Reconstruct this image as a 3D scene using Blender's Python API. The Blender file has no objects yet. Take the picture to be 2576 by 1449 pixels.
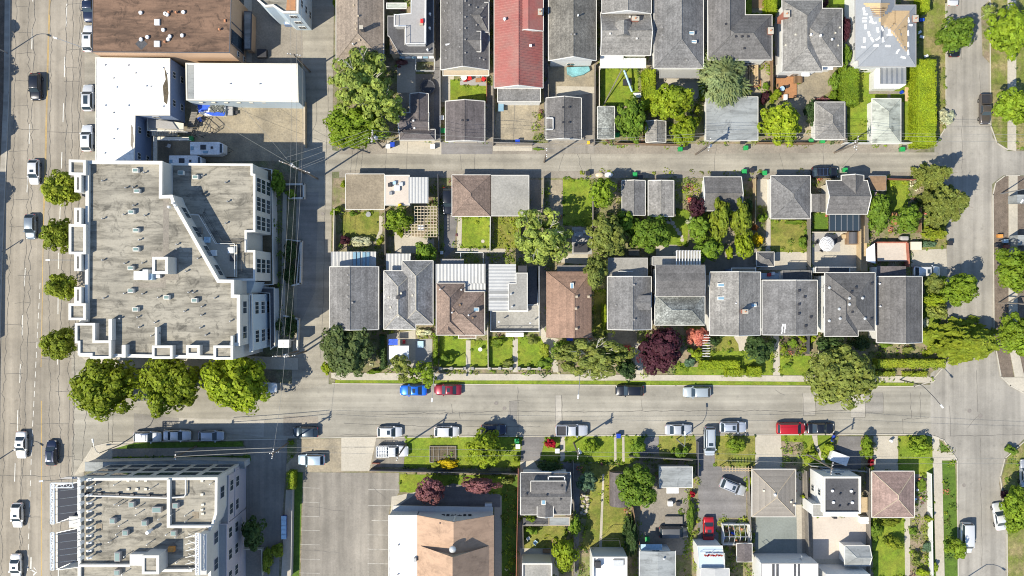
import bpy, math, random
from mathutils import Vector, noise
R = math.radians
rnd = random.Random(7)
scn = bpy.context.scene
C = scn.collection
# ------------------------------------------------------------ camera, sky, sun, exposure
CAM_H = 140.0            # drone height in metres
S = 44.25                # tracing units per metre on the ground
CX, CY = 3864.0, 2173.5  # image centre in tracing units
cam = bpy.data.cameras.new('camera'); cam.sensor_width = 36
cam.lens = 18.0/((7728/S/2)/CAM_H); cam.clip_end = 2000; cam.clip_start = 1
co = bpy.data.objects.new('camera', cam); C.objects.link(co); co.location = (0, 0, CAM_H)
scn.camera = co
SUN_EL, SUN_AZ = 49.5, 213.0     # shadows fall towards 33 deg north of east
w = bpy.data.worlds.new('World'); scn.world = w; w.use_nodes = True
nt = w.node_tree; bg = nt.nodes['Background']
sky = nt.nodes.new('ShaderNodeTexSky'); sky.sky_type = 'NISHITA'; sky.sun_disc = False
sky.sun_elevation = R(SUN_EL); sky.sun_rotation = R(237); sky.dust_density = 0.2; sky.ozone_density = 3.0
nt.links.new(sky.outputs[0], bg.inputs[0]); bg.inputs[1].default_value = 0.14
sd = bpy.data.lights.new('sun', 'SUN'); sd.energy = 5.0; sd.angle = R(0.5); sd.color = (1, .925, .775)
so = bpy.data.objects.new('sun', sd); C.objects.link(so)
_a = R(SUN_AZ); _e = R(SUN_EL)
so.rotation_euler = Vector((math.cos(_a)*math.cos(_e), math.sin(_a)*math.cos(_e), math.sin(_e))).to_track_quat('Z', 'Y').to_euler()
so.location = (-80, -60, 120)
scn.view_settings.view_transform = 'Standard'; scn.view_settings.look = 'None'
scn.view_settings.exposure = 0.5; scn.view_settings.gamma = 1
scn.cycles.max_bounces = 4; scn.cycles.filter_width = 1.05; scn.cycles.transparent_max_bounces = 4

# ------------------------------------------------------------ coordinates
OX = OY = 0
def tile(i, j):
    global OX, OY
    OX, OY = 2576*i, 1449*j
def P(x, y, z=0.0):
    k = (CAM_H-z)/CAM_H/S
    return ((x+OX-CX)*k, -(y+OY-CY)*k)
def P3(x, y, z=0.0):
    a = P(x, y, z); return (a[0], a[1], z)

# ------------------------------------------------------------ materials
MATS = {}
def mat(name, col, rough=.8, style='plain', var=.18, scale=1.0, metal=0.0, coat=0.0, bump=.3, col2=None, axis=0):
    if name in MATS: return MATS[name]
    m = bpy.data.materials.new(name); m.use_nodes = True; MATS[name] = m
    t = m.node_tree; N = t.nodes; L = t.links; b = N['Principled BSDF']
    b.inputs['Roughness'].default_value = rough; b.inputs['Metallic'].default_value = metal
    if coat: b.inputs['Coat Weight'].default_value = coat; b.inputs['Coat Roughness'].default_value = .06
    if style == 'flat':
        b.inputs['Base Color'].default_value = (*col, 1); return m
    geo = N.new('ShaderNodeNewGeometry')
    def tex(kind, sc, **kw):
        n = N.new(kind); n.inputs['Scale'].default_value = sc
        for k, v in kw.items(): n.inputs[k].default_value = v
        L.new(geo.outputs['Position'], n.inputs['Vector']); return n
    def ramp(src, lo, hi, a, c):
        r = N.new('ShaderNodeMapRange'); L.new(src, r.inputs[0])
        r.inputs[1].default_value = lo; r.inputs[2].default_value = hi; r.inputs[3].default_value = a; r.inputs[4].default_value = c
        return r.outputs[0]
    def mul(a, c):
        n = N.new('ShaderNodeMath'); n.operation = 'MULTIPLY'; L.new(a, n.inputs[0])
        if isinstance(c, float): n.inputs[1].default_value = c
        else: L.new(c, n.inputs[1])
        return n.outputs[0]
    base = N.new('ShaderNodeRGB'); base.outputs[0].default_value = (*col, 1); cur = base.outputs[0]
    if col2:
        f = ramp(tex('ShaderNodeTexNoise', .35*scale, Detail=5.0, Roughness=.65).outputs[0], .42, .62, 0, 1)
        mx = N.new('ShaderNodeMix'); mx.data_type = 'RGBA'; L.new(f, mx.inputs[0]); L.new(cur, mx.inputs[6]); mx.inputs[7].default_value = (*col2, 1); cur = mx.outputs[2]
    if style == 'leaf':
        oi = N.new('ShaderNodeObjectInfo'); f0 = ramp(tex('ShaderNodeTexNoise', .8, Detail=2.0).outputs[0], .40, .66, 0, .6)
        ad = N.new('ShaderNodeMath'); ad.operation = 'MULTIPLY_ADD'; L.new(oi.outputs['Random'], ad.inputs[0]); ad.inputs[1].default_value = .3; L.new(f0, ad.inputs[2]); ad.use_clamp = True
        mx = N.new('ShaderNodeMix'); mx.data_type = 'RGBA'; L.new(ad.outputs[0], mx.inputs[0]); L.new(cur, mx.inputs[6]); mx.inputs[7].default_value = (col[0]*(1.3 if col[1] > col[0] else 1.05), col[1]*1.1, col[2]*.9, 1); cur = mx.outputs[2]
    f = ramp(tex('ShaderNodeTexNoise', .25*scale, Detail=6.0, Roughness=.6).outputs[0], .3, .7, 1-var, 1+var)
    f2 = ramp(tex('ShaderNodeTexNoise', 3.2*scale, Detail=4.0, Roughness=.7).outputs[0], .3, .7, 1-var, 1+var)
    f = mul(f, f2)
    h = tex('ShaderNodeTexNoise', 6*scale, Detail=3.0).outputs[0]
    if style == 'shingle':
        v = tex('ShaderNodeTexVoronoi', 3.6*scale); f = mul(f, ramp(v.outputs['Distance'], 0, .8, 1+var*.7, 1-var*.7))
        sp = N.new('ShaderNodeSeparateXYZ'); L.new(geo.outputs['Position'], sp.inputs[0])
        wv = N.new('ShaderNodeMath'); wv.operation = 'FRACT'
        s2 = N.new('ShaderNodeMath'); s2.operation = 'MULTIPLY'; s2.inputs[1].default_value = 2.3; L.new(sp.outputs[2], s2.inputs[0]); L.new(s2.outputs[0], wv.inputs[0])
        f = mul(f, ramp(wv.outputs[0], 0, 1, 1-.13, 1+.08)); h = v.outputs['Distance']
        n7 = tex('ShaderNodeTexNoise', .7, Detail=6.0, Roughness=.7); f = mul(f, ramp(n7.outputs[0], .35, .6, 1-var*.9, 1+var*.35)); n8 = tex('ShaderNodeTexNoise', 2.1, Detail=2.0, Distortion=2.0); f = mul(f, ramp(n8.outputs[0], .58, .72, 1.0, 1-var*.9))
    elif style == 'asphalt':
        m3 = N.new('ShaderNodeMapping'); L.new(geo.outputs['Position'], m3.inputs[0])
        m3.inputs['Scale'].default_value = (.03, .9, 1) if axis == 0 else (.9, .03, 1)
        n3 = N.new('ShaderNodeTexNoise'); n3.inputs['Scale'].default_value = 1; n3.inputs['Detail'].default_value = 4; L.new(m3.outputs[0], n3.inputs['Vector'])
        f = mul(f, ramp(n3.outputs[0], .35, .68, .80, 1.12)); n6 = tex('ShaderNodeTexNoise', .13, Detail=7.0, Roughness=.72); f = mul(f, ramp(n6.outputs[0], .40, .60, .84, 1.08)); n11 = tex('ShaderNodeTexNoise', .8, Detail=5.0, Roughness=.75); f = mul(f, ramp(n11.outputs[0], .57, .72, 1.0, .76))
        n4 = tex('ShaderNodeTexNoise', 22, Detail=2.0); f = mul(f, ramp(n4.outputs[0], .25, .75, .86, 1.14))
        n5 = tex('ShaderNodeTexVoronoi', .42); f = mul(f, ramp(n5.outputs['Distance'], 0, .14, .78, 1.0))
    elif style == 'grass':
        n3 = tex('ShaderNodeTexNoise', 1.1, Detail=8.0, Roughness=.75); f = mul(f, ramp(n3.outputs[0], .3, .7, .62, 1.35))
        n4 = tex('ShaderNodeTexNoise', 9, Detail=3.0, Roughness=.8); f = mul(f, ramp(n4.outputs[0], .3, .7, .6, 1.4))
        h = n4.outputs[0]; bump = 1.0
    elif style == 'membrane':
        sp = N.new('ShaderNodeSeparateXYZ'); L.new(geo.outputs['Position'], sp.inputs[0])
        a = N.new('ShaderNodeMath'); a.operation = 'MULTIPLY'; a.inputs[1].default_value = 1.05; L.new(sp.outputs[1 if axis == 0 else 0], a.inputs[0])
        fr = N.new('ShaderNodeMath'); fr.operation = 'FRACT'; L.new(a.outputs[0], fr.inputs[0])
        k_ = min(1.0, var/.08); f = mul(f, ramp(fr.outputs[0], 0, .1, 1-.16*k_, 1.0))
        m3 = N.new('ShaderNodeMapping'); L.new(geo.outputs['Position'], m3.inputs[0]); m3.inputs['Scale'].default_value = (.25, 1.3, 1) if axis == 0 else (1.3, .25, 1)
        n3 = N.new('ShaderNodeTexNoise'); n3.inputs['Scale'].default_value = .7; n3.inputs['Detail'].default_value = 7; n3.inputs['Roughness'].default_value = .7; L.new(m3.outputs[0], n3.inputs['Vector'])
        f = mul(f, ramp(n3.outputs[0], .40, .55, 1-.42*k_, 1.06))
        n9 = tex('ShaderNodeTexNoise', .16, Detail=3.0); f = mul(f, ramp(n9.outputs[0], .35, .5, 1-.2*k_, 1.0)); n10 = tex('ShaderNodeTexNoise', .45, Detail=6.0, Roughness=.7, Distortion=1.2); f = mul(f, ramp(n10.outputs[0], .53, .66, 1.04, 1-.5*k_))
    elif style == 'leaf':
        f = mul(f, ramp(geo.outputs['Random Per Island'], 0, 1, .72, 1.32))
        oi = N.new('ShaderNodeObjectInfo'); f = mul(f, ramp(oi.outputs['Random'], 0, 1, .85, 1.15))
    mm = N.new('ShaderNodeVectorMath'); mm.operation = 'SCALE'; L.new(cur, mm.inputs[0]); L.new(f, mm.inputs['Scale']); cur = mm.outputs[0]
    L.new(cur, b.inputs['Base Color'])
    if style == 'leaf':
        b.inputs['Specular IOR Level'].default_value = .25
        tr = N.new('ShaderNodeBsdfTranslucent'); L.new(cur, tr.inputs[0]); ms = N.new('ShaderNodeMixShader'); ms.inputs[0].default_value = .40
        L.new(b.outputs[0], ms.inputs[1]); L.new(tr.outputs[0], ms.inputs[2]); L.new(ms.outputs[0], N['Material Output'].inputs[0]); return m
    bp = N.new('ShaderNodeBump'); bp.inputs['Strength'].default_value = bump; bp.inputs['Distance'].default_value = .04
    L.new(h, bp.inputs['Height']); L.new(bp.outputs[0], b.inputs['Normal'])
    return m

mat('ground', (.13, .14, .07), .95, 'grass', col2=(.2, .17, .12)); mat('thatch', (.30, .25, .09), .95, 'grass')
mat('arterial', (.285, .255, .21), .9, 'asphalt', var=.05, axis=1)
mat('street', (.30, .28, .235), .9, 'asphalt', var=.05, axis=0)
mat('sidestreet', (.295, .275, .24), .9, 'asphalt', var=.05, axis=1)
mat('lane', (.295, .272, .225), .9, 'asphalt', var=.08, axis=0)
mat('patch', (.24, .225, .2), .9, 'asphalt', var=.08)
mat('patch_pale', (.37, .345, .3), .9, 'asphalt', var=.06)
mat('dark_asphalt_and_shade', (.19, .18, .175), .9, 'asphalt', var=.12)
mat('lot', (.235, .215, .185), .9, 'asphalt', var=.1, axis=1)
mat('tar', (.125, .118, .108), .8, var=.2)
mat('concrete', (.4, .365, .3), .85, var=.12)
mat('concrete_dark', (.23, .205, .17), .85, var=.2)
mat('stained_concrete', (.30, .255, .18), .85, var=.22, col2=(.22, .19, .14))
mat('kerb', (.42, .39, .33), .8, var=.1)
mat('yellow_paint', (.46, .31, .10), .7, var=.2, scale=3)
mat('white_paint', (.55, .54, .50), .7, var=.22, scale=3); mat('worn_paint', (.34, .325, .295), .8, var=.25, scale=4)
mat('dirt', (.24, .19, .13), .95, 'grass', var=.15, col2=(.14, .16, .05))
mat('soil', (.10, .08, .05), .95, 'grass', var=.2)
mat('verge_brown', (.145, .115, .09), .95, 'grass', var=.08)
mat('grass', (.135, .20, .012), .95, 'grass', var=.15, col2=(.19, .225, .02))
mat('grass_dry', (.20, .19, .04), .95, 'grass', var=.18, col2=(.13, .16, .02))
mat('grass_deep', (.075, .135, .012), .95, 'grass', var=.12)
mat('grass_verge', (.13, .155, .025), .95, 'grass', var=.2, col2=(.24, .2, .09))
mat('deck', (.33, .16, .07), .7, var=.15)
mat('deck_grey', (.3, .29, .28), .7, var=.1)
mat('deck_pale', (.48, .42, .36), .7, var=.08)
mat('gravel_green', (.19, .21, .195), .9, var=.12)
# roofs
for n, c, st, v in (('r_brown_flat', (.165, .10, .065), 'membrane', .12), ('r_white', (.72, .71, .68), 'membrane', .025), ('r_cream', (.60, .56, .48), 'plain', .08),
    ('r_membrane', (.285, .262, .212), 'membrane', .08), ('r_charcoal', (.128, .122, .118), 'shingle', .22), ('r_slate', (.172, .168, .165), 'shingle', .25),
    ('r_grey', (.22, .21, .195), 'shingle', .25), ('r_pale', (.27, .265, .26), 'shingle', .3), ('r_taupe', (.25, .205, .165), 'shingle', .2), ('r_brown', (.235, .17, .135), 'shingle', .25),
    ('r_umber', (.165, .155, .135), 'shingle', .3), ('r_redbrown', (.27, .17, .12), 'shingle', .18), ('r_pinkbrown', (.27, .19, .165), 'shingle', .2), ('r_darkbrown', (.115, .10, .10), 'shingle', .2),
    ('r_green', (.41, .43, .37), 'membrane', .06), ('r_bluegrey', (.26, .275, .275), 'membrane', .05), ('r_peach', (.375, .25, .17), 'membrane', .03), ('r_flatgrey', (.27, .26, .235), 'plain', .2),
    ('r_tan', (.23, .19, .135), 'plain', .25), ('r_dark_flat', (.07, .07, .075), 'plain', .25), ('r_putty', (.245, .22, .19), 'shingle', .06), ('r_stone', (.25, .26, .24), 'shingle', .45)):
    mat(n, c, .88, st, v)
mat('r_red', (.29, .095, .08), .5, 'plain', .12, col2=(.26, .12, .10))
mat('corr_white', (.40, .40, .39), .45, 'plain', .07)
mat('corr_clear', (.25, .25, .24), .3, 'plain', .07)
mat('plywood', (.50, .35, .19), .8, 'plain', .1)
mat('underlay', (.24, .255, .275), .8, 'plain', .08)
mat('paper_white', (.75, .76, .78), .8, 'plain', .04)
# walls, trim
for n, c in (('w_white', (.64, .64, .62)), ('w_peach', (.50, .33, .21)), ('w_blue', (.17, .23, .36)), ('w_paleblue', (.42, .50, .56)), ('w_cream', (.58, .53, .43)), ('w_grey', (.33, .32, .31)),
    ('w_lilac', (.42, .39, .42)), ('w_lightgrey', (.5, .49, .46)), ('w_tan', (.4, .33, .24)), ('w_brick', (.25, .09, .06)), ('w_dark', (.08, .08, .09)), ('w_night', (.014, .018, .032)), ('trim', (.60, .58, .53)), ('trim_beige', (.55, .5, .42)), ('trim_grey', (.25, .24, .23))):
    mat(n, c, .75, 'plain', .06)
mat('wood', (.22, .14, .08), .8, var=.2); mat('wood_grey', (.2, .18, .155), .85, var=.2); mat('wood_pale', (.45, .34, .2), .8, var=.15)
mat('pole_wood', (.15, .12, .095), .85, var=.2); mat('steel', (.3, .31, .32), .45, var=.08, metal=.5); mat('galv', (.55, .56, .56), .45, var=.06, metal=.3)
mat('white_metal', (.74, .74, .72), .4, var=.05); mat('black_metal', (.03, .03, .035), .5, var=.1); mat('cable', (.24, .235, .22), .6, 'flat')
mat('glass', (.03, .045, .06), .04, 'flat'); mat('glass_green', (.18, .26, .24), .12, 'flat'); mat('glass_blue', (.2, .33, .42), .1, 'flat'); mat('rubber', (.02, .02, .02), .8, 'flat')
mat('lamp_lens', (.75, .75, .72), .15, 'flat'); mat('tail_lens', (.35, .01, .01), .2, 'flat'); mat('chrome', (.6, .6, .62), .2, 'flat', metal=1)
mat('brick', (.33, .12, .08), .85, var=.25, scale=3); mat('terracotta', (.45, .2, .1), .8); mat('blue_tarp', (.02, .09, .55), .45, var=.3, scale=2); mat('teal_tarp', (.16, .36, .38), .5, var=.3, scale=3)
mat('grey_tarp', (.16, .17, .15), .6, var=.5, scale=3); mat('plastic_green', (.02, .28, .07), .4); mat('plastic_blue', (.01, .05, .4), .4); mat('plastic_black', (.03, .03, .035), .4); mat('plastic_white', (.7, .7, .7), .4)
mat('plastic_red', (.5, .02, .02), .4); mat('plastic_yellow', (.7, .42, .02), .4); mat('plastic_tan', (.5, .42, .3), .4); mat('fabric_pink', (.7, .42, .42), .8); mat('rust', (.5, .22, .05), .8, var=.3, scale=4); mat('ice_blue', (.35, .5, .62), .4)
mat('dark_iron', (.2, .18, .16), .7)
LEAF = dict(spring=(.225, .30, .022), holly=(.11, .16, .055), mid=(.14, .24, .026), lime=(.235, .325, .020), bright=(.18, .28, .022), dark=(.055, .105, .032), olive=(.195, .245, .055), birch=(.28, .37, .08), sage=(.23, .30, .13),
    purple=(.075, .022, .035), copper=(.26, .11, .12), yellow=(.62, .46, .01), red=(.36, .012, .03), pink=(.62, .21, .16), teal=(.10, .18, .11), gold=(.23, .30, .03), white=(.5, .55, .4), orange=(.4, .16, .05))
for k, v in LEAF.items(): mat('leaf_'+k, v, .6, 'leaf', var=.2)
mat('bark', (.16, .12, .09), .9, var=.2); mat('bark_pale', (.5, .47, .40), .9, var=.2)

# ------------------------------------------------------------ object helpers
def tag(o, label=None, cat=None, group=None, kind=None):
    if label: o['label'] = label
    if cat: o['category'] = cat
    if group: o['group'] = group
    if kind: o['kind'] = kind
    return o
def empty(name, x, y, label, cat, group=None, z=0, rz=0):
    o = bpy.data.objects.new(name, None); C.objects.link(o); o.location = (x, y, z); o.rotation_euler = (0, 0, rz)
    o.empty_display_size = .5
    return tag(o, label, cat, group)
def root_of(o):
    while o.parent: o = o.parent
    return o
class MB:
    def __init__(s): s.v = []; s.f = []
    def face(s, pts): n = len(s.v); s.v += [tuple(p) for p in pts]; s.f.append(tuple(range(n, n+len(pts))))
    def box(s, x0, y0, z0, x1, y1, z1):
        if x0 > x1: x0, x1 = x1, x0
        if y0 > y1: y0, y1 = y1, y0
        n = len(s.v); s.v += [(x, y, z) for z in (z0, z1) for (x, y) in ((x0, y0), (x1, y0), (x1, y1), (x0, y1))]
        s.f += [tuple(n+i for i in q) for q in ((3, 2, 1, 0), (4, 5, 6, 7), (0, 1, 5, 4), (1, 2, 6, 5), (2, 3, 7, 6), (3, 0, 4, 7))]; return s
    def obox(s, cx, cy, z0, z1, L, W, a):      # oriented box
        c, d = math.cos(a), math.sin(a); s.prism([(cx+c*u-d*v, cy+d*u+c*v) for u, v in ((-L/2, -W/2), (L/2, -W/2), (L/2, W/2), (-L/2, W/2))], z0, z1); return s
    def prism(s, poly, z0, z1, top=True, bottom=True):
        poly = ccw(poly); n = len(s.v); k = len(poly)
        s.v += [(x, y, z0) for x, y in poly]+[(x, y, z1) for x, y in poly]
        for i in range(k): j = (i+1) % k; s.f.append((n+i, n+j, n+k+j, n+k+i))
        if top: s.f.append(tuple(range(n+k, n+2*k)))
        if bottom: s.f.append(tuple(reversed(range(n, n+k))))
        return s
    def cyl(s, cx, cy, z0, z1, r, n=10, r1=None):
        r1 = r if r1 is None else r1; b = len(s.v)
        for z, q in ((z0, r), (z1, r1)): s.v += [(cx+q*math.cos(2*math.pi*i/n), cy+q*math.sin(2*math.pi*i/n), z) for i in range(n)]
        for i in range(n): j = (i+1) % n; s.f.append((b+i, b+j, b+n+j, b+n+i))
        s.f.append(tuple(range(b+n, b+2*n))); s.f.append(tuple(reversed(range(b, b+n)))); return s
    def tube(s, pts, r, n=5, r1=None):
        pts = [Vector(p) for p in pts]; b = len(s.v); m = len(pts)
        for i, p in enumerate(pts):
            d = (pts[min(i+1, m-1)]-pts[max(i-1, 0)]).normalized(); u = d.cross(Vector((0, 0, 1)))
            if u.length < .1: u = Vector((1, 0, 0))
            u.normalize(); v = d.cross(u); q = r if r1 is None else r+(r1-r)*i/(m-1)
            s.v += [tuple(p+(u*math.cos(2*math.pi*k/n)+v*math.sin(2*math.pi*k/n))*q) for k in range(n)]
        for i in range(m-1):
            for k in range(n): j = (k+1) % n; s.f.append((b+i*n+k, b+i*n+j, b+(i+1)*n+j, b+(i+1)*n+k))
        s.f.append(tuple(reversed(range(b, b+n)))); s.f.append(tuple(range(b+(m-1)*n, b+m*n))); return s
    def ell(s, cx, cy, cz, rx, ry, rz, nu=12, nv=7):
        b = len(s.v)
        for i in range(nv+1):
            t = math.pi*i/nv
            for k in range(nu): a = 2*math.pi*k/nu; s.v.append((cx+rx*math.sin(t)*math.cos(a), cy+ry*math.sin(t)*math.sin(a), cz+rz*math.cos(t)))
        for i in range(nv):
            for k in range(nu): j = (k+1) % nu; s.f.append((b+i*nu+k, b+(i+1)*nu+k, b+(i+1)*nu+j, b+i*nu+j))
        return s
    def strip(s, pts, wd, z):                  # flat ribbon along a polyline
        for a, c in zip(pts[:-1], pts[1:]):
            d = Vector((c[0]-a[0], c[1]-a[1])); 
            if d.length < 1e-6: continue
            d.normalize(); n = Vector((-d.y, d.x))*wd/2; e = d*wd*.3
            s.face([(a[0]-e.x-n.x, a[1]-e.y-n.y, z), (c[0]+e.x-n.x, c[1]+e.y-n.y, z), (c[0]+e.x+n.x, c[1]+e.y+n.y, z), (a[0]-e.x+n.x, a[1]-e.y+n.y, z)])
        return s
    def wall(s, pts, wd, z0, z1):
        for a, c in zip(pts[:-1], pts[1:]):
            L = math.hypot(c[0]-a[0], c[1]-a[1]); s.obox((a[0]+c[0])/2, (a[1]+c[1])/2, z0, z1, L+wd*.9, wd, math.atan2(c[1]-a[1], c[0]-a[0]))
        return s
    def mesh(s, name, off=(0, 0, 0)):
        me = bpy.data.meshes.new(name); me.from_pydata([(x-off[0], y-off[1], z-off[2]) for x, y, z in s.v], [], s.f); me.update(); return me
    def build(s, name, m, parent=None, smooth=False, origin=None, bevel=0):
        if parent: off = tuple(root_of(parent).location)
        elif origin: off = origin
        else:
            xs = [p[0] for p in s.v]; ys = [p[1] for p in s.v]; off = ((min(xs)+max(xs))/2, (min(ys)+max(ys))/2, 0)
        me = s.mesh(name, off); o = bpy.data.objects.new(name, me); C.objects.link(o)
        if parent: o.parent = parent
        else: o.location = off
        me.materials.append(MATS[m] if isinstance(m, str) else m)
        if smooth: me.shade_smooth()
        if bevel: b = o.modifiers.new('b', 'BEVEL'); b.width = bevel; b.segments = 2; b.limit_method = 'ANGLE'
        return o
def ccw(p):
    a = sum(p[i][0]*p[(i+1) % len(p)][1]-p[(i+1) % len(p)][0]*p[i][1] for i in range(len(p)))
    return list(p) if a > 0 else list(reversed(p))
def inset(poly, d):
    poly = ccw(poly); n = len(poly); out = []
    for i in range(n):
        a, b, c = Vector(poly[i-1]), Vector(poly[i]), Vector(poly[(i+1) % n])
        e1 = (b-a).normalized(); e2 = (c-b).normalized(); n1 = Vector((-e1.y, e1.x)); n2 = Vector((-e2.y, e2.x))
        m = n1+n2; l = m.length
        if l < .1: m = n1; q = 1
        else: m /= l; q = 1/max(.3, m.dot(n1))
        out.append(tuple(b+m*d*q))
    return out
def pp(pts, z=0): return [P(x, y, z) for x, y in pts]
def rect(x0, y0, x1, y1): return [(x0, y0), (x1, y0), (x1, y1), (x0, y1)]
def ring(mb, poly, t, z0, z1):
    a = ccw(poly); b = inset(a, t); n = len(a)
    for i in range(n):
        j = (i+1) % n
        p, q, r, s_ = a[i], a[j], b[j], b[i]
        mb.face([(*p, z0), (*q, z0), (*q, z1), (*p, z1)]); mb.face([(*r, z0), (*s_, z0), (*s_, z1), (*r, z1)]); mb.face([(*p, z1), (*q, z1), (*r, z1), (*s_, z1)])
        mb.face([(*s_, z0), (*r, z0), (*q, z0), (*p, z0)])
    return mb
_idx = [0]
SHEETS = []
def ground(name, m, pts, lv=1, z=None):        # a sheet of the setting
    SHEETS.append((name, pp(pts)))
    _idx[0] += 1; zz = (lv*.006+_idx[0]*.00002) if z is None else z
    mb = MB(); q = ccw(pp(pts))
    if z is None: mb.face([(*p, zz) for p in q])
    else: mb.prism(q, -.05, zz+_idx[0]*.0001)
    return tag(mb.build(name, m), kind='structure')
# ------------------------------------------------------------ building kit
def window(root, x, y, z, ang, wd=1.2, ht=1.1, frame='trim', pane='glass', bars=1):
    """ang = direction the window faces"""
    c, s = math.cos(ang), math.sin(ang)
    f = MB(); f.obox(x+c*.02, y+s*.02, z-ht/2, z+ht/2, .09, wd, ang)
    fo = f.build('window', frame, root)
    g = MB()
    n = bars+1; pw = (wd-.16-.08*bars)/n
    for i in range(n):
        o = -wd/2+.08+pw/2+i*(pw+.08); g.obox(x+c*.045-s*o, y+s*.045+c*o, z-ht/2+.08, z+ht/2-.08, .06, pw, ang)
    g.build('pane', pane, fo)
def wall_windows(root, a, b, zs, gap=3.2, wd=1.2, ht=1.1, skip=None, frame='trim', bars=1, pane='glass'):
    """a->b in counter-clockwise order, outward normal on the right"""
    dx, dy = b[0]-a[0], b[1]-a[1]; L = math.hypot(dx, dy)
    if L < wd+.8: return
    n = max(1, int(L/gap)); ang = math.atan2(-dx, dy)
    for i in range(n):
        t = (i+.5)/n; x, y = a[0]+dx*t, a[1]+dy*t
        if skip and skip(x+math.cos(ang)*.3, y+math.sin(ang)*.3): continue
        for z in zs: window(root, x, y, z, ang, wd, ht, frame, pane, bars)
class House:
    def __init__(s, name, cat, label, blocks, eave, roof, wall, over=.45, trim='trim', group=None, win=True, cap='auto', gutter=True, door='S', capm=None):
        s.blocks = []; s.eave = eave; s.off = (OX, OY)
        bl = []
        for B in blocks:
            x0, y0, x1, y1, ax, A, Bn, rise = B[:8]; rp = B[8] if len(B) > 8 else None; e = B[9] if len(B) > 9 else eave
            X0, Y1 = P(x0, y0, e); X1, Y0 = P(x1, y1, e)
            f = .5
            if rp: q = P(rp, rp, e+rise); f = (q[0]-X0)/(X1-X0) if ax == 'y' else 1-(q[1]-Y0)/(Y1-Y0); f = min(.85, max(.15, f))
            if ax == 'x': f = 1-f if rp else f
            bl.append((X0, Y0, X1, Y1, ax, A, Bn, rise, f, e))
        s.bl = bl; b0 = bl[0]
        s.root = root = empty(name, (b0[0]+b0[2])/2, (b0[1]+b0[3])/2, label, cat, group)
        W = MB(); Rf = MB(); Cp = MB(); G = MB(); Ga = MB()
        for k, (X0, Y0, X1, Y1, ax, A, Bn, rise, f, e) in enumerate(bl):
            o = min(over, (X1-X0)*.2); jit = .004*k
            W.box(X0+o+jit, Y0+o+jit, 0, X1-o-jit, Y1-o-jit, e-.12)
            zt = e+jit
            def corner(u, v, z): return (u, v, z)
            if ax == 'y':
                tr = lambda u, v, z: (X0+u, Y0+v, z)   # u across, v along
                wdt, lng = X1-X0, Y1-Y0; s0, s1 = Bn, A
            else:
                tr = lambda u, v, z: (X0+v, Y1-u, z)
                wdt, lng = Y1-Y0, X1-X0; s0, s1 = A, Bn
            ru = wdt*f if ax == 'y' else wdt*(1-f)
            hi = min(wdt/2, lng/2-.05)
            v0 = hi if s0 == 'h' else 0; v1 = lng-hi if s1 == 'h' else lng
            a, b, c, d = tr(0, 0, zt), tr(wdt, 0, zt), tr(wdt, lng, zt), tr(0, lng, zt)
            r0, r1 = tr(ru, v0, zt+rise), tr(ru, v1, zt+rise)
            fl = lambda p: (p[0], p[1], zt-.16)
            Rf.face([a, b, r0]); Rf.face([c, d, r1]); Rf.face([b, c, r1, r0]); Rf.face([d, a, r0, r1])
            for p, q in ((a, b), (b, c), (c, d), (d, a)): Rf.face([fl(p), fl(q), q, p])
            Rf.face([fl(d), fl(c), fl(b), fl(a)])
            if rise > .3:
                Cp.tube([r0, r1], .09, 4)
                for r_, e0, e1, t in ((r0, a, b, s0), (r1, c, d, s1)):
                    if t == 'h': Cp.tube([r_, e0], .07, 4); Cp.tube([r_, e1], .07, 4)
                    else:
                        dv = Vector(r_)-(Vector(e0)*.5+Vector(e1)*.5); L = (Vector(e1)-Vector(e0)).normalized()
                        nx = Vector((L.y, -L.x, 0)); nx = nx if nx.dot(Vector(r_)-Vector(tr(ru, lng/2, zt))) > 0 else -nx
                        q = [Vector(e0), Vector(e1), Vector(r_)]; Ga.face([tuple(p+nx*.03-Vector((0, 0, .03))) for p in q]); 
                        Ga.face([tuple(q[0]+nx*.03), tuple(q[1]+nx*.03), tuple(Vector(q[1])+nx*.03-Vector((0, 0, .25))), tuple(Vector(q[0])+nx*.03-Vector((0, 0, .25)))])
                        G.tube([Vector(e0)+nx*.05, Vector(r_)+nx*.05, Vector(e1)+nx*.05], .08, 4)
            for p, q, t in ((a, b, s0), (b, c, 'h'), (c, d, s1), (d, a, 'h')):
                if t == 'h' or rise < .3:
                    m = ((p[0]+q[0])/2, (p[1]+q[1])/2); L = math.hypot(q[0]-p[0], q[1]-p[1]); an = math.atan2(q[1]-p[1], q[0]-p[0])
                    cx_, cy_ = (X0+X1)/2, (Y0+Y1)/2; dn = Vector((-math.sin(an), math.cos(an))); sg = 1 if dn.dot(Vector((m[0]-cx_, m[1]-cy_))) > 0 else -1
                    G.obox(m[0]+dn.x*sg*.055, m[1]+dn.y*sg*.055, zt-.17, zt+.015, L+.1, .1, an)
        wo = W.build('wall', wall, root); ro = Rf.build('roof', roof, root); s.roof = ro
        if Ga.v: Ga.build('gable_wall', wall, root)
        if cap and Cp.v: Cp.build('ridge_cap', capm or roof, ro)
        if gutter and G.v: G.build('gutter', trim, ro)
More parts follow.
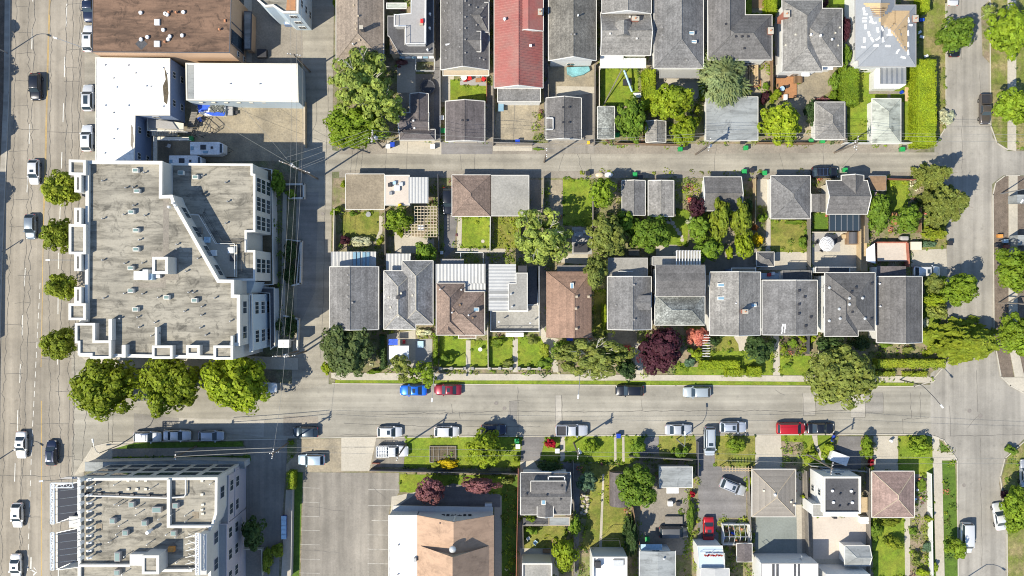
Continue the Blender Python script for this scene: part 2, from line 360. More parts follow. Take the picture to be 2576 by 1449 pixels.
        if win:
            for k, (X0, Y0, X1, Y1, ax, A, Bn, rise, f, e) in enumerate(bl):
                if e < 2.3 or (X1-X0) < 3 or (Y1-Y0) < 3: continue
                o = min(over, (X1-X0)*.2); x0, y0, x1, y1 = X0+o, Y0+o, X1-o, Y1-o
                oth = [q for i, q in enumerate(bl) if i != k]
                sk = lambda x, y: any(q[0]+.3 < x < q[2]-.3 and q[1]+.3 < y < q[3]-.3 for q in oth)
                zs = [1.6] if e < 4.4 else [1.5, e-1.3]
                cs = [(x0, y0), (x1, y0), (x1, y1), (x0, y1)]
                for i in range(4):
                    wall_windows(root, cs[i], cs[(i+1) % 4], zs if i in (0, 2) else zs[-1:], 4.0, 1.3, 1.05, sk)
        if door:
            X0, Y0, X1, Y1 = bl[0][:4]; o = min(over, (X1-X0)*.2); x = X0+(X1-X0)*.5; y, d = ((Y0+o), -1) if door == 'S' else ((Y1-o), 1)
            gar = door == 'S' and cat == 'garage' or cat == 'garage'
            wd = min(4.2, (X1-X0)*.6) if gar else .95
            m = MB(); m.box(x-wd/2, y-.05, .02, x+wd/2, y+.05*1, 2.05); do = m.build('garage_door' if gar else 'door', 'trim_beige' if gar else 'wood', root)
            h = MB(); h.box(x+wd*.36, y+d*.05, .98, x+wd*.36+.08, y+d*.09, 1.06); h.build('handle', 'steel', do)
    def z(s, x, y):
        z = s.eave
        for _ in range(4):
            X, Y = P(x, y, z); best = None
            for (X0, Y0, X1, Y1, ax, A, Bn, rise, f, e) in s.bl:
                if not (X0-.3 <= X <= X1+.3 and Y0-.3 <= Y <= Y1+.3): continue
                if ax == 'y': u, v, wd, ln, s0, s1, ff = X-X0, Y-Y0, X1-X0, Y1-Y0, Bn, A, f
                else: u, v, wd, ln, s0, s1, ff = Y1-Y, X-X0, Y1-Y0, X1-X0, A, Bn, 1-f
                ru = wd*ff; h = rise*min(u/ru, (wd-u)/(wd-ru)); hi = min(wd/2, ln/2-.05)
                if s0 == 'h': h = min(h, rise*v/hi)
                if s1 == 'h': h = min(h, rise*(ln-v)/hi)
                h = max(0, h)+e; best = h if best is None else max(best, h)
            if best is None: break
            z = best
        return z
    def vents(s, pts, m='trim_grey', sz=.3, h=.25, name='roof_vent'):
        for x, y in pts:
            z = s.z(x, y); X, Y = P(x, y, z); q = MB(); q.obox(X, Y, z-.15, z+h*.6, sz*.8, sz*.8, 0); q.obox(X, Y, z+h*.6, z+h, sz, sz, 0); q.build(name, m, s.root, bevel=.02)
    def pipes(s, pts, m='white_metal', r=.09, h=.8):
        for x, y in pts:
            z = s.z(x, y); X, Y = P(x, y, z+h); q = MB(); q.cyl(X, Y, z-.2, z+h, r, 8); q.cyl(X, Y, z+h-.08, z+h+.06, r*1.7, 8, r*.9); q.build('vent_pipe', m, s.root)
    def skylights(s, rs, pane='glass_blue'):
        for x0, y0, x1, y1 in rs:
            z = s.z((x0+x1)/2, (y0+y1)/2); a = P(x0, y0, z+.15); b = P(x1, y1, z+.15)
            q = MB(); q.box(a[0], b[1], z-.35, b[0], a[1], z+.18); f = q.build('skylight', 'trim', s.root)
            q = MB(); q.box(a[0]+.12, b[1]+.12, z, b[0]-.12, a[1]-.12, z+.2); q.build('pane', pane, f)
    def chimney(s, x, y, w=.9, d=.7, h=1.3, m='brick', flues=1):
        z = s.z(x, y); z1 = z+h; X, Y = P(x, y, z1); q = MB(); q.box(X-w/2, Y-d/2, max(0, z-2.5), X+w/2, Y+d/2, z1); c = q.build('chimney', m, s.root)
        q = MB(); q.box(X-w/2-.06, Y-d/2-.06, z1, X+w/2+.06, Y+d/2+.06, z1+.1); q.build('chimney_cap', 'concrete', c)
        for i in range(flues): q = MB(); q.cyl(X+(i-(flues-1)/2)*.3, Y, z1+.1, z1+.4, .12, 8); q.build('flue', 'terracotta', c)
def corr(root, x0, y0, x1, y1, z, axis='y', m='corr_white', pitch=.28, posts=True, slope=0, name='patio_roof'):
    """corrugated sheet; axis = the direction its ribs run"""
    a = P(x0, y0, z); b = P(x1, y1, z); X0, Y1, X1, Y0 = a[0], a[1], b[0], b[1]; q = MB()
    L = (X1-X0) if axis == 'y' else (Y1-Y0); n = max(4, int(L/pitch)); pr = []
    for i in range(n+1):
        t = i/n*L; pr += [(t, 0 if i % 2 else .095)]
    for (t0, h0), (t1, h1) in zip(pr[:-1], pr[1:]):
        if axis == 'y': q.face([(X0+t0, Y0, z+h0), (X0+t1, Y0, z+h1), (X0+t1, Y1, z+h1+slope), (X0+t0, Y1, z+h0+slope)])
        else: q.face([(X0, Y0+t0, z+h0), (X1, Y0+t0, z+h0+slope), (X1, Y0+t1, z+h1+slope), (X0, Y0+t1, z+h1)])
    q.box(X0, Y0, z-.12, X1, Y1, z-.02) if not slope else None
    o = q.build(name, m, root)
    if posts:
        for x, y in ((X0+.15, Y0+.15), (X1-.15, Y0+.15), (X0+.15, Y1-.15), (X1-.15, Y1-.15)):
            p = MB(); p.box(x-.05, y-.05, 0, x+.05, y+.05, z-.12); p.build('post', 'trim', root)
    return o
def slab(root, pts, z, m, th=.15, name='flat_roof', edge=None, walls=None, ew=.12):
    pl = pp(pts, z); q = MB(); q.prism(pl, z-th, z); o = q.build(name, m, root)
    if edge: q = MB(); ring(q, inset(pl, -.02), ew, z-th-.03, z+.07); q.build('roof_edge', edge, root)
    if walls: q = MB(); q.prism(inset(pl, .12), 0, z-th-.005); q.build('wall', walls, root)
    return o
def flat(name, cat, label, pts, h, roof, wall, par=(.5, .3), edge='trim', group=None, door=True, over=0):
    pl = ccw(pp(pts, h)); cx = sum(p[0] for p in pl)/len(pl); cy = sum(p[1] for p in pl)/len(pl)
    root = empty(name, cx, cy, label, cat, group); ph, t = par
    q = MB(); q.prism(inset(pl, over), 0, h-ph); q.build('wall', wall, root)
    q = MB(); q.prism(inset(pl, .015), h-ph+.002, h-ph+.04); ro = q.build('flat_roof', roof, root)
    q = MB(); ring(q, inset(pl, -.03), t, h-ph-(.15 if over else .02), h); q.build('parapet', edge, root)
    root['h'] = h; root['d'] = h-ph
    return root, pl
def rpipes(root, pts, z, m='galv', r=.1, h=.9, name='vent_pipe'):
    for x, y in pts: X, Y = P(x, y, z+h); q = MB(); q.cyl(X, Y, z, z+h, r, 8); q.cyl(X, Y, z+h-.1, z+h+.08, r*1.8, 8, r); q.build(name, m, root)
def rdomes(root, pts, z, m='plastic_white', r=.33, h=.45):
    for x, y in pts: X, Y = P(x, y, z+h); q = MB(); q.cyl(X, Y, z, z+h*.6, r*.7, 10); q.cyl(X, Y, z+h*.6, z+h, r, 12, r*.8); q.build('roof_fan', m, root)
def rbox(root, x0, y0, x1, y1, z, h, m, name='roof_hatch', top=None):
    a = P(x0, y0, z+h); b = P(x1, y1, z+h); q = MB(); q.box(a[0], b[1], z-.01, b[0], a[1], z+h); o = q.build(name, m, root, bevel=.03)
    if top: q = MB(); q.box(a[0]+.12, b[1]+.12, z+h, b[0]-.12, a[1]-.12, z+h+.05); q.build('pane', top, o)
    return o
def rails(root, pts, z, h=1.0, m='white_metal', name='railing', wd=.05, gap=1.6):
    q = MB(); p3 = [P(x, y, z+h) for x, y in pts]; q.wall(p3, wd, z+h-.06, z+h); q.wall(p3, wd*.6, z+.08, z+.12)
    for a, b in zip(p3[:-1], p3[1:]):
        L = math.hypot(b[0]-a[0], b[1]-a[1]); n = max(1, int(L/gap))
        for i in range(n+1): t = i/n; q.obox(a[0]+(b[0]-a[0])*t, a[1]+(b[1]-a[1])*t, z, z+h-.06, wd, wd, 0)
    return q.build(name, m, root)
def dormer(H, x0, y0, x1, y1, z, axis, A, B, rise, roof, wall='trim', name='dormer'):
    a = P(x0, y0, z); b = P(x1, y1, z); X0, Y1, X1, Y0 = a[0], a[1], b[0], b[1]
    q = MB(); q.box(X0+.1, Y0+.1, z-2, X1-.1, Y1-.1, z-.1); d = q.build(name, wall, H.root); q = MB()
    if axis == 'y': mx = (X0+X1)/2; hi = (X1-X0)/2; r0 = (mx, Y0+(hi if B == 'h' else 0), z+rise); r1 = (mx, Y1-(hi if A == 'h' else 0), z+rise); c = [(X0, Y0, z), (X1, Y0, z), (X1, Y1, z), (X0, Y1, z)]
    else: my = (Y0+Y1)/2; hi = (Y1-Y0)/2; c = [(X0, Y1, z), (X0, Y0, z), (X1, Y0, z), (X1, Y1, z)]; r0 = (X0+(hi if A == 'h' else 0), my, z+rise); r1 = (X1-(hi if B == 'h' else 0), my, z+rise)
    q.face([c[0], c[1], r0]); q.face([c[2], c[3], r1]); q.face([c[1], c[2], r1, r0]); q.face([c[3], c[0], r0, r1])
    if axis == 'x': q.f = [tuple(f) for f in q.f]
    for i in range(4): p, r = c[i], c[(i+1) % 4]; q.face([(p[0], p[1], z-.12), (r[0], r[1], z-.12), r, p])
    q.build('dormer_roof', roof, d); return d
# ------------------------------------------------------------ plants
def leafquad(q, p, n, s, long=1.4):
    n = n.normalized(); u = n.cross(Vector((rnd.uniform(-1, 1), rnd.uniform(-1, 1), rnd.uniform(-1, 1))))
    if u.length < .05: u = n.cross(Vector((1, 0, 0)))
    u.normalize(); v = n.cross(u); a = s*long*.5; b = s*.5
    k = len(q.v); q.v += [tuple(p-u*a), tuple(p+v*b+n*s*.12), tuple(p+u*a), tuple(p-v*b+n*s*.12)]; q.f.append((k, k+1, k+2, k+3))
def rdir(up=-.25):
    while True:
        d = Vector((rnd.gauss(0, 1), rnd.gauss(0, 1), rnd.gauss(0, 1))).normalized()
        if d.z > up: return d
CROWNS = {}
def crown(style, r, m, var):
    """unit crown (radius 1) with leaves sized for radius r metres"""
    sz = 0 if r < 1.3 else 1 if r < 2.6 else 2 if r < 4.2 else 3
    key = (style, sz, m, var)
    if key in CROWNS: return CROWNS[key]
    base = (style, sz, var)
    rr = (.9, 2., 3.4, 5.)[sz]; q = MB(); ls = (.22, .30, .36, .42)[sz]/rr; N = (420, 1500, 3600, 6400)[sz]
    st0 = rnd.getstate(); rnd.seed(hash((style, sz, var)) & 0xffff if False else sum(ord(c) for c in style)*31+sz*7+var)
    if style in ('round', 'airy', 'weep'):
        K = (9, 24, 52, 100)[sz]; cl = []
        for i in range(K):
            d = rdir(-.2); rad = rnd.uniform(.55, .90) if style != 'airy' else rnd.uniform(.35, .98); rad *= 1+.34*noise.noise(d*1.6+Vector((var*9.1, sz*3, 0))); cr = rnd.uniform(.12, .24)*(1 if sz > 2 else 1.2 if sz > 1 else 1.6)
            if style == 'airy': cr *= .8
            cl.append((d*rad, cr))
        n = int(N*(.75 if style == 'airy' else 1))
        for i in range(n):
            c, cr = cl[i % K]; d = rdir(-.5)
            if style == 'weep':
                d = Vector((d.x, d.y, abs(d.z)*.6)); p = c+Vector((d.x*cr, d.y*cr, d.z*cr)); out = Vector((p.x, p.y, 0)); out = out.normalized() if out.length > .01 else Vector((1, 0, 0))
                p = p+out*rnd.uniform(0, .12)-Vector((0, 0, rnd.uniform(0, .25))); k = len(q.v); L = ls*rnd.uniform(.9, 1.9); t = Vector((-out.y, out.x, 0)); e = (out*.6+d*.5+t*rnd.uniform(-.3, .3)-Vector((0, 0, .5))).normalized()*L
                q.v += [tuple(p-t*ls*.3), tuple(p+t*ls*.3), tuple(p+e+t*ls*.1), tuple(p+e-t*ls*.1)]; q.f.append((k, k+1, k+2, k+3)); continue
            p = c+d*cr*rnd.uniform(.78, 1.08); leafquad(q, p, d*1.0+c.normalized()*.25+Vector((rnd.uniform(-.3, .3), rnd.uniform(-.3, .3), rnd.uniform(-.1, .4))), ls*rnd.uniform(.7, 1.3))
        cr_ = .6 if style != 'airy' else 0
    elif style == 'cone':
        # layered branches, drooping outwards from a leader
        nb = (14, 30, 46, 64)[sz]
        for b in range(nb):
            t = (b+.5)/nb; z = -.85+1.85*t; L = (1-t)**.7*rnd.uniform(.78, 1.05)+.05; a = b*2.4+rnd.uniform(-.3, .3); per = max(10, int(N/nb*(.5+L)))
            for i in range(per):
                u = rnd.random()**.6; wd = .20*L*(1-u*.75)+.03; sd_ = rnd.gauss(0, wd*.55)
                p = Vector((math.cos(a)*u*L-math.sin(a)*sd_, math.sin(a)*u*L+math.cos(a)*sd_, z-.22*u*L+rnd.uniform(-.03, .05)))
                leafquad(q, p, Vector((rnd.uniform(-.5, .5), rnd.uniform(-.5, .5), 1)), ls*rnd.uniform(.7, 1.3), 1.9)
        cr_ = 0
        for k in range(8): pass
    if cr_:
        b = len(q.v); nu, nv = 14, 9
        for i in range(nv+1):
            t = math.pi*i/nv
            for k in range(nu):
                a = 2*math.pi*k/nu; d = Vector((math.sin(t)*math.cos(a), math.sin(t)*math.sin(a), math.cos(t))); f = cr_*(1+.3*noise.noise(d*2.3+Vector((var*7, sz, 0)))); q.v.append(tuple(d*f))
        for i in range(nv):
            for k in range(nu): j = (k+1) % nu; q.f.append((b+i*nu+k, b+(i+1)*nu+k, b+(i+1)*nu+j, b+i*nu+j))
    me = q.mesh('crown'); me.materials.append(MATS['leaf_'+m]); rnd.setstate(st0); CROWNS[key] = me
    return me
TRUNKS = {}
def trunk_mesh(kind, var):
    if (kind, var) in TRUNKS: return TRUNKS[kind, var]
    q = MB(); q.tube([(0, 0, 0), (.01, .01, .5), (0, .02, 1.0)], .035, 7, .022)
    n = 9 if kind == 'pale' else 5
    for i in range(n):
        a = i*2.4+var; t = .55+.4*i/n; L = rnd.uniform(.35, .75) if kind != 'pale' else rnd.uniform(.4, .78)
        e = (math.cos(a)*L, math.sin(a)*L, t+.25+rnd.uniform(0, .25)); mdl = (e[0]*.5, e[1]*.5, t+.2)
        q.tube([(0, 0, t), mdl, e], .016, 4, .005)
        if kind == 'pale':
            for k in range(4): b = a+rnd.uniform(-.9, .9); s_ = rnd.uniform(.4, 1); q.tube([(e[0]*s_, e[1]*s_, mdl[2]+(e[2]-mdl[2])*s_), (e[0]*s_+math.cos(b)*.2, e[1]*s_+math.sin(b)*.2, e[2]+.12)], .009, 3, .003)
    me = q.mesh('trunk'); me.materials.append(MATS['bark_pale' if kind == 'pale' else 'bark']); TRUNKS[kind, var] = me; return me
_tv = [0]
def plant(kind, m, cx, cy, rx, ry, h, label, group=None):
    """T tree, A airy tree with pale limbs, W weeping tree, C conifer, B bush; cx.. in tracing units, h = full height in metres"""
    rx /= S; ry /= S; r = (rx+ry)/2; _tv[0] += 1; var = _tv[0] % 5
    rz = min(h*.5, r*1.1) if kind in 'TAW' else h*.5
    if kind == 'C': rz = h*.52
    zc = h-rz if kind != 'B' else h*.42
    if kind == 'B': rz = h*.58
    z_at = zc if kind != 'C' else zc*.6
    k = (CAM_H-z_at)/CAM_H; rx *= k; ry *= k
    X, Y = P(cx, cy, z_at); rot = rnd.uniform(0, 6.28) if abs(rx-ry) < .25*r else rnd.choice((0, math.pi))
    style = dict(T='round', A='airy', W='weep', C='cone', B='round')[kind]
    me = crown(style, r, m, var)
    grow = 1.0 if kind != 'C' else 1.05
    if kind == 'B':
        o = bpy.data.objects.new('shrub', me); C.objects.link(o); o.location = (X, Y, zc); o.scale = (rx*grow, ry*grow, rz); o.rotation_euler.z = rot
        return tag(o, label, 'shrub', group)
    root = empty({'T': 'tree', 'A': 'tree', 'W': 'weeping_tree', 'C': 'conifer_tree'}[kind], X, Y, label, 'tree', group)
    t = bpy.data.objects.new('trunk', trunk_mesh('pale' if kind == 'A' else 'dark', var)); C.objects.link(t); t.parent = root
    hs = zc+rz*.25; t.scale = (r*1.0, r*1.0, hs) if kind != 'A' else (r*1.05, r*1.05, (zc+rz*.45)/1.1)
    if kind == 'C': t.scale = (h*.35, h*.35, h*.8)
    o = bpy.data.objects.new('crown', me); C.objects.link(o); o.parent = root; o.location = (0, 0, zc); o.scale = (rx, ry, rz); o.rotation_euler.z = rot
    return root
def hedge(x0, y0, x1, y1, h, m, label, rough=.09, dens=34, rotd=0):
    """clipped hedge: leaves over a rounded box; traced at its top"""
    a = P(x0, y0, h*.8); b = P(x1, y1, h*.8); X0, Y1, X1, Y0 = a[0]+.12, a[1]-.12, b[0]-.12, b[1]+.12; W, D = X1-X0, Y1-Y0; q = MB(); cx, cy = (X0+X1)/2, (Y0+Y1)/2
    q.box(X0+.22, Y0+.22, 0, X1-.22, Y1-.22, h-.22)
    def put(p, n):
        w_ = noise.noise(Vector(p)*1.3)*rough*2
        e = min(p[0]-X0, X1-p[0], p[1]-Y0, Y1-p[1]); z = p[2]-(.25*max(0, 1-e/.35)**2 if n[2] > .5 else 0)
        leafquad(q, Vector((p[0], p[1], z))+Vector(n)*(w_-.06), Vector(n)*1.3+Vector((rnd.uniform(-.6, .6), rnd.uniform(-.6, .6), rnd.uniform(-.2, .5))), rnd.uniform(.13, .24))
    for i in range(int(W*D*dens)): put((rnd.uniform(X0, X1), rnd.uniform(Y0, Y1), h), (0, 0, 1))
    for L, f in ((D, 0), (D, 1), (W, 2), (W, 3)):
        for i in range(int(L*h*dens*.8)):
            t = rnd.random(); z = rnd.uniform(0, h)
            p, n = (((X0, Y0+t*D, z), (-1, 0, 0)), ((X1, Y0+t*D, z), (1, 0, 0)), ((X0+t*W, Y0, z), (0, -1, 0)), ((X0+t*W, Y1, z), (0, 1, 0)))[f]; put(p, n)
    return tag(q.build('hedge', 'leaf_'+m), label, 'hedge')
def cover(x0, y0, x1, y1, m='mid', n=None, h=.5, label=None, poly=None):
    """uncountable low planting"""
    a = P(x0, y0); b = P(x1, y1); q = MB(); A = abs((b[0]-a[0])*(b[1]-a[1])); n = n or int(A*9)
    K = max(3, int(A/1.2)); cl = [(rnd.uniform(a[0], b[0]), rnd.uniform(b[1], a[1]), rnd.uniform(.3, 1)*h, rnd.uniform(.25, .7)) for _ in range(K)]
    for i in range(n):
        c = cl[i % K]; d = rdir(0); leafquad(q, Vector((c[0]+d.x*c[3], c[1]+d.y*c[3], .04+d.z*c[2])), d+Vector((0, 0, .6)), rnd.uniform(.14, .28))
    return tag(q.build('ground_cover', 'leaf_'+m), kind='stuff')

# ------------------------------------------------------------ vehicles
PAINT = {}
def paint(c, metal=.3):
    k = tuple(c)
    if k not in PAINT: PAINT[k] = mat('paint_%d' % len(PAINT), c, .32, 'flat', metal=metal, coat=.8)
    return PAINT[k]
CARM = {}
def station_loft(st, smooth_n=0):
    """st: (x, halfwidth, z_bottom, z_top) cross-sections lofted into a rounded hull"""
    q = MB(); n = 10
    for x, w_, z0, z1 in st:
        zm = z0+(z1-z0)*.6
        q.v += [(x, y*w_, z) for y, z in ((-.86, z0), (-1, z0+(z1-z0)*.25), (-1, zm), (-.93, z1-.04), (-.72, z1), (.72, z1), (.93, z1-.04), (1, zm), (1, z0+(z1-z0)*.25), (.86, z0))]
    for i in range(len(st)-1):
        for k in range(n): j = (k+1) % n; q.f.append((i*n+k, (i+1)*n+k, (i+1)*n+j, i*n+j))
    q.f.append(tuple(range(n))); q.f.append(tuple(reversed(range((len(st)-1)*n, len(st)*n)))); return q
TYPES = { # L, W, roof z, belt z, hood front z, windscreen base x, roof front x, roof rear x, rear glass base x, trunk z
 'sedan': (4.65, 1.82, 1.42, .93, .72, .95, .32, -.85, -1.55, .98), 'hatch': (4.3, 1.8, 1.5, .95, .76, 1.05, .4, -1.45, -2.0, .98),
 'suv': (4.6, 1.88, 1.66, 1.05, .88, 1.0, .42, -1.65, -2.12, 1.06), 'wagon': (4.75, 1.84, 1.5, .97, .78, 1.0, .38, -1.7, -2.2, 1.0),
 'van': (4.95, 1.96, 1.78, 1.08, .85, 1.6, .85, -2.1, -2.36, 1.1), 'pickup': (5.5, 1.95, 1.72, 1.08, .98, 1.15, .62, -.55, -.8, 1.02), 'cargo': (5.2, 1.98, 1.95, 1.15, .95, 1.75, 1.15, -2.35, -2.52, 1.2)}
def car_meshes(ty):
    if ty in CARM: return CARM[ty]
    L, W, zr, zb, zh, xw, xf, xr, xg, zt = TYPES[ty]; w_ = W/2; h = L/2; out = {}
    st = [(-h, w_*.80, .42, zt-.18), (-h+.10, w_*.91, .30, zt-.04), (-h+.4, w_*.985, .24, zt)]
    if ty == 'pickup': st += [(-.9, w_, .24, zb), (xw+.05, w_, .24, zb)]
    else: st += [(xg+.05, w_, .22, max(zt, zb-.02)), (0, w_, .22, zb), (xw+.05, w_*.995, .22, zb-.01)]
    st += [(h-.75, w_*.97, .24, (zb+zh)/2+.04), (h-.3, w_*.90, .26, zh), (h-.08, w_*.78, .32, zh-.12), (h, w_*.62, .40, zh-.22)]
    out['body'] = (station_loft(st), True)
    def frus(xa, xb, xc, xd, z0, z1, wa, wb, g=0):   # xa rear base, xb rear top, xc front top, xd front base
        q = MB(); a = [(xa, -wa, z0), (xd, -wa, z0), (xd, wa, z0), (xa, wa, z0), (xb, -wb, z1), (xc, -wb, z1), (xc, wb, z1), (xb, wb, z1)]
        q.v = a; q.f = [(3, 2, 1, 0), (4, 5, 6, 7), (0, 1, 5, 4), (1, 2, 6, 5), (2, 3, 7, 6), (3, 0, 4, 7)]; return q
    wa, wb = w_*.92, w_*.79
    out['cabin'] = (frus(xg, xr, xf, xw, zb-.03, zr-.05, wa, wb), False)          # painted pillars
    def lerp(a, b, t): return a+(b-a)*t
    zz = zr-.05; z0 = zb-.03
    def pane(pts): q = MB(); q.face(pts); return (q, False)
    e = .02
    A = lambda t, s, k=.90: (lerp(xw, xf, t)+e, s*lerp(wa, wb, t)*k, lerp(z0, zz, t)+e)
    out['windscreen'] = pane([A(.06, -1), A(.06, 1), A(.95, 1), A(.95, -1)])
    B = lambda t, s, k=.88: (lerp(xg, xr, t)-e, s*lerp(wa, wb, t)*k, lerp(z0, zz, t)+e)
    out['rear_window'] = pane([B(.12, 1), B(.12, -1), B(.92, -1), B(.92, 1)])
    for nme, s in (('side_window', 1), ('side_window_b', -1)):
        D = lambda x0, t, s=s: (x0, s*(lerp(wa, wb, t)+.012), lerp(z0, zz, t)+.01)
        pts = [D(lerp(xg, xr, .15)+.12, .15), D(lerp(xw, xf, .15)-.12, .15), D(xf-.02, .88), D(xr+.05, .88)]
        out[nme] = pane(pts if s < 0 else pts[::-1])
    st = [(xr-.04, wb*.86, zz-.03, zr-.03), (xr+.08, wb*.97, zz-.03, zr), (lerp(xr, xf, .5), wb*1.0, zz-.03, zr+.025), (xf-.1, wb*.97, zz-.03, zr), (xf+.03, wb*.86, zz-.03, zr-.03)]
    out['roof'] = (station_loft(st), True)
    wh = MB(); r = .34
    for s in (-1, 1):
        pass
    q = MB(); b = 0
    for s in (-.11, .11): q.v += [(r*math.cos(2*math.pi*i/16), s, r*math.sin(2*math.pi*i/16)) for i in range(16)]
    for i in range(16): j = (i+1) % 16; q.f.append((i, 16+i, 16+j, j))
    q.f += [tuple(range(16)), tuple(reversed(range(16, 32)))]; out['tyre'] = (q, False)
    q = MB()
    for s in (-.12, .12): q.v += [(r*.6*math.cos(2*math.pi*i/12), s, r*.6*math.sin(2*math.pi*i/12)) for i in range(12)]
    for i in range(12): j = (i+1) % 12; q.f.append((i, 12+i, 12+j, j))
    q.f += [tuple(range(12)), tuple(reversed(range(12, 24)))]; out['rim'] = (q, False)
    q = MB(); q.box(h-.34, w_*.5, zh-.24, h-.12, w_*.82, zh-.08); out['headlight'] = (q, False)
    q = MB(); q.box(-h+.02, w_*.55, zt-.25, -h+.16, w_*.86, zt-.1); out['tail_light'] = (q, False)
    q = MB(); q.box(xw-.35, w_*.93, zb, xw-.15, w_*1.14, zb+.14); out['mirror'] = (q, False)
    if ty == 'pickup':
        q = MB(); q.box(-h+.12, -w_*.8, zb+.004, -.92, w_*.8, zb+.012); out['cargo_bed'] = (q, False)
        q = MB(); pl = rect(-h+.06, -w_*.93, -.88, w_*.93); ring(q, pl, .11, zb-.1, zb+.26); out['bed_side'] = (q, False)
    for k, (q, sm) in list(out.items()):
        me = q.mesh(k.replace('_b', '') if k == 'side_window_b' else k)
        if sm: me.shade_smooth()
        me.materials.append(MATS['steel']); out[k] = me
    CARM[ty] = out; return out
def vehicle(ty, x, y, heading, col, label, group=None, sun=None, rails_=False, metal=.35, name='parked_car', cat='car', bed='black_metal', scale=1.0, roofcol=None):
    X, Y = P(x, y, .8); a = {'E': 0, 'N': 90, 'W': 180, 'S': 270}.get(heading, heading)
    root = empty(name, X, Y, label, cat, group, 0, R(a)); M = car_meshes(ty); L, W, zr, zb, zh, xw, xf, xr, xg, zt = TYPES[ty]; pm = paint(col, metal)
    root.scale = (scale,)*3
    def add(n, me, m, parent=root, loc=(0, 0, 0), sc=(1, 1, 1)):
        o = bpy.data.objects.new(n, me); C.objects.link(o); o.parent = parent; o.location = loc; o.scale = sc
        o.material_slots[0].link = 'OBJECT'; o.material_slots[0].material = m if not isinstance(m, str) else MATS[m]; return o
    body = add('body', M['body'], pm); add('cabin', M['cabin'], pm)
    for n in ('windscreen', 'rear_window'): add(n, M[n], 'glass')
    add('side_window', M['side_window'], 'glass'); add('side_window', M['side_window_b'], 'glass')
    rf = add('roof', M['roof'], paint(roofcol, metal) if roofcol else pm)
    for sx in (L*.31, -L*.30):
        for sy in (-1, 1):
            wo = add('wheel', M['tyre'], 'rubber', root, (sx, sy*(W/2-.10), .34)); add('rim', M['rim'], 'chrome', wo)
    for sy in (1, -1):
        add('headlight', M['headlight'], 'lamp_lens', root, (0, 0, 0), (1, sy, 1)); add('tail_light', M['tail_light'], 'tail_lens', root, (0, 0, 0), (1, sy, 1)); add('mirror', M['mirror'], pm, root, (0, 0, 0), (1, sy, 1))
    if ty == 'pickup': add('cargo_bed', M['cargo_bed'], bed); add('bed_side', M['bed_side'], pm)
    if sun:
        q = MB(); l = {'s': .5, 'l': (xf-xr)*.7}[sun]; q.box(xf-.22-l, -W*.19, zr+.005, xf-.22, W*.19, zr+.035); me = q.mesh('sunroof'); me.materials.append(MATS['glass']); add('sunroof', me, 'glass')
    if rails_:
        for sy in (1, -1):
            q = MB(); q.box(xr+.1, sy*W*.32-.025, zr+.06, xf-.1, sy*W*.32+.025, zr+.10); me = q.mesh('roof_rail'); me.materials.append(MATS['black_metal']); add('roof_rail', me, 'black_metal' if rails_ == 1 else 'chrome')
        if rails_ == 2:
            for t in (.2, .5, .8): q = MB(); xx = xr+(xf-xr)*t; q.box(xx-.03, -W*.34, zr+.1, xx+.03, W*.34, zr+.13); me = q.mesh('roof_bar'); me.materials.append(MATS['black_metal']); add('roof_bar', me, 'chrome')
    return root

# ------------------------------------------------------------ street furniture
def fence(pts, h, m, label, wd=.08, cat='fence', name='fence'):
    p = pp(pts, h); cx, cy = p[0]; root = empty(name, cx, cy, label, cat)
    q = MB(); q.wall(p, wd*.5, .05, h-.04); q.build('fence_panel', m, root); q = MB(); q.wall(p, wd*1.3, h-.04, h+.02); q.build('top_rail', m, root)
    cnt = 0
    for a, b in zip(p[:-1], p[1:]):
        L = math.hypot(b[0]-a[0], b[1]-a[1]); n = max(1, int(L/4.5))
        for i in range(n+1 if (a, b) == (p[-2], p[-1]) else n):
            t = i/n; q = MB(); q.obox(a[0]+(b[0]-a[0])*t, a[1]+(b[1]-a[1])*t, 0, h+.08, .12, .12, 0); q.build('fence_post', m, root); cnt += 1
    return root
def lowwall(pts, h, m, label, wd=.25, name='garden_wall', cat='wall'):
    q = MB(); q.wall(pp(pts, h), wd, 0, h); return tag(q.build(name, m), label, cat)
def power_pole(bx, by, h, label, arms=((-.5, 2.4, 0),), transformer=0, lamp=None, top=None):
    """base traced on the ground or (top=) at its top"""
    X, Y = P(bx, by) if not top else P(top[0], top[1], h)
    root = empty('utility_pole', X, Y, label, 'utility pole')
    q = MB(); q.cyl(X, Y, 0, h, .16, 9, .11); q.build('pole', 'pole_wood', root)
    for dz, L, a in arms:
        q = MB(); q.obox(X, Y, h+dz-.07, h+dz+.07, L, .13, R(a)); ar = q.build('crossarm', 'wood_grey', root)
        for t in (-.45, -.25, .25, .45): q = MB(); q.cyl(X+math.cos(R(a))*L*t, Y+math.sin(R(a))*L*t, h+dz+.07, h+dz+.3, .07, 7); q.build('insulator', 'plastic_white', ar)
    if transformer: q = MB(); q.cyl(X+.38, Y, h-2.2, h-1.1, .27, 12); q.build('transformer', 'galv', root)
    if lamp:
        lx, ly = P(lamp[0], lamp[1], h-.6); q = MB(); q.tube([(X, Y, h-1.4), ((X+lx)/2, (Y+ly)/2, h-.7), (lx, ly, h-.6)], .05, 5); q.build('lamp_arm', 'galv', root); q = MB(); q.ell(lx, ly, h-.65, .35, .16, .1); q.build('lamp_head', 'galv', root)
    return root
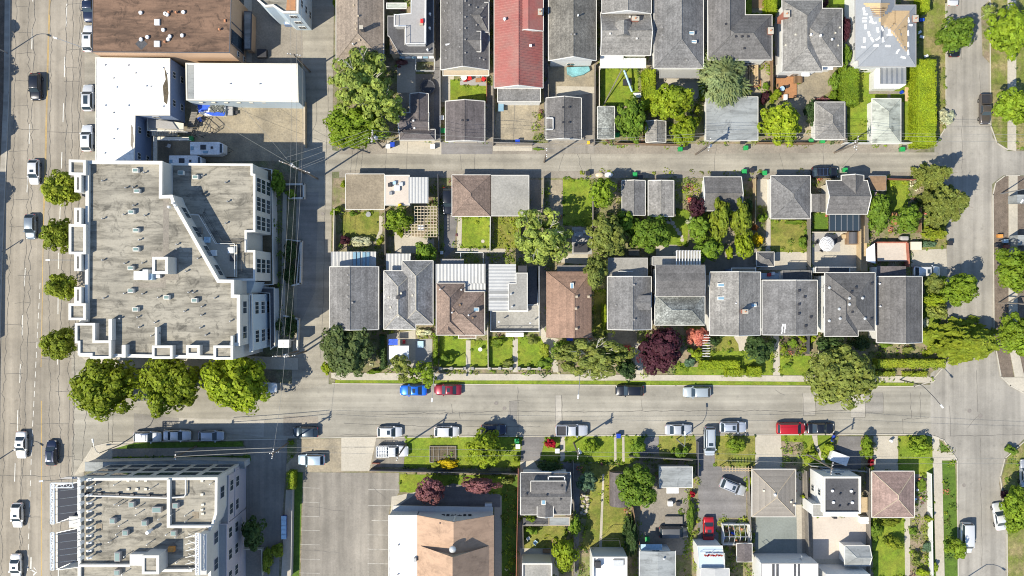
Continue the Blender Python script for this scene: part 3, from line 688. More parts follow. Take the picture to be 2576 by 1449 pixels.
def street_lamp(base, head, h, label, col='steel', gr=False):
    """base and head as seen; both traced at lamp height"""
    b = P(base[0], base[1], 0 if gr else h-1.2); t = P(head[0], head[1], 0 if gr == 2 else h)
    root = empty('street_lamp', b[0], b[1], label, 'street lamp'); q = MB(); q.cyl(b[0], b[1], 0, h-1.2, .11, 8, .07); q.build('pole', col, root)
    q = MB(); d = (t[0]-b[0], t[1]-b[1]); q.tube([(b[0], b[1], h-1.25), (b[0]+d[0]*.25, b[1]+d[1]*.25, h-.5), (b[0]+d[0]*.6, b[1]+d[1]*.6, h-.1), (t[0], t[1], h)], .05, 6); q.build('lamp_arm', col, root)
    a = math.atan2(d[1], d[0]); q = MB(); q.obox(t[0], t[1], h-.1, h+.1, .7, .26, a); q.build('lamp_head', 'white_metal', root, bevel=.06); return root
def wire(a, za, b, zb, label, sag=.6, r=.02):
    A = P3(*a, za) if len(a) == 2 else a; B = P3(*b, zb); q = MB(); n = 10
    q.tube([(A[0]+(B[0]-A[0])*i/n, A[1]+(B[1]-A[1])*i/n, A[2]+(B[2]-A[2])*i/n-sag*4*(i/n)*(1-i/n)) for i in range(n+1)], r, 4)
    return tag(q.build('power_line', 'cable'), label, 'cable', 'overhead power lines')
def wheelie_bin(x, y, m, label, s=1.0, lid=None, group=None):
    X, Y = P(x, y, 1.0); root = empty('wheelie_bin', X, Y, label, 'bin', group, 0, rnd.uniform(-.3, .3)); root.rotation_euler = (0, 0, 0)
    q = MB(); w0, w1 = .24*s, .31*s
    q.v = [(X+u*w0, Y+v*w0, .08) for u, v in ((-1, -1), (1, -1), (1, 1), (-1, 1))]+[(X+u*w1, Y+v*w1, 1.0) for u, v in ((-1, -1), (1, -1), (1, 1), (-1, 1))]
    q.f = [(3, 2, 1, 0), (4, 5, 6, 7), (0, 1, 5, 4), (1, 2, 6, 5), (2, 3, 7, 6), (3, 0, 4, 7)]; q.build('body', m, root)
    q = MB(); q.box(X-w1-.03, Y-w1-.04, 1.0, X+w1+.03, Y+w1+.03, 1.07); q.build('lid', lid or m, root, bevel=.03)
    for sx in (-1, 1): q = MB(); q.obox(X+sx*w0, Y+w0, 0, .2, .06, .2, 0); q.build('wheel', 'rubber', root)
    return root
# ================================================================ THE SETTING
tile(0, 0)
q = MB(); q.face([(-500, -500, -.02), (500, -500, -.02), (500, 500, -.02), (-500, 500, -.02)]); tag(q.build('ground', 'ground'), kind='structure')
G = ground
T1 = 1449; T2 = 2898; X1 = 2576; X2 = 5152
# roads in whole-picture tracing units
G('arterial_road', 'arterial', [(88, -900), (640, -900), (640, 2700), (560, 2800), (560, 3300), (640, 3400), (600, 5400), (-60, 5400), (-25, 3600), (20, 1900), (70, 700)])
G('pavement', 'patch_pale', [(48, -900), (88, -900), (70, 700), (20, 1900), (-25, 3600), (-60, 5400), (-120, 5400), (-80, 3600), (-25, 1900), (30, 700)], z=.10)
G('pavement', 'verge_brown', [(-400, -900), (48, -900), (30, 700), (-25, 1900), (-80, 3600), (-120, 5400), (-500, 5400)], 1)
G('pavement', 'lane', [(640, -900), (760, -900), (760, 2700), (640, 2700)], z=.11)
G('street', 'street', [(560, 2760), (700, 2790), (2250, 2900), (7250, 2905), (7250, 3285), (6700, 3282), (5152, 3282), (2576, 3302), (900, 3330), (560, 3330)], 1)
G('side_street', 'sidestreet', [(X2+1985, -900), (X2+1985, 960), (X2+1900, 1110), (X2+1900, 1330), (X2+1990, 1440), (X2+1995, T1+900), (X2+2000, T1+1270), (X2+1870, T2-80), (X2+1870, T2+380), (X2+2000, T2+450), (X2+2072, T2+600), (X2+2088, 5400), (X2+2445, 5400), (X2+2440, T2+1100), (X2+2388, T2+750), (X2+2425, T2+560), (X2+2576, T2+415), (X2+3000, T2+380), (X2+3000, T2+70), (X2+2576, T2+70), (X2+2450, T2-20), (X2+2360, T2-230), (X2+2345, T1+500), (X2+2335, T1-60), (X2+2420, T1-125), (X2+3000, T1-125), (X2+3000, 1145), (X2+2450, 1140), (X2+2340, 1040), (X2+2322, 900), (X2+2310, -900)], 2)
G('street', 'street', [(540, 3300), (900, 3310), (700, 3372), (642, 3480), (600, 3700), (540, 3700)], 1); G('street', 'street', [(540, 2640), (790, 2690), (790, 2820), (540, 2820)], 1)
G('lane', 'lane', [(2480, 1130), (2700, 1160), (7080, 1150), (7080, 1315), (5300, 1300), (2700, 1285), (2480, 1300)], 3)
G('alley', 'lane', [(2270, -900), (2530, -900), (2505, 1449), (2480, 2900), (2200, 2960), (2240, 1449), (2290, 700)], 2)
G('alley_patch', 'patch', [(2250, 1449), (2405, 1449), (2380, 2200), (2240, 2500)], 4)
# yards of the west side
G('parking_yard', 'stained_concrete', [(1440, 765), (2290, 770), (2290, 1210), (1100, 1230), (1100, 1040), (1440, 1040)], 3)
G('parking_yard', 'concrete_dark', [(1900, -600), (2290, -600), (2290, 480), (1830, 480)], 1)
G('pavement', 'concrete', [(1830, -600), (1900, -600), (1900, 470), (1830, 470)], 3)
G('pavement', 'concrete', [(560, 2640), (2250, 2700), (2250, 2790), (700, 2770)], z=.10)
G('garden_path', 'concrete', [(2135, T1+0), (2165, T1+0), (2150, T1+1080), (2120, T1+1080)], z=.08)
# block ground, middle
G('block_ground', 'dirt', [(2510, 1345), (7150, 1345), (7150, 2830), (2500, 2830)], 1)
G('block_ground', 'dirt', [(2550, -900), (7130, -900), (7130, 1090), (2540, 1120)], 1)
G('block_ground', 'dirt', [(2170, 3318), (7150, 3290), (7230, 3480), (7240, 5400), (2140, 5400)], 1)
G('lane_verge', 'concrete_dark', [(2560, 1075), (5320, 1085), (5320, 1160), (2560, 1165)], 4)
G('lane_verge', 'concrete_dark', [(5320, 1085), (6900, 1085), (6990, 1110), (6900, 1150), (5320, 1160)], 4)
G('lane_verge', 'concrete_dark', [(2560, 1285), (7000, 1300), (7000, 1345), (2560, 1340)], 4)
tile(1, 0)
G('driveway', 'concrete', [(345, 1062), (755, 1062), (755, 1168), (345, 1155)], 5); G('driveway', 'dark_asphalt_and_shade', [(755, 1068), (1140, 1075), (1140, 1163), (755, 1163)], 6)
G('driveway', 'concrete', [(1145, 1100), (1440, 1105), (1440, 1140), (1145, 1140)], 6); G('driveway', 'lot', [(1555, 1090), (1912, 1095), (1910, 1158), (1555, 1155)], 6)
G('patio', 'concrete', [(420, 460), (560, 460), (560, 700), (420, 700)], 2); G('patio', 'concrete_dark', [(560, 560), (745, 560), (745, 1040), (430, 1040), (430, 700), (560, 700)], 2)
G('patio', 'concrete', [(755, 575), (850, 575), (850, 770), (755, 770)], 3); G('patio', 'deck_grey', [(895, 575), (1095, 575), (1095, 648), (895, 640)], 5)
G('lawn', 'grass', [(822, 600), (895, 600), (895, 645), (1097, 648), (1097, 775), (822, 770)], 4)
G('driveway', 'stained_concrete', [(1180, 770), (1500, 770), (1445, 1070), (1150, 1075)], 3)
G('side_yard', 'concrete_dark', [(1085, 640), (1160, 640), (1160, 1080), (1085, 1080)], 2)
G('courtyard', 'stained_concrete', [(1560, 480), (1920, 480), (1920, 700), (1560, 700)], 3); G('courtyard', 'lot', [(1560, 700), (1920, 700), (1920, 1080), (1560, 1080)], 2)
G('garden_path', 'concrete', [(1625, 650), (1915, 655), (1915, 700), (1625, 740)], 5)
G('lawn', 'grass', [(1955, 515), (2240, 515), (2240, 800), (1955, 800)], 3)
G('shaded_side_passage', 'dark_asphalt_and_shade', [(1530, -50), (1560, -50), (1560, 1060), (1530, 1060)], 3)  # dark colour of these gap sheets stands in for shade between houses
G('shaded_side_passage', 'dark_asphalt_and_shade', [(700, -50), (750, -50), (750, 1060), (700, 1060)], 4)
G('shaded_side_passage', 'concrete_dark', [(2310, -50), (2360, -50), (2360, 500), (2310, 500)], 4)
tile(2, 0)
G('patio', 'concrete', [(-200, 500), (130, 500), (130, 760), (-200, 760)], 2)
G('garden_ground', 'stained_concrete', [(440, 460), (690, 460), (690, 700), (440, 720)], 3); G('wooden_deck', 'deck', [(500, 600), (590, 600), (590, 660), (490, 660)], z=.15)
G('wooden_deck', 'deck', [(700, 548), (855, 548), (855, 740), (745, 745), (700, 660)], z=.35)
G('courtyard', 'stained_concrete', [(850, 510), (1170, 510), (1110, 690), (1000, 770), (1000, 1070), (850, 1070), (780, 800), (780, 760), (855, 740)], 2)
G('lawn', 'grass', [(1240, 500), (1760, 500), (1760, 1075), (1240, 1075)], 3)
G('garden_path', 'concrete_dark', [(1405, 560), (1425, 560), (1425, 690), (1690, 690), (1690, 708), (1405, 708)], 6)
G('garden_path', 'concrete_dark', [(1545, 670), (1568, 670), (1568, 740), (1545, 740)], 7)
G('garden_path', 'concrete_dark', [(1650, 770), (1668, 770), (1668, 1075), (1650, 1075)], 7)
G('lawn', 'grass_verge', [(1775, -900), (1980, -900), (1982, 960), (1890, 1090), (1760, 1100)], 3)
G('lawn', 'grass', [(475, -900), (755, -900), (755, 120), (680, 110), (475, 110)], 2); G('lawn', 'grass', [(1080, -900), (1290, -900), (1290, 70), (1210, 60), (1080, 60)], 2)
G('patio', 'stained_concrete', [(522, -900), (630, -900), (625, 105), (522, 100)], 4)
G('verge', 'grass_verge', [(2312, -900), (2450, -900), (2450, 1118), (2360, 1060), (2325, 900)], 3); G('lawn', 'grass_verge', [(2515, -900), (3000, -900), (3000, 1125), (2515, 1125)], 3)
G('pavement', 'concrete', [(2450, -900), (2515, -900), (2515, 1140), (2450, 1130)], z=.1)
G('dirt_strip', 'dirt', [(2250, 60), (2320, 0), (2318, 480), (2262, 420)], 5)
tile(2, 1)
G('verge', 'verge_brown', [(2345, 10), (2370, -80), (2440, -118), (2458, -118), (2458, 1150), (2500, 1395), (2410, 1395), (2350, 1100)], 3)
G('pavement', 'concrete', [(2458, -120), (2525, -120), (2525, 1150), (2576, 1395), (2505, 1395), (2458, 1150)], z=.1)
G('verge', 'verge_brown', [(2525, -120), (3000, -120), (3000, 1390), (2576, 1390), (2525, 1100)], 3)
G('pavement', 'concrete', [(2410, 1398), (2700, 1398), (2700, 1530), (2540, 1500), (2450, 1440)], z=.1)
G('driveway', 'concrete', [(1722, 440), (1990, 428), (1995, 635), (1830, 650), (1722, 560)], 4)
G('lawn', 'grass_verge', [(1800, 250), (1990, 250), (1990, 425), (1808, 435)], 3)
G('lawn', 'grass', [(1830, 650), (1990, 640), (1900, 1200), (1810, 1140)], 3)
G('lawn', 'grass_dry', [(665, 210), (940, 210), (940, 452), (665, 452)], 3); G('garden_path', 'concrete', [(635, 180), (663, 180), (663, 452), (950, 455), (950, 585), (560, 590), (700, 455), (625, 452)], 4)
G('lawn', 'grass_deep', [(980, 158), (1090, 158), (1100, 292), (980, 292)], 4); G('patio', 'concrete', [(975, 300), (1340, 300), (1340, 600), (975, 600)], 2)
G('patio', 'deck_grey', [(985, 305), (1188, 305), (1188, 450), (985, 450)], 5)
G('raised_walk', 'wood_pale', [(1340, 170), (1378, 170), (1390, 600), (1340, 600)], z=.3)
G('lawn', 'grass', [(1540, -90), (1700, -90), (1700, 150), (1540, 150)], 3)
G('lawn', 'grass', [(-200, 100), (60, 140), (30, 400), (-200, 400)], 3); G('patio', 'concrete', [(-200, 395), (-20, 400), (-20, 500), (-200, 500)], 3)
G('patio', 'stained_concrete', [(280, 290), (400, 290), (400, 400), (280, 395)], 4)
G('driveway', 'concrete', [(560, -100), (665, -100), (660, 110), (560, 100)], 3); G('yard_paving', 'lot', [(150, 400), (560, 420), (560, 610), (150, 610)], 2)
G('lawn', 'grass_dry', [(280, 1085), (470, 1085), (470, 1200), (240, 1200)], 4); G('garden_path', 'concrete', [(380, 1085), (520, 1085), (475, 1150), (470, 1200), (425, 1200), (420, 1150)], 6)
G('garden_path', 'concrete', [(660, 1080), (725, 1080), (735, 1390), (680, 1390), (690, 1200)], 6)
G('lawn', 'grass', [(200, 1190), (680, 1190), (680, 1385), (-20, 1385), (-20, 1320), (200, 1320)], 3); G('lawn', 'grass', [(735, 1235), (970, 1235), (970, 1390), (735, 1390)], 4)
G('garden_bed', 'soil', [(735, 1090), (960, 1090), (960, 1225), (735, 1225)], 4)
tile(1, 1)
G('lawn', 'grass_dry', [(5, 150), (285, 150), (290, 370), (5, 370)], 3); G('garden_path', 'concrete', [(285, 180), (312, 180), (310, 300), (275, 385), (250, 380), (285, 290)], 5)
G('patio', 'concrete', [(390, 270), (560, 340), (700, 350), (700, 460), (410, 460)], 3)
G('driveway', 'dark_asphalt_and_shade', [(775, 165), (880, 165), (850, 440), (775, 500)], 3); G('garden_path', 'concrete', [(880, 190), (912, 190), (905, 425), (1240, 430), (1240, 460), (870, 455)], 4)
G('lawn', 'grass', [(912, 185), (1120, 185), (1120, 422), (908, 422)], 5); G('lawn', 'grass_dry', [(1155, 190), (1340, 190), (1330, 425), (1155, 425)], 3)
G('driveway', 'concrete_dark', [(1412, -90), (1520, -90), (1520, 160), (1412, 160)], 3); G('garden_path', 'stained_concrete', [(1572, -90), (1670, -90), (1670, 180), (1560, 200)], 3)
G('lawn', 'grass', [(1672, -95), (1880, -95), (1900, 260), (1672, 250)], 4); G('patio', 'deck_grey', [(1740, 265), (1890, 265), (1890, 470), (1740, 470)], 5)
G('patio', 'concrete', [(1640, 460), (1860, 470), (1860, 550), (1640, 530)], 4)
G('lawn', 'grass_dry', [(1905, 740), (1995, 740), (1990, 1100), (1905, 1100)], 2)
G('lawn', 'grass', [(740, 1085), (945, 1085), (945, 1340), (740, 1340)], 4); G('garden_path', 'concrete', [(940, 1120), (975, 1120), (975, 1360), (940, 1360)], 6); G('lawn', 'grass', [(975, 1120), (1105, 1120), (1105, 1335), (975, 1335)], 5)
G('lawn', 'grass', [(1110, 1090), (1295, 1090), (1295, 1335), (1110, 1335)], 4); G('garden_path', 'concrete', [(1293, 1110), (1332, 1110), (1332, 1360), (1293, 1360)], 6); G('lawn', 'grass', [(1332, 1090), (1580, 1090), (1580, 1335), (1332, 1335)], 5)
G('patio', 'concrete', [(345, 1075), (560, 1040), (560, 1330), (345, 1330)], 3); G('patio', 'deck_grey', [(560, 1110), (685, 1110), (685, 1290), (560, 1290)], 5)
G('garden_path', 'concrete', [(1510, 1000), (1560, 1090), (1640, 1110), (1590, 1180), (1630, 1270), (1640, 1360), (1600, 1360), (1560, 1200), (1505, 1100)], 6)
G('patio', 'stained_concrete', [(2010, 1050), (2230, 1050), (2230, 1230), (2100, 1230), (2010, 1150)], 3); G('garden_path', 'concrete', [(2215, 1140), (2260, 1140), (2280, 1380), (2215, 1380)], 5)
G('lawn', 'grass', [(2520, 1290), (2600, 1290), (2600, 1390), (2520, 1390)], 4)
G('shaded_side_passage', 'dark_asphalt_and_shade', [(285, 560), (322, 560), (322, 1040), (285, 1040)], 3); G('shaded_side_passage', 'dark_asphalt_and_shade', [(688, 500), (715, 500), (715, 970), (688, 970)], 3); G('shaded_side_passage', 'dark_asphalt_and_shade', [(1085, 480), (1115, 480), (1115, 1080), (1085, 1080)], 3)
G('shaded_side_passage', 'dark_asphalt_and_shade', [(1495, 480), (1545, 560), (1545, 1010), (1495, 1100)], 3); G('shaded_side_passage', 'dark_asphalt_and_shade', [(2335, 480), (2368, 480), (2368, 1000), (2335, 1000)], 3)
tile(0, 0)
G('pavement', 'concrete', [(2500, 2812), (5100, 2830), (7000, 2838), (7060, 2870), (7040, 2888), (5100, 2872), (2560, 2868), (2500, 2850)], z=.10)
G('verge', 'grass', [(2530, 2868), (5100, 2873), (6900, 2888), (6890, 2912), (5100, 2908), (2530, 2898)], 5)
# south side of the street
tile(0, 2)
G('pavement', 'concrete', [(640, 560), (700, 470), (850, 440), (1010, 430), (1010, 445), (850, 490), (850, 575), (560, 690)], z=.1)
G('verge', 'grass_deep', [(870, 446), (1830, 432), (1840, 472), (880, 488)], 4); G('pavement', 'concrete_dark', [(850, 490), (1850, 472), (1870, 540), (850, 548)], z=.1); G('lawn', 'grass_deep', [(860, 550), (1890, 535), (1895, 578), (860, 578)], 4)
G('driveway', 'lot', [(1840, 420), (2170, 412), (2160, 620), (2110, 1250), (2100, 1700), (1980, 1700), (1980, 1250), (1860, 1000), (1860, 560)], 3)
G('car_park', 'lot', [(2290, 665), (2590, 668), (3010, 670), (3010, 820), (2950, 900), (2930, 1000), (2920, 2600), (2240, 2600)], 3)
G('driveway', 'stained_concrete', [(2240, 418), (2860, 410), (2800, 660), (2160, 665), (2150, 620), (2240, 520)], 2)
G('grass_strip', 'grass_deep', [(2215, 660), (2285, 668), (2250, 1700), (2190, 1700)], 4); G('path_strip', 'concrete', [(2160, 800), (2205, 800), (2195, 1700), (2110, 1700)], z=.12)  # grass strip lies in shadow; that shade is put into its darker green
G('apron', 'concrete_dark', [(2140, 240), (2400, 245), (2400, 395), (2140, 390)], 3); G('road_patch', 'patch', [(1010, 220), (1350, 260), (1350, 290), (1010, 400)], 3)
G('road_patch', 'patch_pale', [(1350, 255), (1995, 275), (1990, 400), (1350, 330)], 3)
G('terrace', 'concrete_dark', [(1830, 1245), (1975, 1250), (1975, 1700), (1830, 1700)], 4)
tile(1, 2)
G('driveway', 'concrete', [(0, 402), (265, 405), (210, 655), (0, 655)], 4); G('driveway', 'lot', [(262, 412), (490, 405), (470, 625), (235, 625)], 5)
G('lawn', 'grass', [(485, 400), (1365, 390), (1350, 630), (468, 630)], 4); G('lawn', 'grass', [(445, 682), (850, 685), (815, 805), (560, 822), (442, 815)], 4)
G('garden_path', 'concrete', [(380, 850), (560, 815), (1210, 835), (1210, 1700), (1155, 1700), (1155, 930), (430, 920), (370, 985)], 5); G('lawn', 'grass', [(850, 686), (1330, 690), (1320, 840), (1200, 835), (820, 745)], 4)
G('grass_strip', 'grass_deep', [(1210, 700), (1330, 700), (1325, 1700), (1210, 1700)], 5); G('forecourt', 'dark_asphalt_and_shade', [(560, 830), (850, 750), (1200, 840), (1200, 930), (430, 920)], 6)
G('shaded_side_passage', 'concrete_dark', [(1335, 640), (1365, 640), (1365, 1700), (1335, 1700)], 3)
G('driveway', 'dark_asphalt_and_shade', [(1370, 400), (1545, 400), (1490, 580), (1350, 585)], 4); G('lawn', 'grass', [(1540, 400), (1650, 400), (1650, 570), (1500, 575)], 4); G('garden_path', 'concrete', [(1655, 400), (1690, 400), (1685, 580), (1650, 580)], 6)
G('lawn', 'grass', [(1690, 395), (2390, 390), (2390, 480), (2180, 600), (1690, 580)], 4); G('driveway', 'dark_asphalt_and_shade', [(2300, 395), (2395, 395), (2395, 520), (2240, 550)], 6)
for x in (2057, 2118): G('garden_path', 'concrete', [(x, 398), (x+18, 398), (x+20, 585), (x+2, 585)], 7)
G('lawn', 'grass_dry', [(1880, 600), (2170, 600), (2130, 1250), (1810, 1250), (1870, 900)], 4); G('garden_path', 'concrete', [(1970, 680), (1985, 680), (1965, 1250), (1945, 1250)], 6)
G('lawn', 'grass_dry', [(2395, 390), (2680, 390), (2690, 560), (2400, 560)], 4); G('yard', 'concrete_dark', [(2330, 780), (2620, 790), (2620, 1290), (2250, 1290), (2250, 1000)], 3)
G('lawn', 'grass_dry', [(1370, 1010), (1700, 1080), (1700, 1240), (1380, 1240)], 4); G('patio', 'concrete', [(1350, 1240), (1640, 1240), (1640, 1449), (1350, 1449)], 3); G('patio', 'dark_asphalt_and_shade', [(1660, 590), (1760, 590), (1760, 1000), (1660, 700)], 3); G('patio', 'concrete', [(1350, 590), (1450, 575), (1500, 660), (1350, 670)], 5)
G('shaded_side_passage', 'dark_asphalt_and_shade', [(1752, 600), (1800, 600), (1790, 1449), (1752, 1449)], 5)
tile(2, 2)
G('driveway', 'dark_asphalt_and_shade', [(95, 395), (170, 395), (240, 400), (240, 620), (480, 640), (480, 1010), (270, 1010), (270, 1230), (115, 1230), (118, 600)], 4)
G('lawn', 'grass_dry', [(248, 390), (545, 392), (548, 620), (245, 620)], 5); G('driveway', 'concrete', [(548, 388), (740, 388), (755, 640), (548, 645)], 4)
G('lawn', 'grass', [(740, 388), (975, 385), (1000, 620), (915, 620), (915, 440), (745, 430)], 5); G('dirt_lot', 'dirt', [(745, 430), (915, 440), (915, 620), (755, 600)], 4)
G('garden_path', 'concrete', [(975, 388), (1015, 388), (1020, 460), (1080, 600), (1060, 610), (1000, 480)], 7); G('lawn', 'grass', [(1020, 388), (1120, 388), (1120, 620), (920, 620), (920, 470)], 4)
G('driveway', 'dark_asphalt_and_shade', [(1180, 395), (1345, 395), (1345, 640), (1120, 640)], 5); G('driveway', 'concrete', [(1440, 390), (1622, 390), (1625, 660), (1440, 655)], 5)
G('lawn', 'grass', [(1628, 392), (1880, 392), (1890, 690), (1628, 670)], 5); G('pavement', 'concrete', [(1880, 385), (1930, 400), (1945, 515), (2030, 515), (2068, 575), (1955, 575), (1980, 1700), (1918, 1700)], z=.1)
G('verge', 'grass_deep', [(1944, 430), (2025, 508), (1946, 508)], 5); G('verge', 'grass_deep', [(1955, 578), (2055, 578), (2088, 1700), (1982, 1700)], 4); G('lawn', 'grass_deep', [(1860, 680), (1893, 680), (1915, 1449), (1880, 1449)], 5)
G('patio', 'gravel_green', [(552, 990), (865, 990), (865, 1310), (545, 1310)], 4); G('garden_path', 'concrete', [(852, 660), (893, 660), (903, 1310), (865, 1310)], 5); G('shaded_side_passage', 'concrete_dark', [(893, 660), (975, 660), (1000, 1449), (903, 1449)], 3)
G('patio', 'deck_pale', [(985, 990), (1415, 990), (1415, 1320), (985, 1320)], 4); G('patio', 'concrete', [(985, 1320), (1420, 1320), (1420, 1449), (985, 1449)], 4)
G('lawn', 'grass', [(1420, 1000), (1672, 1010), (1680, 1449), (1440, 1449)], 4); G('garden_path', 'concrete', [(1672, 1010), (1716, 1010), (1716, 1600), (1680, 1600)], 6); G('garden_bed', 'dirt', [(1718, 1000), (1868, 1000), (1885, 1600), (1718, 1600)], 5)
G('garden_ground', 'concrete_dark', [(1748, 680), (1868, 680), (1868, 1000), (1748, 1000)], 4)
G('verge', 'grass_verge', [(2576, 430), (2450, 560), (2410, 700), (2440, 900), (2450, 1500), (3000, 1500), (3000, 430)], 4)
tile(0, 0)
# kerbs
def kerb(pts, label=None):
    q = MB(); q.wall(pp(pts), .16, 0, .13); tag(q.build('kerb', 'kerb'), kind='structure')
kerb([(88, -900), (70, 700), (20, 1900), (-25, 3600), (-60, 5400)]); kerb([(2510, 2895), (5100, 2910), (6900, 2916), (7020, 2880), (7110, 2780)])
kerb([(640, 3480), (700, 3370), (850, 3336), (2170, 3312)]); kerb([(2260, 3305), (3840, 3292), (5152, 3283), (6980, 3276), (7120, 3320), (7222, 3470), (7240, 5300)])
kerb([(X2+1985, -900), (X2+1985, 960), (X2+1895, 1105)]); kerb([(X2+2311, -900), (X2+2323, 950), (X2+2370, 1080), (X2+2450, 1130)]); kerb([(X2+2540, T1-125), (X2+2430, T1-122), (X2+2360, T1-70), (X2+2340, T1+20), (X2+2348, T1+1100), (X2+2400, T1+1390), (X2+2470, T1+1460), (X2+2600, T1+1530)])
kerb([(X2+2600, T2+412), (X2+2430, T2+560), (X2+2395, T2+700), (X2+2445, T2+1100), (X2+2450, T2+2000)])
# painted markings
mk = MB()
def dash(a, b, wd=.14): mk.strip([P(*a), P(*b)], wd, .022)
for t in (0,):
    y = MB()
    y.strip(pp([(385, -200), (363, 500), (342, 1400), (328, 1700), (314, 2600), (310, 2770)]), .10, .022); y.strip(pp([(378, -200), (356, 500), (335, 1400), (321, 1700)]), .08, .0225)
    y.strip(pp([(312, 3025), (313, 5400)]), .12, .022); tag(y.build('lane_marking', 'yellow_paint'), kind='structure')
for a, b in (((245, 220), (240, 370)), ((225, 940), (220, 1085)), ((210, 1340), (204, 1450)), ((192, T1+575), (183, T1+710)), ((172, T1+930), (167, T1+1080)), ((154, T1+1300), (150, T1+1440)), ((135, T2+200), (132, T2+360)), ((115, T2+600), (111, T2+735)),
    ((505, 30), (500, 200)), ((490, 430), (486, 580)), ((480, 780), (476, 920)), ((468, 1150), (464, 1270)), ((456, T1+85), (452, T1+200)), ((444, T1+460), (441, T1+580)), ((439, T1+790), (438, T1+920)), ((436, T1+1210), (435, T1+1300)), ((250, -100), (248, 10))): dash(a, b)
for i in range(18): yy = T1+690+i*74; xx = 303-(yy-T1-690)*.052; dash((xx, yy), (xx-2, yy+42), .11)
for i in range(11): yy = T2+575+i*80-6; xx = 236-i*2.6; dash((xx, yy), (xx-1, yy+40), .11)
dash((235, T2+1310), (233, T2+1405), .22); dash((233, T2+1400), (262, T2+1418), .22); mk.face([(*P(255, T2+1378), .022), (*P(255, T2+1390), .022), (*P(283, T2+1416), .022)]); mk.face([(*P(283, T2+1416), .022), (*P(255, T2+1449), .022), (*P(250, T2+1440), .022), (*P(262, T2+1418), .022)])
tag(mk.build('lane_marking', 'white_paint'), kind='structure')
mk = MB(); tile(0, 2)
for yy in (782, 890, 996, 1102, 1210, 1320, 1425): dash((2262, yy), (2412, yy+4), .08)
tile(1, 2)
for yy, a, b in ((797, 205, 438), (917, 205, 382), (1030, 230, 350), (1138, 200, 350), (1246, 200, 350), (1355, 200, 350)): dash((a, yy), (b, yy+2), .1)
for i in range(12): dash((202, 1150+i*26), (202, 1165+i*26), .07)
tag(mk.build('bay_marking', 'worn_paint'), kind='structure')
# tar-sealed cracks
def crack(pts, wd=.07, jit=5, n=None):
    out = []
    for a, b in zip(pts[:-1], pts[1:]):
        L = math.hypot(b[0]-a[0], b[1]-a[1]); k = max(1, int(L/38))
        for i in range(k): t = i/k; out.append((a[0]+(b[0]-a[0])*t+rnd.gauss(0, jit), a[1]+(b[1]-a[1])*t+rnd.gauss(0, jit)))
    out.append(pts[-1]); ck.strip(pp(out), wd, .028+_c[0]); _c[0] += .00008
_c = [0]; ck = MB(); tile(0, 0)
for xs, wd in (((125, 98, 30, 8), .06), ((262, 238, 200, 130), .08), ((505, 490, 445, 470), .08), ((552, 540, 520, 515), .06), ((600, 590, 556, 540), .06), ((388, 372, 372, 390), .05), ((618, 600, 560, 528), .05), ((215, 212, 150, 160), .05)):
    crack([(xs[0], -50), (xs[1], 1449), (xs[2], 2898), (xs[3], 4400)], wd, 6)
for yy, a, b in ((25, 520, 620), (50, 130, 205), (240, 110, 235), (378, 500, 615), (400, 115, 258), (510, 495, 580), (612, 480, 600), (612, 105, 225), (800, 95, 212), (975, 95, 295), (995, 360, 600), (1145, 70, 210), (1240, 480, 550), (1342, 80, 205), (T1+60, 75, 215), (T1+265, 70, 190), (T1+630, 130, 240), (T1+838, 120, 225), (T1+1000, 40, 175), (T1+1135, 190, 270), (T1+1255, 310, 570), (T1+1375, 45, 170), (T2+300, 280, 520), (T2+55, 420, 600), (T2+300, 80, 160), (T2+690, 0, 420), (T2+540, 330, 560), (T2+575, 560, 640), (T2+1000, 90, 300)):
    crack([(a, yy), (b, yy+rnd.uniform(-8, 8))], .07, 3)
crack([(650, T2+180), (640, T2+400), (615, T2+640)]); crack([(815, T2+230), (818, T2+430)], .05, 2); crack([(852, T2+230), (850, T2+430)], .05, 2)
crack([(2576+240, T2+235), (2576+900, T2+215), (2576+1260, T2+205), (2576+1600, T2+208), (2576+2100, T2+208), (X2+0, T2+200), (X2+500, T2+200), (X2+905, T2+208), (X2+1240, T2+198)], .07, 3)
crack([(2576+20, T2+298), (2576+700, T2+320), (2576+1500, T2+322)], .05, 2); crack([(2576, T2+385), (2576+1300, T2+385)], .05, 2)
for x, a, b in ((2576+832, 155, 215), (2576+890, 215, 262), (2576+1272, 128, 240), (2576+1330, 20, 380), (2576+1612, 85, 300), (2576+1662, 85, 280), (2576+2265, 120, 200), (X2+905, 70, 238), (X2+998, 95, 238), (X2+1375, 70, 250), (X2+1512, 65, 215), (X2+1720, 65, 255), (X2+1790, 65, 255), (X2+2015, 165, 395), (X2+2218, -100, 210), (X2+1660, 265, 380)):
    crack([(x, T2+a), (x+6, T2+b)], .06, 2)
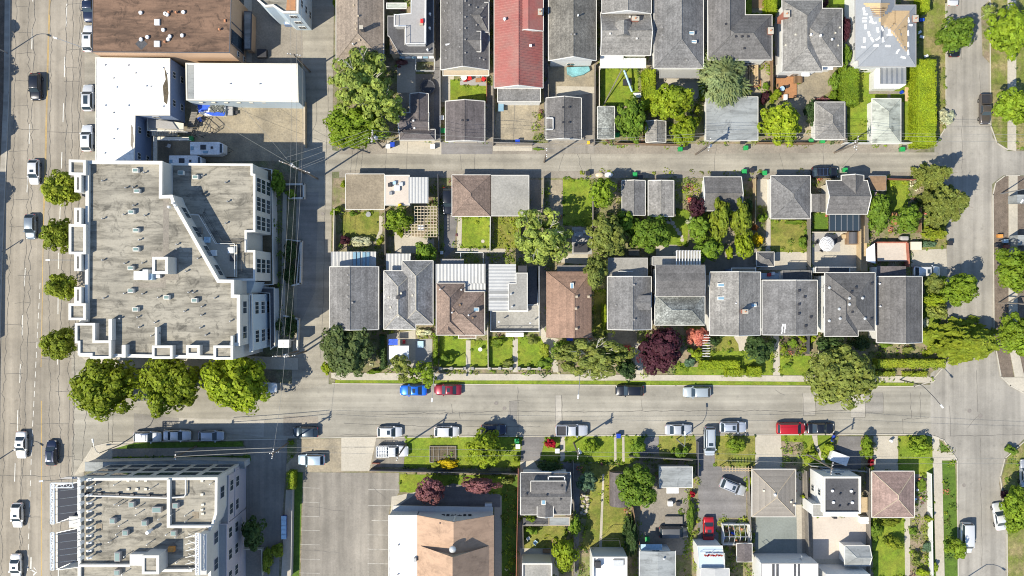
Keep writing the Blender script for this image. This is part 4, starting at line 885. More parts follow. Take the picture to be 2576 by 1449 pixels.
for p in ([(X2+905, T2+238), (X2+998, T2+238)], [(X2+1375, T2+220), (X2+1515, T2+218)], [(X2+1270, T2+255), (X2+1375, T2+252)], [(X2+1660, T2+265), (X2+1860, T2+255)], [(X2+700, T2+45), (X2+772, T2+85)], [(2576+1272, T2+128), (2576+1385, T2+130)], [(X2+2010, T2+395), (X2+2576, T2+380)], [(X2+2150, T2+330), (X2+2200, T2+270), (X2+2245, T2+230)], [(X2+2245, T2+410), (X2+2260, T2+1400)], [(X2+2100, -50), (X2+2105, 450)], [(X2+2240, 530), (X2+2250, 760)], [(X2+2110, 870), (X2+2110, 1300)],
    [(2576+500, 1070), (2576+490, 1285)], [(2576+338, 1000), (2576+335, 1285)], [(2576+900, 1170), (2576+905, 1280)], [(2576+1010, 1165), (2576+1005, 1280)], [(2576+1680, 1160), (2576+1640, 1290)], [(2576+1780, 1160), (2576+1820, 1290)], [(2576+1880, 1160), (2576+1885, 1280)], [(X2+250, 1090), (X2+240, 1290)], [(X2+730, 1150), (X2+760, 1280)], [(X2+1330, 1120), (X2+1200, 1260)], [(X2+1065, 1090), (X2+1060, 1240)],
    [(2480, 560), (2455, 1449), (2440, 2200), (2420, 2700)], [(2320, 1100), (2390, 900), (2390, 740)], [(2576+230, T2+690), (2576+240, T2+780), (2576+340, T2+870)], [(2576+1195, 770), (2576+1440, 790)], [(2576+1190, 910), (2576+1440, 905)], [(2576+1310, 780), (2576+1300, 1065)], [(2420, T2+830), (2410, T2+1000)], [(2300, T2+920), (2600, T2+960)], [(2270, T2+1250), (2560, T2+1275)], [(2576, T2+480), (2576+255, T2+476)]): crack(p, .05, 3)
tag(ck.build('tar_seal', 'tar'), kind='structure')
tile(0, 0)
G('road_patch', 'patch', [(2576+1272, T2+128), (2576+1330, T2+130), (2576+1320, T2+290), (2576+1255, T2+260)], 3); G('road_patch', 'patch_pale', [(X2+905, T2+70), (X2+970, T2+70), (X2+998, T2+105), (X2+998, T2+236), (X2+905, T2+236)], 3)
G('road_patch', 'patch', [(X2+1376, T2+65), (X2+1511, T2+65), (X2+1513, T2+216), (X2+1378, T2+220)], 3); G('road_patch', 'patch_pale', [(X2+1272, T2+70), (X2+1375, T2+70), (X2+1375, T2+250), (X2+1270, T2+253)], 3); G('road_patch', 'patch_pale', [(2576+1613, T2+85), (2576+1660, T2+85), (2576+1662, T2+300), (2576+1612, T2+300)], 3)
for x, y, r in ((2576+1168, T2+145, .33), (2576+1230, T2+184, .33), (X2+2163, T2+202, .35), (X2+2247, T2+240, .35), (X2+2122, T2+765, .3), (2435, T1+165, .32), (2576+57, T2+905, .25)):
    X, Y = P(x, y); q = MB(); q.cyl(X, Y, .02, .045, r, 16); tag(q.build('manhole_cover', 'dark_iron'), kind='structure')
# ================================================================ BUILDINGS
# ---- tile 0,0: commercial row
tile(0, 0)
rt, pl = flat('apartment_block', 'building', 'peach walled block with a flat brown roof dotted with white fans, top left', [(697, -60), (1746, -60), (1732, 398), (693, 392)], 8.2, 'r_brown_flat', 'w_peach', (.12, .12), edge='w_dark')
d = 8.08
rbox(rt, 1163, 143, 1203, 188, d, .35, 'plastic_white'); rbox(rt, 1161, 307, 1204, 352, d, .35, 'plastic_white')
rdomes(rt, [(1057, 93), (1258, 107), (1380, 89), (1228, 223), (1108, 277), (1060, 295), (1278, 272), (1265, 294), (1371, 265), (1243, 100)], d)
rpipes(rt, [(1325, 90), (1270, 88), (1652, 218), (1240, 312)], d, 'terracotta', .12, .6); rbox(rt, 1688, 145, 1702, 165, d, .3, 'terracotta', 'roof_vent')
q = MB(); q.cyl(*P(1068, 332, d), d, d+.06, 1.0, 4); q.build('roof_drain', 'r_dark_flat', rt)
x0 = pl and max(p[0] for p in pl)
xe, ys = P(1735, 398, 8.2); q = MB(); q.box(xe+.02, ys+1.6, 1.5, xe+.06, ys+30, 7.7); q.build('glass_wall', 'glass', rt); 
for k in range(9): q = MB(); q.box(xe+.04, ys+1.6+k*3.4, 1.5, xe+.14, ys+1.8+k*3.4, 7.7); q.build('mullion', 'w_dark', rt)
for yy in (1.1,): window(rt, xe+.0, ys+.9, 1.2, 0, .9, .9); window(rt, xe, ys+.9, 4.2, 0, .9, .9)
slab(rt, [(1840, 85), (1900, 88), (1893, 372), (1842, 372)], 2.8, 'r_bluegrey', .2, 'porch_roof', edge='w_dark', walls='w_peach')
# white roofed L block
rt, pl = flat('apartment_block', 'building', 'blue walled block with a stained white L shaped roof beside the arterial road', [(720, 433), (1282, 440), (1282, 870), (1020, 870), (1013, 1265), (720, 1265)], 6.2, 'r_white', 'w_blue', (.1, .15), edge='r_cream')
q = MB(); pl2 = pp([(1238, 500), (1262, 560), (1272, 700), (1262, 790), (1238, 770), (1228, 650), (1250, 600)], 6.14); q.prism(pl2, 6.13, 6.15); q.build('moss_stain', 'soil', rt)
q = MB(); pl2 = pp([(985, 930), (1003, 960), (1010, 1060), (1000, 1130), (985, 1090), (990, 1000)], 6.14); q.prism(pl2, 6.13, 6.15); q.build('moss_stain', 'concrete_dark', rt)
rdomes(rt, [(785, 490), (960, 492), (1222, 510), (873, 657), (1098, 648), (787, 795), (962, 795), (1225, 803), (875, 975), (783, 1155)], 6.12, 'r_white', .16, .3); rpipes(rt, [(1022, 550), (855, 588), (1137, 650), (855, 850), (855, 1047), (1258, 555)], 6.12, 'steel', .06, .2)
cs = ccw(pl)
for a, b in zip(cs, cs[1:]+cs[:1]):
    if abs(a[0]-b[0]) < .4 and max(a[1], b[1]) > 5 or a[1] > b[1]-99: wall_windows(rt, a, b, (1.4, 4.6), 3.6, 1.1, 1.1)
slab(rt, [(1110, 885), (1385, 930), (1385, 985), (1110, 985)], 3.0, 'w_cream', .2, 'landing'); slab(rt, [(1115, 895), (1300, 920), (1340, 975), (1125, 965)], 3.25, 'deck_grey', .05, 'landing_floor')
rails(rt, [(1110, 885), (1110, 985), (1400, 990)], 3.0)
q = MB()
for i in range(16): a = P(1145+i*12, 985, 2.9-i*.15); q.box(a[0], a[1]-.9, 2.8-i*.16, a[0]+.24, a[1]+.1, 2.9-i*.16)
q.build('staircase', 'w_cream', rt)
q = MB()
for i in range(14): a = P(1465-i*5, 850+i*11, 3-i*.1); q.box(a[0]-.5, a[1]-.1, 2.9-i*.2, a[0]+.5, a[1]+.12, 3.0-i*.2)
q.build('staircase', 'wood_grey', rt)
slab(rt, [(1160, 1030), (1425, 1035), (1425, 1055), (1185, 1055), (1185, 1265), (1160, 1265)], 3.0, 'w_cream', .15, 'walkway')
rails(rt, [(1160, 1030), (1160, 1265)], 3.0); rails(rt, [(1185, 1055), (1425, 1055)], 3.0)
# long low white roof
rt, pl = flat('warehouse', 'building', 'long low building with a bright white flat roof behind the car yard', [(1400, 475), (2245, 480), (2252, 770), (1405, 755)], 5.0, 'r_white', 'w_paleblue', (.15, .25), edge='r_cream')
q = MB(); q.prism(pp([(1408, 490), (1465, 490), (1465, 745), (1412, 745)], 4.9), 4.89, 4.93); q.build('roof_strip', 'r_bluegrey', rt)
rpipes(rt, [(1735, 630), (1958, 632)], 4.88, 'steel', .07, .3)
for i in range(8): rbox(rt, 1500+i*95, 768, 1530+i*95, 776, 3.6, .5, 'w_cream', 'wall_lamp')
# pale building at the top edge
rt, pl = flat('apartment_block', 'building', 'pale blue building cut by the top edge with a brown roof terrace', [(1930, -300), (2255, -300), (2250, 95), (2135, 95), (2060, 45), (2000, 50), (1940, 0)], 9.0, 'r_membrane', 'w_paleblue', (.5, .3), edge='trim')
q = MB(); q.prism(pp([(2170, -60), (2235, -60), (2232, 78), (2160, 78)], 8.55), 8.5, 8.6); q.build('roof_terrace', 'deck', rt)
for a, b in zip(ccw(pl), ccw(pl)[1:]): wall_windows(rt, a, b, (1.5, 4.2, 7.0), 3, 1.2, 1.2)
# ---- large grey apartment block: two wings, one thing
rt = empty('apartment_block', -55, -3, 'large grey flat roofed apartment block with white parapets and rooftop plant', 'building')
M0 = [(648, 1212), (1224, 1216), (1222, T1+25), (1300, T1+22), (1318, T1+75), (1652, T1+662), (1765, T1+664), (1765, T1+775), (1810, T1+777), (1810, T1+1160), (1755, T1+1160), (1755, T1+1262), (600, T1+1240), (600, T1+970), (640, T1+960)]
Hm, Hw = 15.2, 11.6
pm = ccw(pp(M0, Hm)); q = MB(); q.prism(pm, 0, Hm-.6); q.build('wall', 'w_lightgrey', rt); q = MB(); q.prism(inset(pm, .015), Hm-.598, Hm-.56); q.build('flat_roof', 'r_membrane', rt); q = MB(); ring(q, inset(pm, -.03), .5, Hm-.65, Hm); q.build('parapet', 'trim', rt)
W0 = [(1290, 1232), (1905, 1236), (1905, 1310), (1925, 1314), (1925, T1+300), (1860, T1+303), (1860, T1+440), (1925, T1+440), (1925, T1+668), (1560, T1+668), (1225, T1+80), (1232, 1400)]
pw = ccw(pp(W0, Hw)); q = MB(); q.prism(pw, 0, Hw-.45); q.build('wing_wall', 'w_lightgrey', rt); q = MB(); q.prism(inset(pw, .015), Hw-.448, Hw-.41); q.build('wing_roof', 'r_membrane', rt); q = MB(); ring(q, inset(pw, -.03), .35, Hw-.5, Hw); q.build('wing_parapet', 'trim', rt)
# windows on the courtyard side
for a, b in zip(pw, pw[1:]+pw[:1]):
    if b[1] > a[1]+1.5 and a[0] > -48: wall_windows(rt, a, b, (4.8, 7.4, 9.9), 2.7, 2.3, 2.0, bars=2)
for a, b in zip(pm, pm[1:]+pm[:1]):
    if b[1] > a[1]+3 and a[0] > -50: wall_windows(rt, a, b, (9.6, 13.0), 3.4, 2.0, 1.8, bars=1)
# low east extension with white walls
slab(rt, [(1880, T1+768), (1902, T1+768), (1908, T1+1205), (1884, T1+1208)], 11.0, 'w_lightgrey', .3, 'bay_roof', edge='trim', walls='w_paleblue', ew=.3)
a = P(1908, T1+1205, 11); b = P(1902, T1+768, 11); wall_windows(rt, (a[0]-.12, a[1]), (b[0]-.12, b[1]), (2.2, 5.2, 8.4), 3.4, 2.0, 1.8, bars=2)
slab(rt, [(1850, -30+1270), (2052, 1280), (2062, T1+700), (1850, T1+700)], 3.3, 'soil', .3, 'podium', edge='trim', walls='w_lightgrey')
slab(rt, [(1815, T1+790), (1880, T1+790), (1885, T1+1200), (1815, T1+1150)], 6.0, 'r_dark_flat', .3, 'balcony', edge='trim', walls='w_paleblue')
slab(rt, [(1940, T1+722), (2070, T1+722), (2075, T1+1160), (2040, T1+1190), (2035, T1+765), (1940, T1+760)], 3.2, 'r_dark_flat', .3, 'terrace', edge='trim', walls='w_paleblue')
slab(rt, [(1770, T1+670), (1925, T1+672), (1890, T1+765), (1770, T1+770)], 9.0, 'w_paleblue', .3, 'link_roof', walls='w_paleblue')
# street front bays
for k, b_ in enumerate([[(520, 1205), (645, 1208), (645, 1320), (520, 1318)], [(562, 1320), (612, 1320), (612, 1449), (562, 1449)], [(562, T1+120), (612, T1+120), (612, T1+244), (562, T1+244)], [(520, T1+244), (645, T1+244), (645, T1+468), (520, T1+468)], [(562, T1+468), (612, T1+468), (612, T1+595), (562, T1+595)],
    [(562, T1+718), (612, T1+718), (612, T1+838), (562, T1+838)], [(518, T1+842), (645, T1+842), (645, T1+966), (518, T1+966)], [(566, T1+990), (715, T1+990), (715, T1+1122), (838, T1+1122), (838, T1+1256), (680, T1+1256), (680, T1+1232), (588, T1+1232), (588, T1+1140), (566, T1+1140)], [(1148, T1+1160), (1300, T1+1160), (1300, T1+1258), (1148, T1+1258)], [(1405, T1+1158), (1505, T1+1158), (1505, T1+1232), (1405, T1+1232)], [(1612, T1+1160), (1757, T1+1160), (1757, T1+1264), (1612, T1+1264)]]):
    hh = Hm+.8+.003*k; p = ccw(pp(b_, hh)); q = MB(); q.prism(p, 3.0+.01*k, hh-.35); q.build('bay', 'w_lightgrey', rt); q = MB(); q.prism(inset(p, .02), hh-.348, hh-.32); q.build('bay_roof', 'r_membrane', rt); q = MB(); ring(q, inset(p, -.03), .38, hh-.4, hh); q.build('bay_parapet', 'trim', rt)
for r_ in ((818, T1+958, 845, T1+1120), (918, T1+1155, 948, T1+1250), (1168, T1+1020, 1186, T1+1160), (1740, T1+1085, 1757, T1+1160)): rbox(rt, *r_, Hm-.55, 1.3, 'trim', 'fin_wall')
# roof plant
z0 = Hm-.56
a = P(1155, T1+490, z0+3); rbox(rt, 1155, T1+490, 1272, T1+618, z0, 3.0, 'w_lightgrey', 'stair_tower')
q = MB(); ring(q, ccw(pp(rect(1155, T1+490, 1272, T1+618), z0+3)), .4, z0+2.98, z0+3.3); q.build('tower_parapet', 'trim', rt); q = MB(); q.prism(inset(pp(rect(1155, T1+490, 1272, T1+618), z0+3), .3), z0+3.0, z0+3.05); q.build('tower_roof', 'r_membrane', rt)
rbox(rt, 1008, T1+598, 1078, T1+662, z0, 1.3, 'galv', 'air_handler'); rbox(rt, 1076, T1+585, 1116, T1+665, z0, 1.7, 'white_metal', 'air_handler'); rbox(rt, 1118, T1+615, 1150, T1+662, z0, 1.2, 'ice_blue', 'air_handler'); rbox(rt, 1152, T1+622, 1206, T1+650, z0, .7, 'galv', 'duct')
for r_ in ([(1232, T1+38), (1274, T1+38), (1274, T1+446), (1232, T1+446)], [(1142, T1+448), (1348, T1+448), (1348, T1+666), (1250, T1+666), (1250, T1+722), (1005, T1+722), (1005, T1+684), (1210, T1+684), (1210, T1+625), (1142, T1+600)]):
    q = MB(); q.prism(pp(r_, z0), z0, z0+.012); q.build('walk_pad', 'concrete_dark', rt)
for x, y in ((1020, 1285), (1030, 1440), (1362, 1303), (1472, 1335), (986, T1+150), (1023, T1+288), (1023, T1+432), (984, T1+573), (984, T1+745), (1255, T1+795), (1465, T1+818), (1020, T1+886)):
    zz = z0 if x < 1300 or y > T1+500 else Hw-.41; rbox(rt, x-22, y-16, x+22, y+16, zz, .7, 'trim', 'skylight', 'glass_green')
for x, y in ((770, 1362), (1085, 1300), (945, 1415), (1000, 1412), (1050, 1450), (770, T1+200), (930, T1+168), (1005, T1+100), (1090, T1+175), (1048, T1+360), (1330, T1+395), (1330, T1+430), (770, T1+513), (938, T1+538), (1073, T1+535), (780, T1+800), (933, T1+765), (1073, T1+768), (1190, T1+795), (1420, T1+757), (1458, T1+758), (1390, T1+900), (1520, T1+865), (1518, T1+930), (900, T1+955), (1035, T1+945), (1048, T1+1020), (1165, T1+985), (1140, T1+1085), (1205, T1+1062), (1510, T1+1025), (1735, T1+975), (1618, T1+800), (1490, T1+500), (1400, T1+598), (1550, T1+1080)):
    rpipes(rt, [(x, y)], z0, 'steel', .09, .6)
rpipes(rt, [(1525, 1325), (1700, 1375), (1700, T1+235), (1715, T1+70)], Hw-.41, 'steel', .09, .6)
rdomes(rt, [(1268, T1+112), (1300, T1+82), (1316, T1+100)], z0+.6, 'white_metal', .22, .8)
# recessed roof terraces between wings
slab(rt, [(1400, T1+160), (1500, T1+165), (1640, T1+395), (1790, T1+400), (1790, T1+640), (1690, T1+640), (1560, T1+430)], Hw+.05, 'concrete', .1, 'roof_terrace')
rails(rt, [(1435, T1+170), (1498, T1+172), (1625, T1+390), (1770, T1+390), (1770, T1+640)], Hw+.1); rails(rt, [(1530, T1+150), (1670, T1+370), (1820, T1+375), (1820, T1+600)], Hw-.2, m='black_metal')
for x, y, m_ in ((1500, T1+290, 'wood_grey'), (1560, T1+360, 'ice_blue'), (1610, T1+460, 'white_metal'), (1740, T1+440, 'white_metal'), (1755, T1+500, 'black_metal')): rbox(rt, x-22, y-22, x+22, y+22, Hw+.06, .5, m_, 'terrace_furniture')

# ---- south west block with lattice frames
tile(0, 2)
rt = empty('apartment_block', -60, -35, 'grey roofed block with white lattice frames along its edge at the bottom left', 'building')
Hb = 13.4
B0 = [(590, 712), (1640, 706), (1637, 975), (1612, 1060), (1590, 1090), (1590, 1900), (590, 1900)]
pb = ccw(pp(B0, Hb)); q = MB(); q.prism(pb, 0, Hb-.5); q.build('wall', 'w_lightgrey', rt); q = MB(); q.prism(inset(pb, .015), Hb-.498, Hb-.46); q.build('flat_roof', 'r_membrane', rt); q = MB(); ring(q, inset(pb, -.03), .4, Hb-.55, Hb); q.build('parapet', 'trim', rt)
for a, b in zip(pb, pb[1:]+pb[:1]):
    if a[1] > -30 and b[0] < a[0]-5: wall_windows(rt, a, b, (2.2, 5.0, 7.8, 10.8), 3.1, 2.6, 1.7, bars=2, frame='w_dark')
    if b[1] > a[1]+2 and a[0] > -55: wall_windows(rt, a, b, (2.2, 5.0, 7.8, 11.2), 3.6, 1.9, 1.7, bars=1, frame='w_lilac')
zb = Hb-.46
for r_, z_ in (([(1640, 690), (1728, 690), (1722, 1055), (1640, 1055)], 9.0), ([(1600, 1060), (1712, 1060), (1708, 1900), (1600, 1900)], 9.8), ([(1700, 640), (1776, 640), (1776, 1000), (1700, 1000)], 5.8), ([(1700, 1005), (1824, 1005), (1812, 1900), (1700, 1900)], 2.6)):
    slab(rt, r_, z_, 'w_grey', .3, 'balcony', edge='w_lilac', walls='w_lilac')
a = P(1708, 1900, 9.8); b = P(1710, 1062, 9.8); wall_windows(rt, (a[0]-.12, a[1]), (b[0]-.12, b[1]), (4.8, 7.8), 3.0, 1.7, 1.5, bars=1)
a = P(1722, 1050, 9.0); b = P(1728, 692, 9.0); wall_windows(rt, (a[0]-.12, a[1]), (b[0]-.12, b[1]), (4.6, 7.4), 2.7, 1.8, 1.5, bars=1)
slab(rt, [(640, 590), (1500, 575), (1840, 585), (1845, 640), (640, 660)], 3.4, 'r_bluegrey', .25, 'canopy_roof', walls='w_lightgrey')
for r_ in ((1258, 720, 1282, 1085), (1282, 1068, 1600, 1088), (590, 1362, 980, 1382), (1190, 1398, 1450, 1418)): rbox(rt, *r_, zb, .8, 'trim', 'roof_upstand')
rbox(rt, 978, 1285, 1105, 1372, zb, 1.3, 'w_lightgrey', 'plant_room'); rbox(rt, 1078, 1290, 1205, 1430, zb, 3.0, 'w_lightgrey', 'stair_tower')
p = ccw(pp(rect(1078, 1290, 1205, 1430), zb+3)); q = MB(); ring(q, inset(p, -.02), .4, zb+2.98, zb+3.3); q.build('tower_parapet', 'trim', rt); q = MB(); q.prism(inset(p, .3), zb+3, zb+3.05); q.build('tower_roof', 'r_membrane', rt)
for x, y in ((990, 912), (1088, 1052), (847, 1035), (942, 1125), (1322, 920), (1308, 1128), (880, 1425)): rbox(rt, x-22, y-20, x+22, y+20, zb, .8, 'w_grey', 'skylight', 'glass_green')
rbox(rt, 1145, 930, 1215, 972, zb, .8, 'w_grey', 'skylight', 'glass_green'); rbox(rt, 862, 1272, 905, 1340, zb, .8, 'w_grey', 'skylight', 'glass_green'); rbox(rt, 1265, 1232, 1312, 1270, zb, .7, 'rust', 'rusty_hatch'); rbox(rt, 1450, 965, 1500, 1015, zb, .06, 'r_tan', 'roof_drain'); rbox(rt, 725, 1055, 772, 1105, zb, .06, 'r_tan', 'roof_drain')
rpipes(rt, [(722, 760), (858, 763), (1128, 795), (862, 912), (895, 918), (1028, 940), (1022, 990), (1395, 995), (1395, 1042), (895, 1072), (873, 1138), (1193, 1025), (818, 1195), (1105, 1215), (935, 1305), (1250, 1140), (1322, 1160), (1328, 1350), (918, 1440), (1582, 758), (1285, 992)], zb, 'galv', .06, 1.2)
rdomes(rt, [(1108, 1125)], zb, 'white_metal', .32, 1.8)
for x, y in ((1523, 733), (1523, 835), (1523, 950), (1528, 912), (1528, 980), (965, 795), (1032, 795), (1098, 795), (965, 730), (1032, 730), (1098, 730)): rbox(rt, x-11, y-9, x+11, y+9, zb, .25, 'w_cream', 'roof_vent')
q = MB(); q.tube([P3(640, 842, zb+.4), P3(1268, 860, zb+.4), P3(1392, 850, zb+.4), P3(1402, 830, zb+.4), P3(1402, 710, zb+.4)], .14, 6); q.build('service_pipe', 'trim', rt)
q = MB(); q.tube([P3(650, 825, zb+.3), P3(1255, 848, zb+.3)], .09, 6); q.build('service_pipe', 'black_metal', rt)
for x, y in ((650, 827), (752, 829), (885, 832), (995, 837), (1118, 841), (1240, 847)): rbox(rt, x-14, y-7, x+14, y+9, zb, .5, 'black_metal', 'pipe_bracket')
def lattice(y0, y1, x0, x1, zt, name='lattice_frame'):
    q = MB(); A = [P3(x0, y, zt) for y in (y0, y1)]; B = [P3(x1, y, zt) for y in (y0, y1)]
    q.tube([A[0], A[1]], .13, 4); q.tube([B[0], B[1]], .13, 4); n = max(3, int(abs(y1-y0)/34))
    for i in range(n+1):
        t = i/n; y = y0+(y1-y0)*t; a, b = P3(x0, y, zt), P3(x1, y, zt); q.tube([a, b], .07, 4); pass
        if i < n: y2 = y0+(y1-y0)*(i+1)/n; q.tube([P3(x0 if i % 2 else x1, y, zt), P3(x1 if i % 2 else x0, y2, zt)], .09, 4)
    return q.build(name, 'white_metal', rt)
lattice(750, 902, 383, 407, 15.0); lattice(908, 1056, 383, 407, 15.0); lattice(1122, 1266, 383, 407, 15.0); lattice(1272, 1404, 383, 407, 15.0); lattice(1126, 1440, 1478, 1505, 16.0)
q = MB(); a, b = P3(383, 748, 15), P3(547, 748, 15); q.tube([a, b], .09, 4); a2, b2 = P3(383, 782, 15), P3(547, 782, 15); q.tube([a2, b2], .09, 4); q.tube([b, b2], .09, 4)
for i in range(8): q.tube([P3(383+i*22, 748 if i % 2 else 782, 15), P3(403+i*22, 782 if i % 2 else 748, 15)], .05, 4)
q.build('lattice_frame', 'white_metal', rt)
for y in (812, 872, 930, 985, 1045, 1140, 1200, 1255, 1300, 1350, 1395):
    q = MB(); q.tube([P3(407, y, 14.6), P3(600, y-24, Hb+.1)], .045, 4); q.tube([P3(407, y, 12.9), P3(600, y-24, Hb+.1)], .03, 4); q.build('strut', 'steel', rt)
for y in (730, 785, 845, 905, 965, 1030, 1090, 1150, 1205, 1265, 1320):
    q = MB(); X, Y = P(598, y, Hb+1.2); q.box(X-.22, Y-.28, Hb, X+.22, Y+.2, Hb+1.3); q.cyl(X+1.3, Y, Hb-.45, Hb+1.2, .12, 6); q.box(X+.9, Y-.12, Hb+.6, X+1.7, Y+.12, Hb+.9); q.build('antenna', 'white_metal', rt, bevel=.03)
q = MB(); q.prism(ccw([P(385, 742, 14.6), P(547, 742, 14.6), P(640, 708, 12.9), P(480, 708, 12.9)]), 12.0, 12.3); q.build('fin_wall', 'w_grey', rt)
slab(rt, [(430, 760), (592, 740), (592, 990), (430, 1050)], 9.6, 'w_night', .3, 'glass_canopy', edge='steel'); slab(rt, [(430, 1120), (592, 1085), (592, 1330), (430, 1400)], 9.6, 'w_night', .3, 'glass_canopy', edge='steel'); slab(rt, [(520, 1000), (592, 1000), (592, 1085), (520, 1085)], 10.5, 'w_lightgrey', .3, 'ledge', walls='w_lightgrey'); slab(rt, [(440, 1400), (592, 1380), (592, 1900), (440, 1900)], 13.0, 'r_membrane', .3, 'lower_roof', edge='trim', walls='w_lightgrey')
rbox(rt, 1505, 1130, 1560, 1440, zb, 2.2, 'w_lightgrey', 'screen_wall')
for y in range(1140, 1440, 50): q = MB(); q.tube([P3(1400, y+20, zb+.3), P3(1480, y, zb+2.4)], .05, 4); q.tube([P3(1420, y-10, zb+.2), P3(1480, y+20, zb+2.0)], .04, 4); q.build('strut', 'white_metal', rt)

# ---- houses north of the lane
tile(1, 0)
H = House('house', 'house', 'brown hipped house at the alley corner with trees over its lower edge', [(-38, -250, 318, 455, 'y', 'h', 'h', 2.0)], 4.4, 'r_taupe', 'w_tan')
H.vents([(94, 42), (128, 122), (110, 180), (110, 222), (138, 305)], 'w_tan'); H.pipes([(85, 328)]); H.chimney(150, 205, .5, .5, 1.6, 'w_dark', 0)
rt = empty('house', *P(530, 100), 'modern grey house with a pale railed roof deck and red deck chair', 'house')
slab(rt, [(350, 120), (400, 120), (400, 200), (480, 200), (480, 335), (640, 335), (640, -300), (697, -300), (695, 405), (435, 405), (360, 275), (350, 270)], 5.2, 'r_dark_flat', .3, 'lower_roof', edge='w_grey', walls='w_grey')
slab(rt, [(400, 110), (525, 100), (525, 20), (545, -300), (638, -300), (632, 330), (485, 330), (485, 195), (400, 195)], 7.4, 'deck_grey', .3, 'roof_deck', edge='white_metal', walls='w_grey')
rails(rt, [(398, 105), (398, 198), (484, 198), (484, 330), (634, 330), (638, -300)], 7.4, 1.0, gap=1.2); slab(rt, [(340, 22), (492, 22), (492, 66), (340, 66)], 6.4, 'r_green', .1, 'glass_canopy', edge='trim'); slab(rt, [(365, 285), (435, 285), (435, 405), (365, 405)], 4.4, 'r_taupe', .2, 'porch_roof', walls='w_tan')
rpipes(rt, [(668, 102), (666, 208), (650, 372), (505, 260)], 5.2, 'white_metal', .12, 1.0)
for q0 in ((595, 160, 'plastic_red'),): rbox(rt, 596, 140, 618, 172, 7.4, .5, 'plastic_red', 'deck_chair'); rbox(rt, 590, 172, 616, 190, 7.4, .35, 'w_tan', 'deck_chair')
for k in range(6): rbox(rt, 440+k*44, 402, 478+k*44, 440, 3.0, .1, 'plastic_white' if k % 2 else 'glass_blue', 'skylight')
rails(rt, [(560, 440), (560, 530), (700, 530), (700, 440)], 1.6, 1.0)
a = P(695, 405, 5.2); b = P(695, 0, 5.2); wall_windows(rt, (a[0]-.1, a[1]+.3), (b[0]-.1, b[1]), (1.6, 4.0), 3.2)
H = House('house', 'house', 'long charcoal gabled house with white front trim above a small lawn', [(752, -300, 1113, 525, 'y', 'g', 'g', 2.3, 920), (918, 238, 1052, 388, 'x', 'g', 'g', .9, None, 6.6), (980, 20, 1110, 240, 'x', 'g', 'h', 1.2, None, 5.9)], 5.5, 'r_charcoal', 'w_cream')
H.vents([(800, 25), (780, 85), (900, 100), (805, 232), (897, 225), (895, 355), (790, 382), (792, 440), (935, 10), (965, 40), (935, 130), (935, 215), (935, 300), (935, 400), (1070, 60), (1020, 58), (1060, 135), (1020, 190), (1045, 440), (1075, 452)], 'trim_grey', .24, .18)
slab(H.root, [(765, 525), (1115, 525), (1115, 572), (765, 572)], 3.2, 'w_tan', .2, 'porch_roof', edge='trim'); q = MB(); q.prism(pp([(785, 332), (842, 326), (788, 346)], 6.3), 6.2, 6.4); q.build('flashing', 'plastic_white', H.root)
H = House('house', 'house', 'long house with a faded red metal roof', [(1155, -300, 1520, 662, 'y', 'g', 'g', 2.0), (1300, -300, 1522, 232, 'y', 'g', 'g', 1.0, None, 6.4)], 5.3, 'r_red', 'w_white', capm='r_red')
q = MB()
for i in range(46):
    for side in (0, 1):
        pass
X0, Y0, X1_, Y1, *_ = H.bl[0]; xm = (X0+X1_)/2
for i in range(int((Y1-Y0)/.42)): y = Y0+.2+i*.42; q.tube([(X0, y, 5.34), (xm, y, 7.34)], .045, 3); q.tube([(xm, y, 7.34), (X1_, y, 5.34)], .045, 3)
q.build('roof_rib', 'r_red', H.roof)
H.pipes([(1233, 140)], 'plastic_white', .16, .9); H.vents([(1428, 348)], 'plastic_white', .4, .4); H.chimney(1500, 90, .6, .9, .9)
slab(H.root, [(1178, 665), (1505, 665), (1505, 770), (1178, 770)], 3.0, 'r_slate', .25, 'garage_roof', walls='w_white', edge='trim'); rbox(H.root, 1185, 778, 1225, 840, .9, .1, 'glass_blue', 'hatch_cover')
H = House('house', 'house', 'gabled house with mossy weathered shingles and a white gable end over a teal covered pool', [(1565, -300, 1922, 455, 'y', 'g', 'g', 2.4)], 5.4, 'r_umber', 'w_white', trim='trim')
H.pipes([(1788, 112)]); H.vents([(1735, 262), (1760, 262)], 'trim_grey', .25)
x, y = P(1745, 455, 5.4)
for dx in (-3.1, -2.6, .6, 1.9): window(H.root, x+dx, y+.35, 5.0, -math.pi/2, .5, .5, 'plastic_black', 'glass', 0)
H = House('house', 'house', 'grey house with a small pointed dormer and a white patio roof', [(1968, -300, 2338, 100, 'y', 'h', 'g', 1.6, None, 6.2), (1960, 95, 2333, 415, 'x', 'g', 'g', 1.8)], 5.2, 'r_grey', 'w_white', gutter=True)
dormer(H, 2068, 165, 2185, 270, 6.6, 'y', 'g', 'g', 1.0, 'r_grey'); H.chimney(2220, 140, 1.1, .6, 1.0); H.vents([(2028, 257), (2228, 293), (2175, 130)], 'trim', .3, .3)
corr(H.root, 1955, 330, 2130, 450, 3.2, 'y', 'w_white', .4); corr(H.root, 1953, 440, 2300, 514, 3.0, 'y', 'w_white', .4)
H = House('house', 'house', 'slate grey hipped house with two small roof windows behind the lime hedge', [(2362, -300, 2731, 512, 'y', 'h', 'h', 2.4)], 5.4, 'r_slate', 'w_white')
H.vents([(2422, 210), (2424, 268), (2605, 458)], 'trim_grey'); H.skylights([(2576+38, 236, 2576+88, 260), (2576+57, 303, 2576+105, 325)])
slab(H.root, [(2400, 512), (2700, 512), (2700, 590), (2400, 590)], 2.6, 'corr_clear', .06, 'patio_roof', edge='trim_grey')
tile(2, 0)
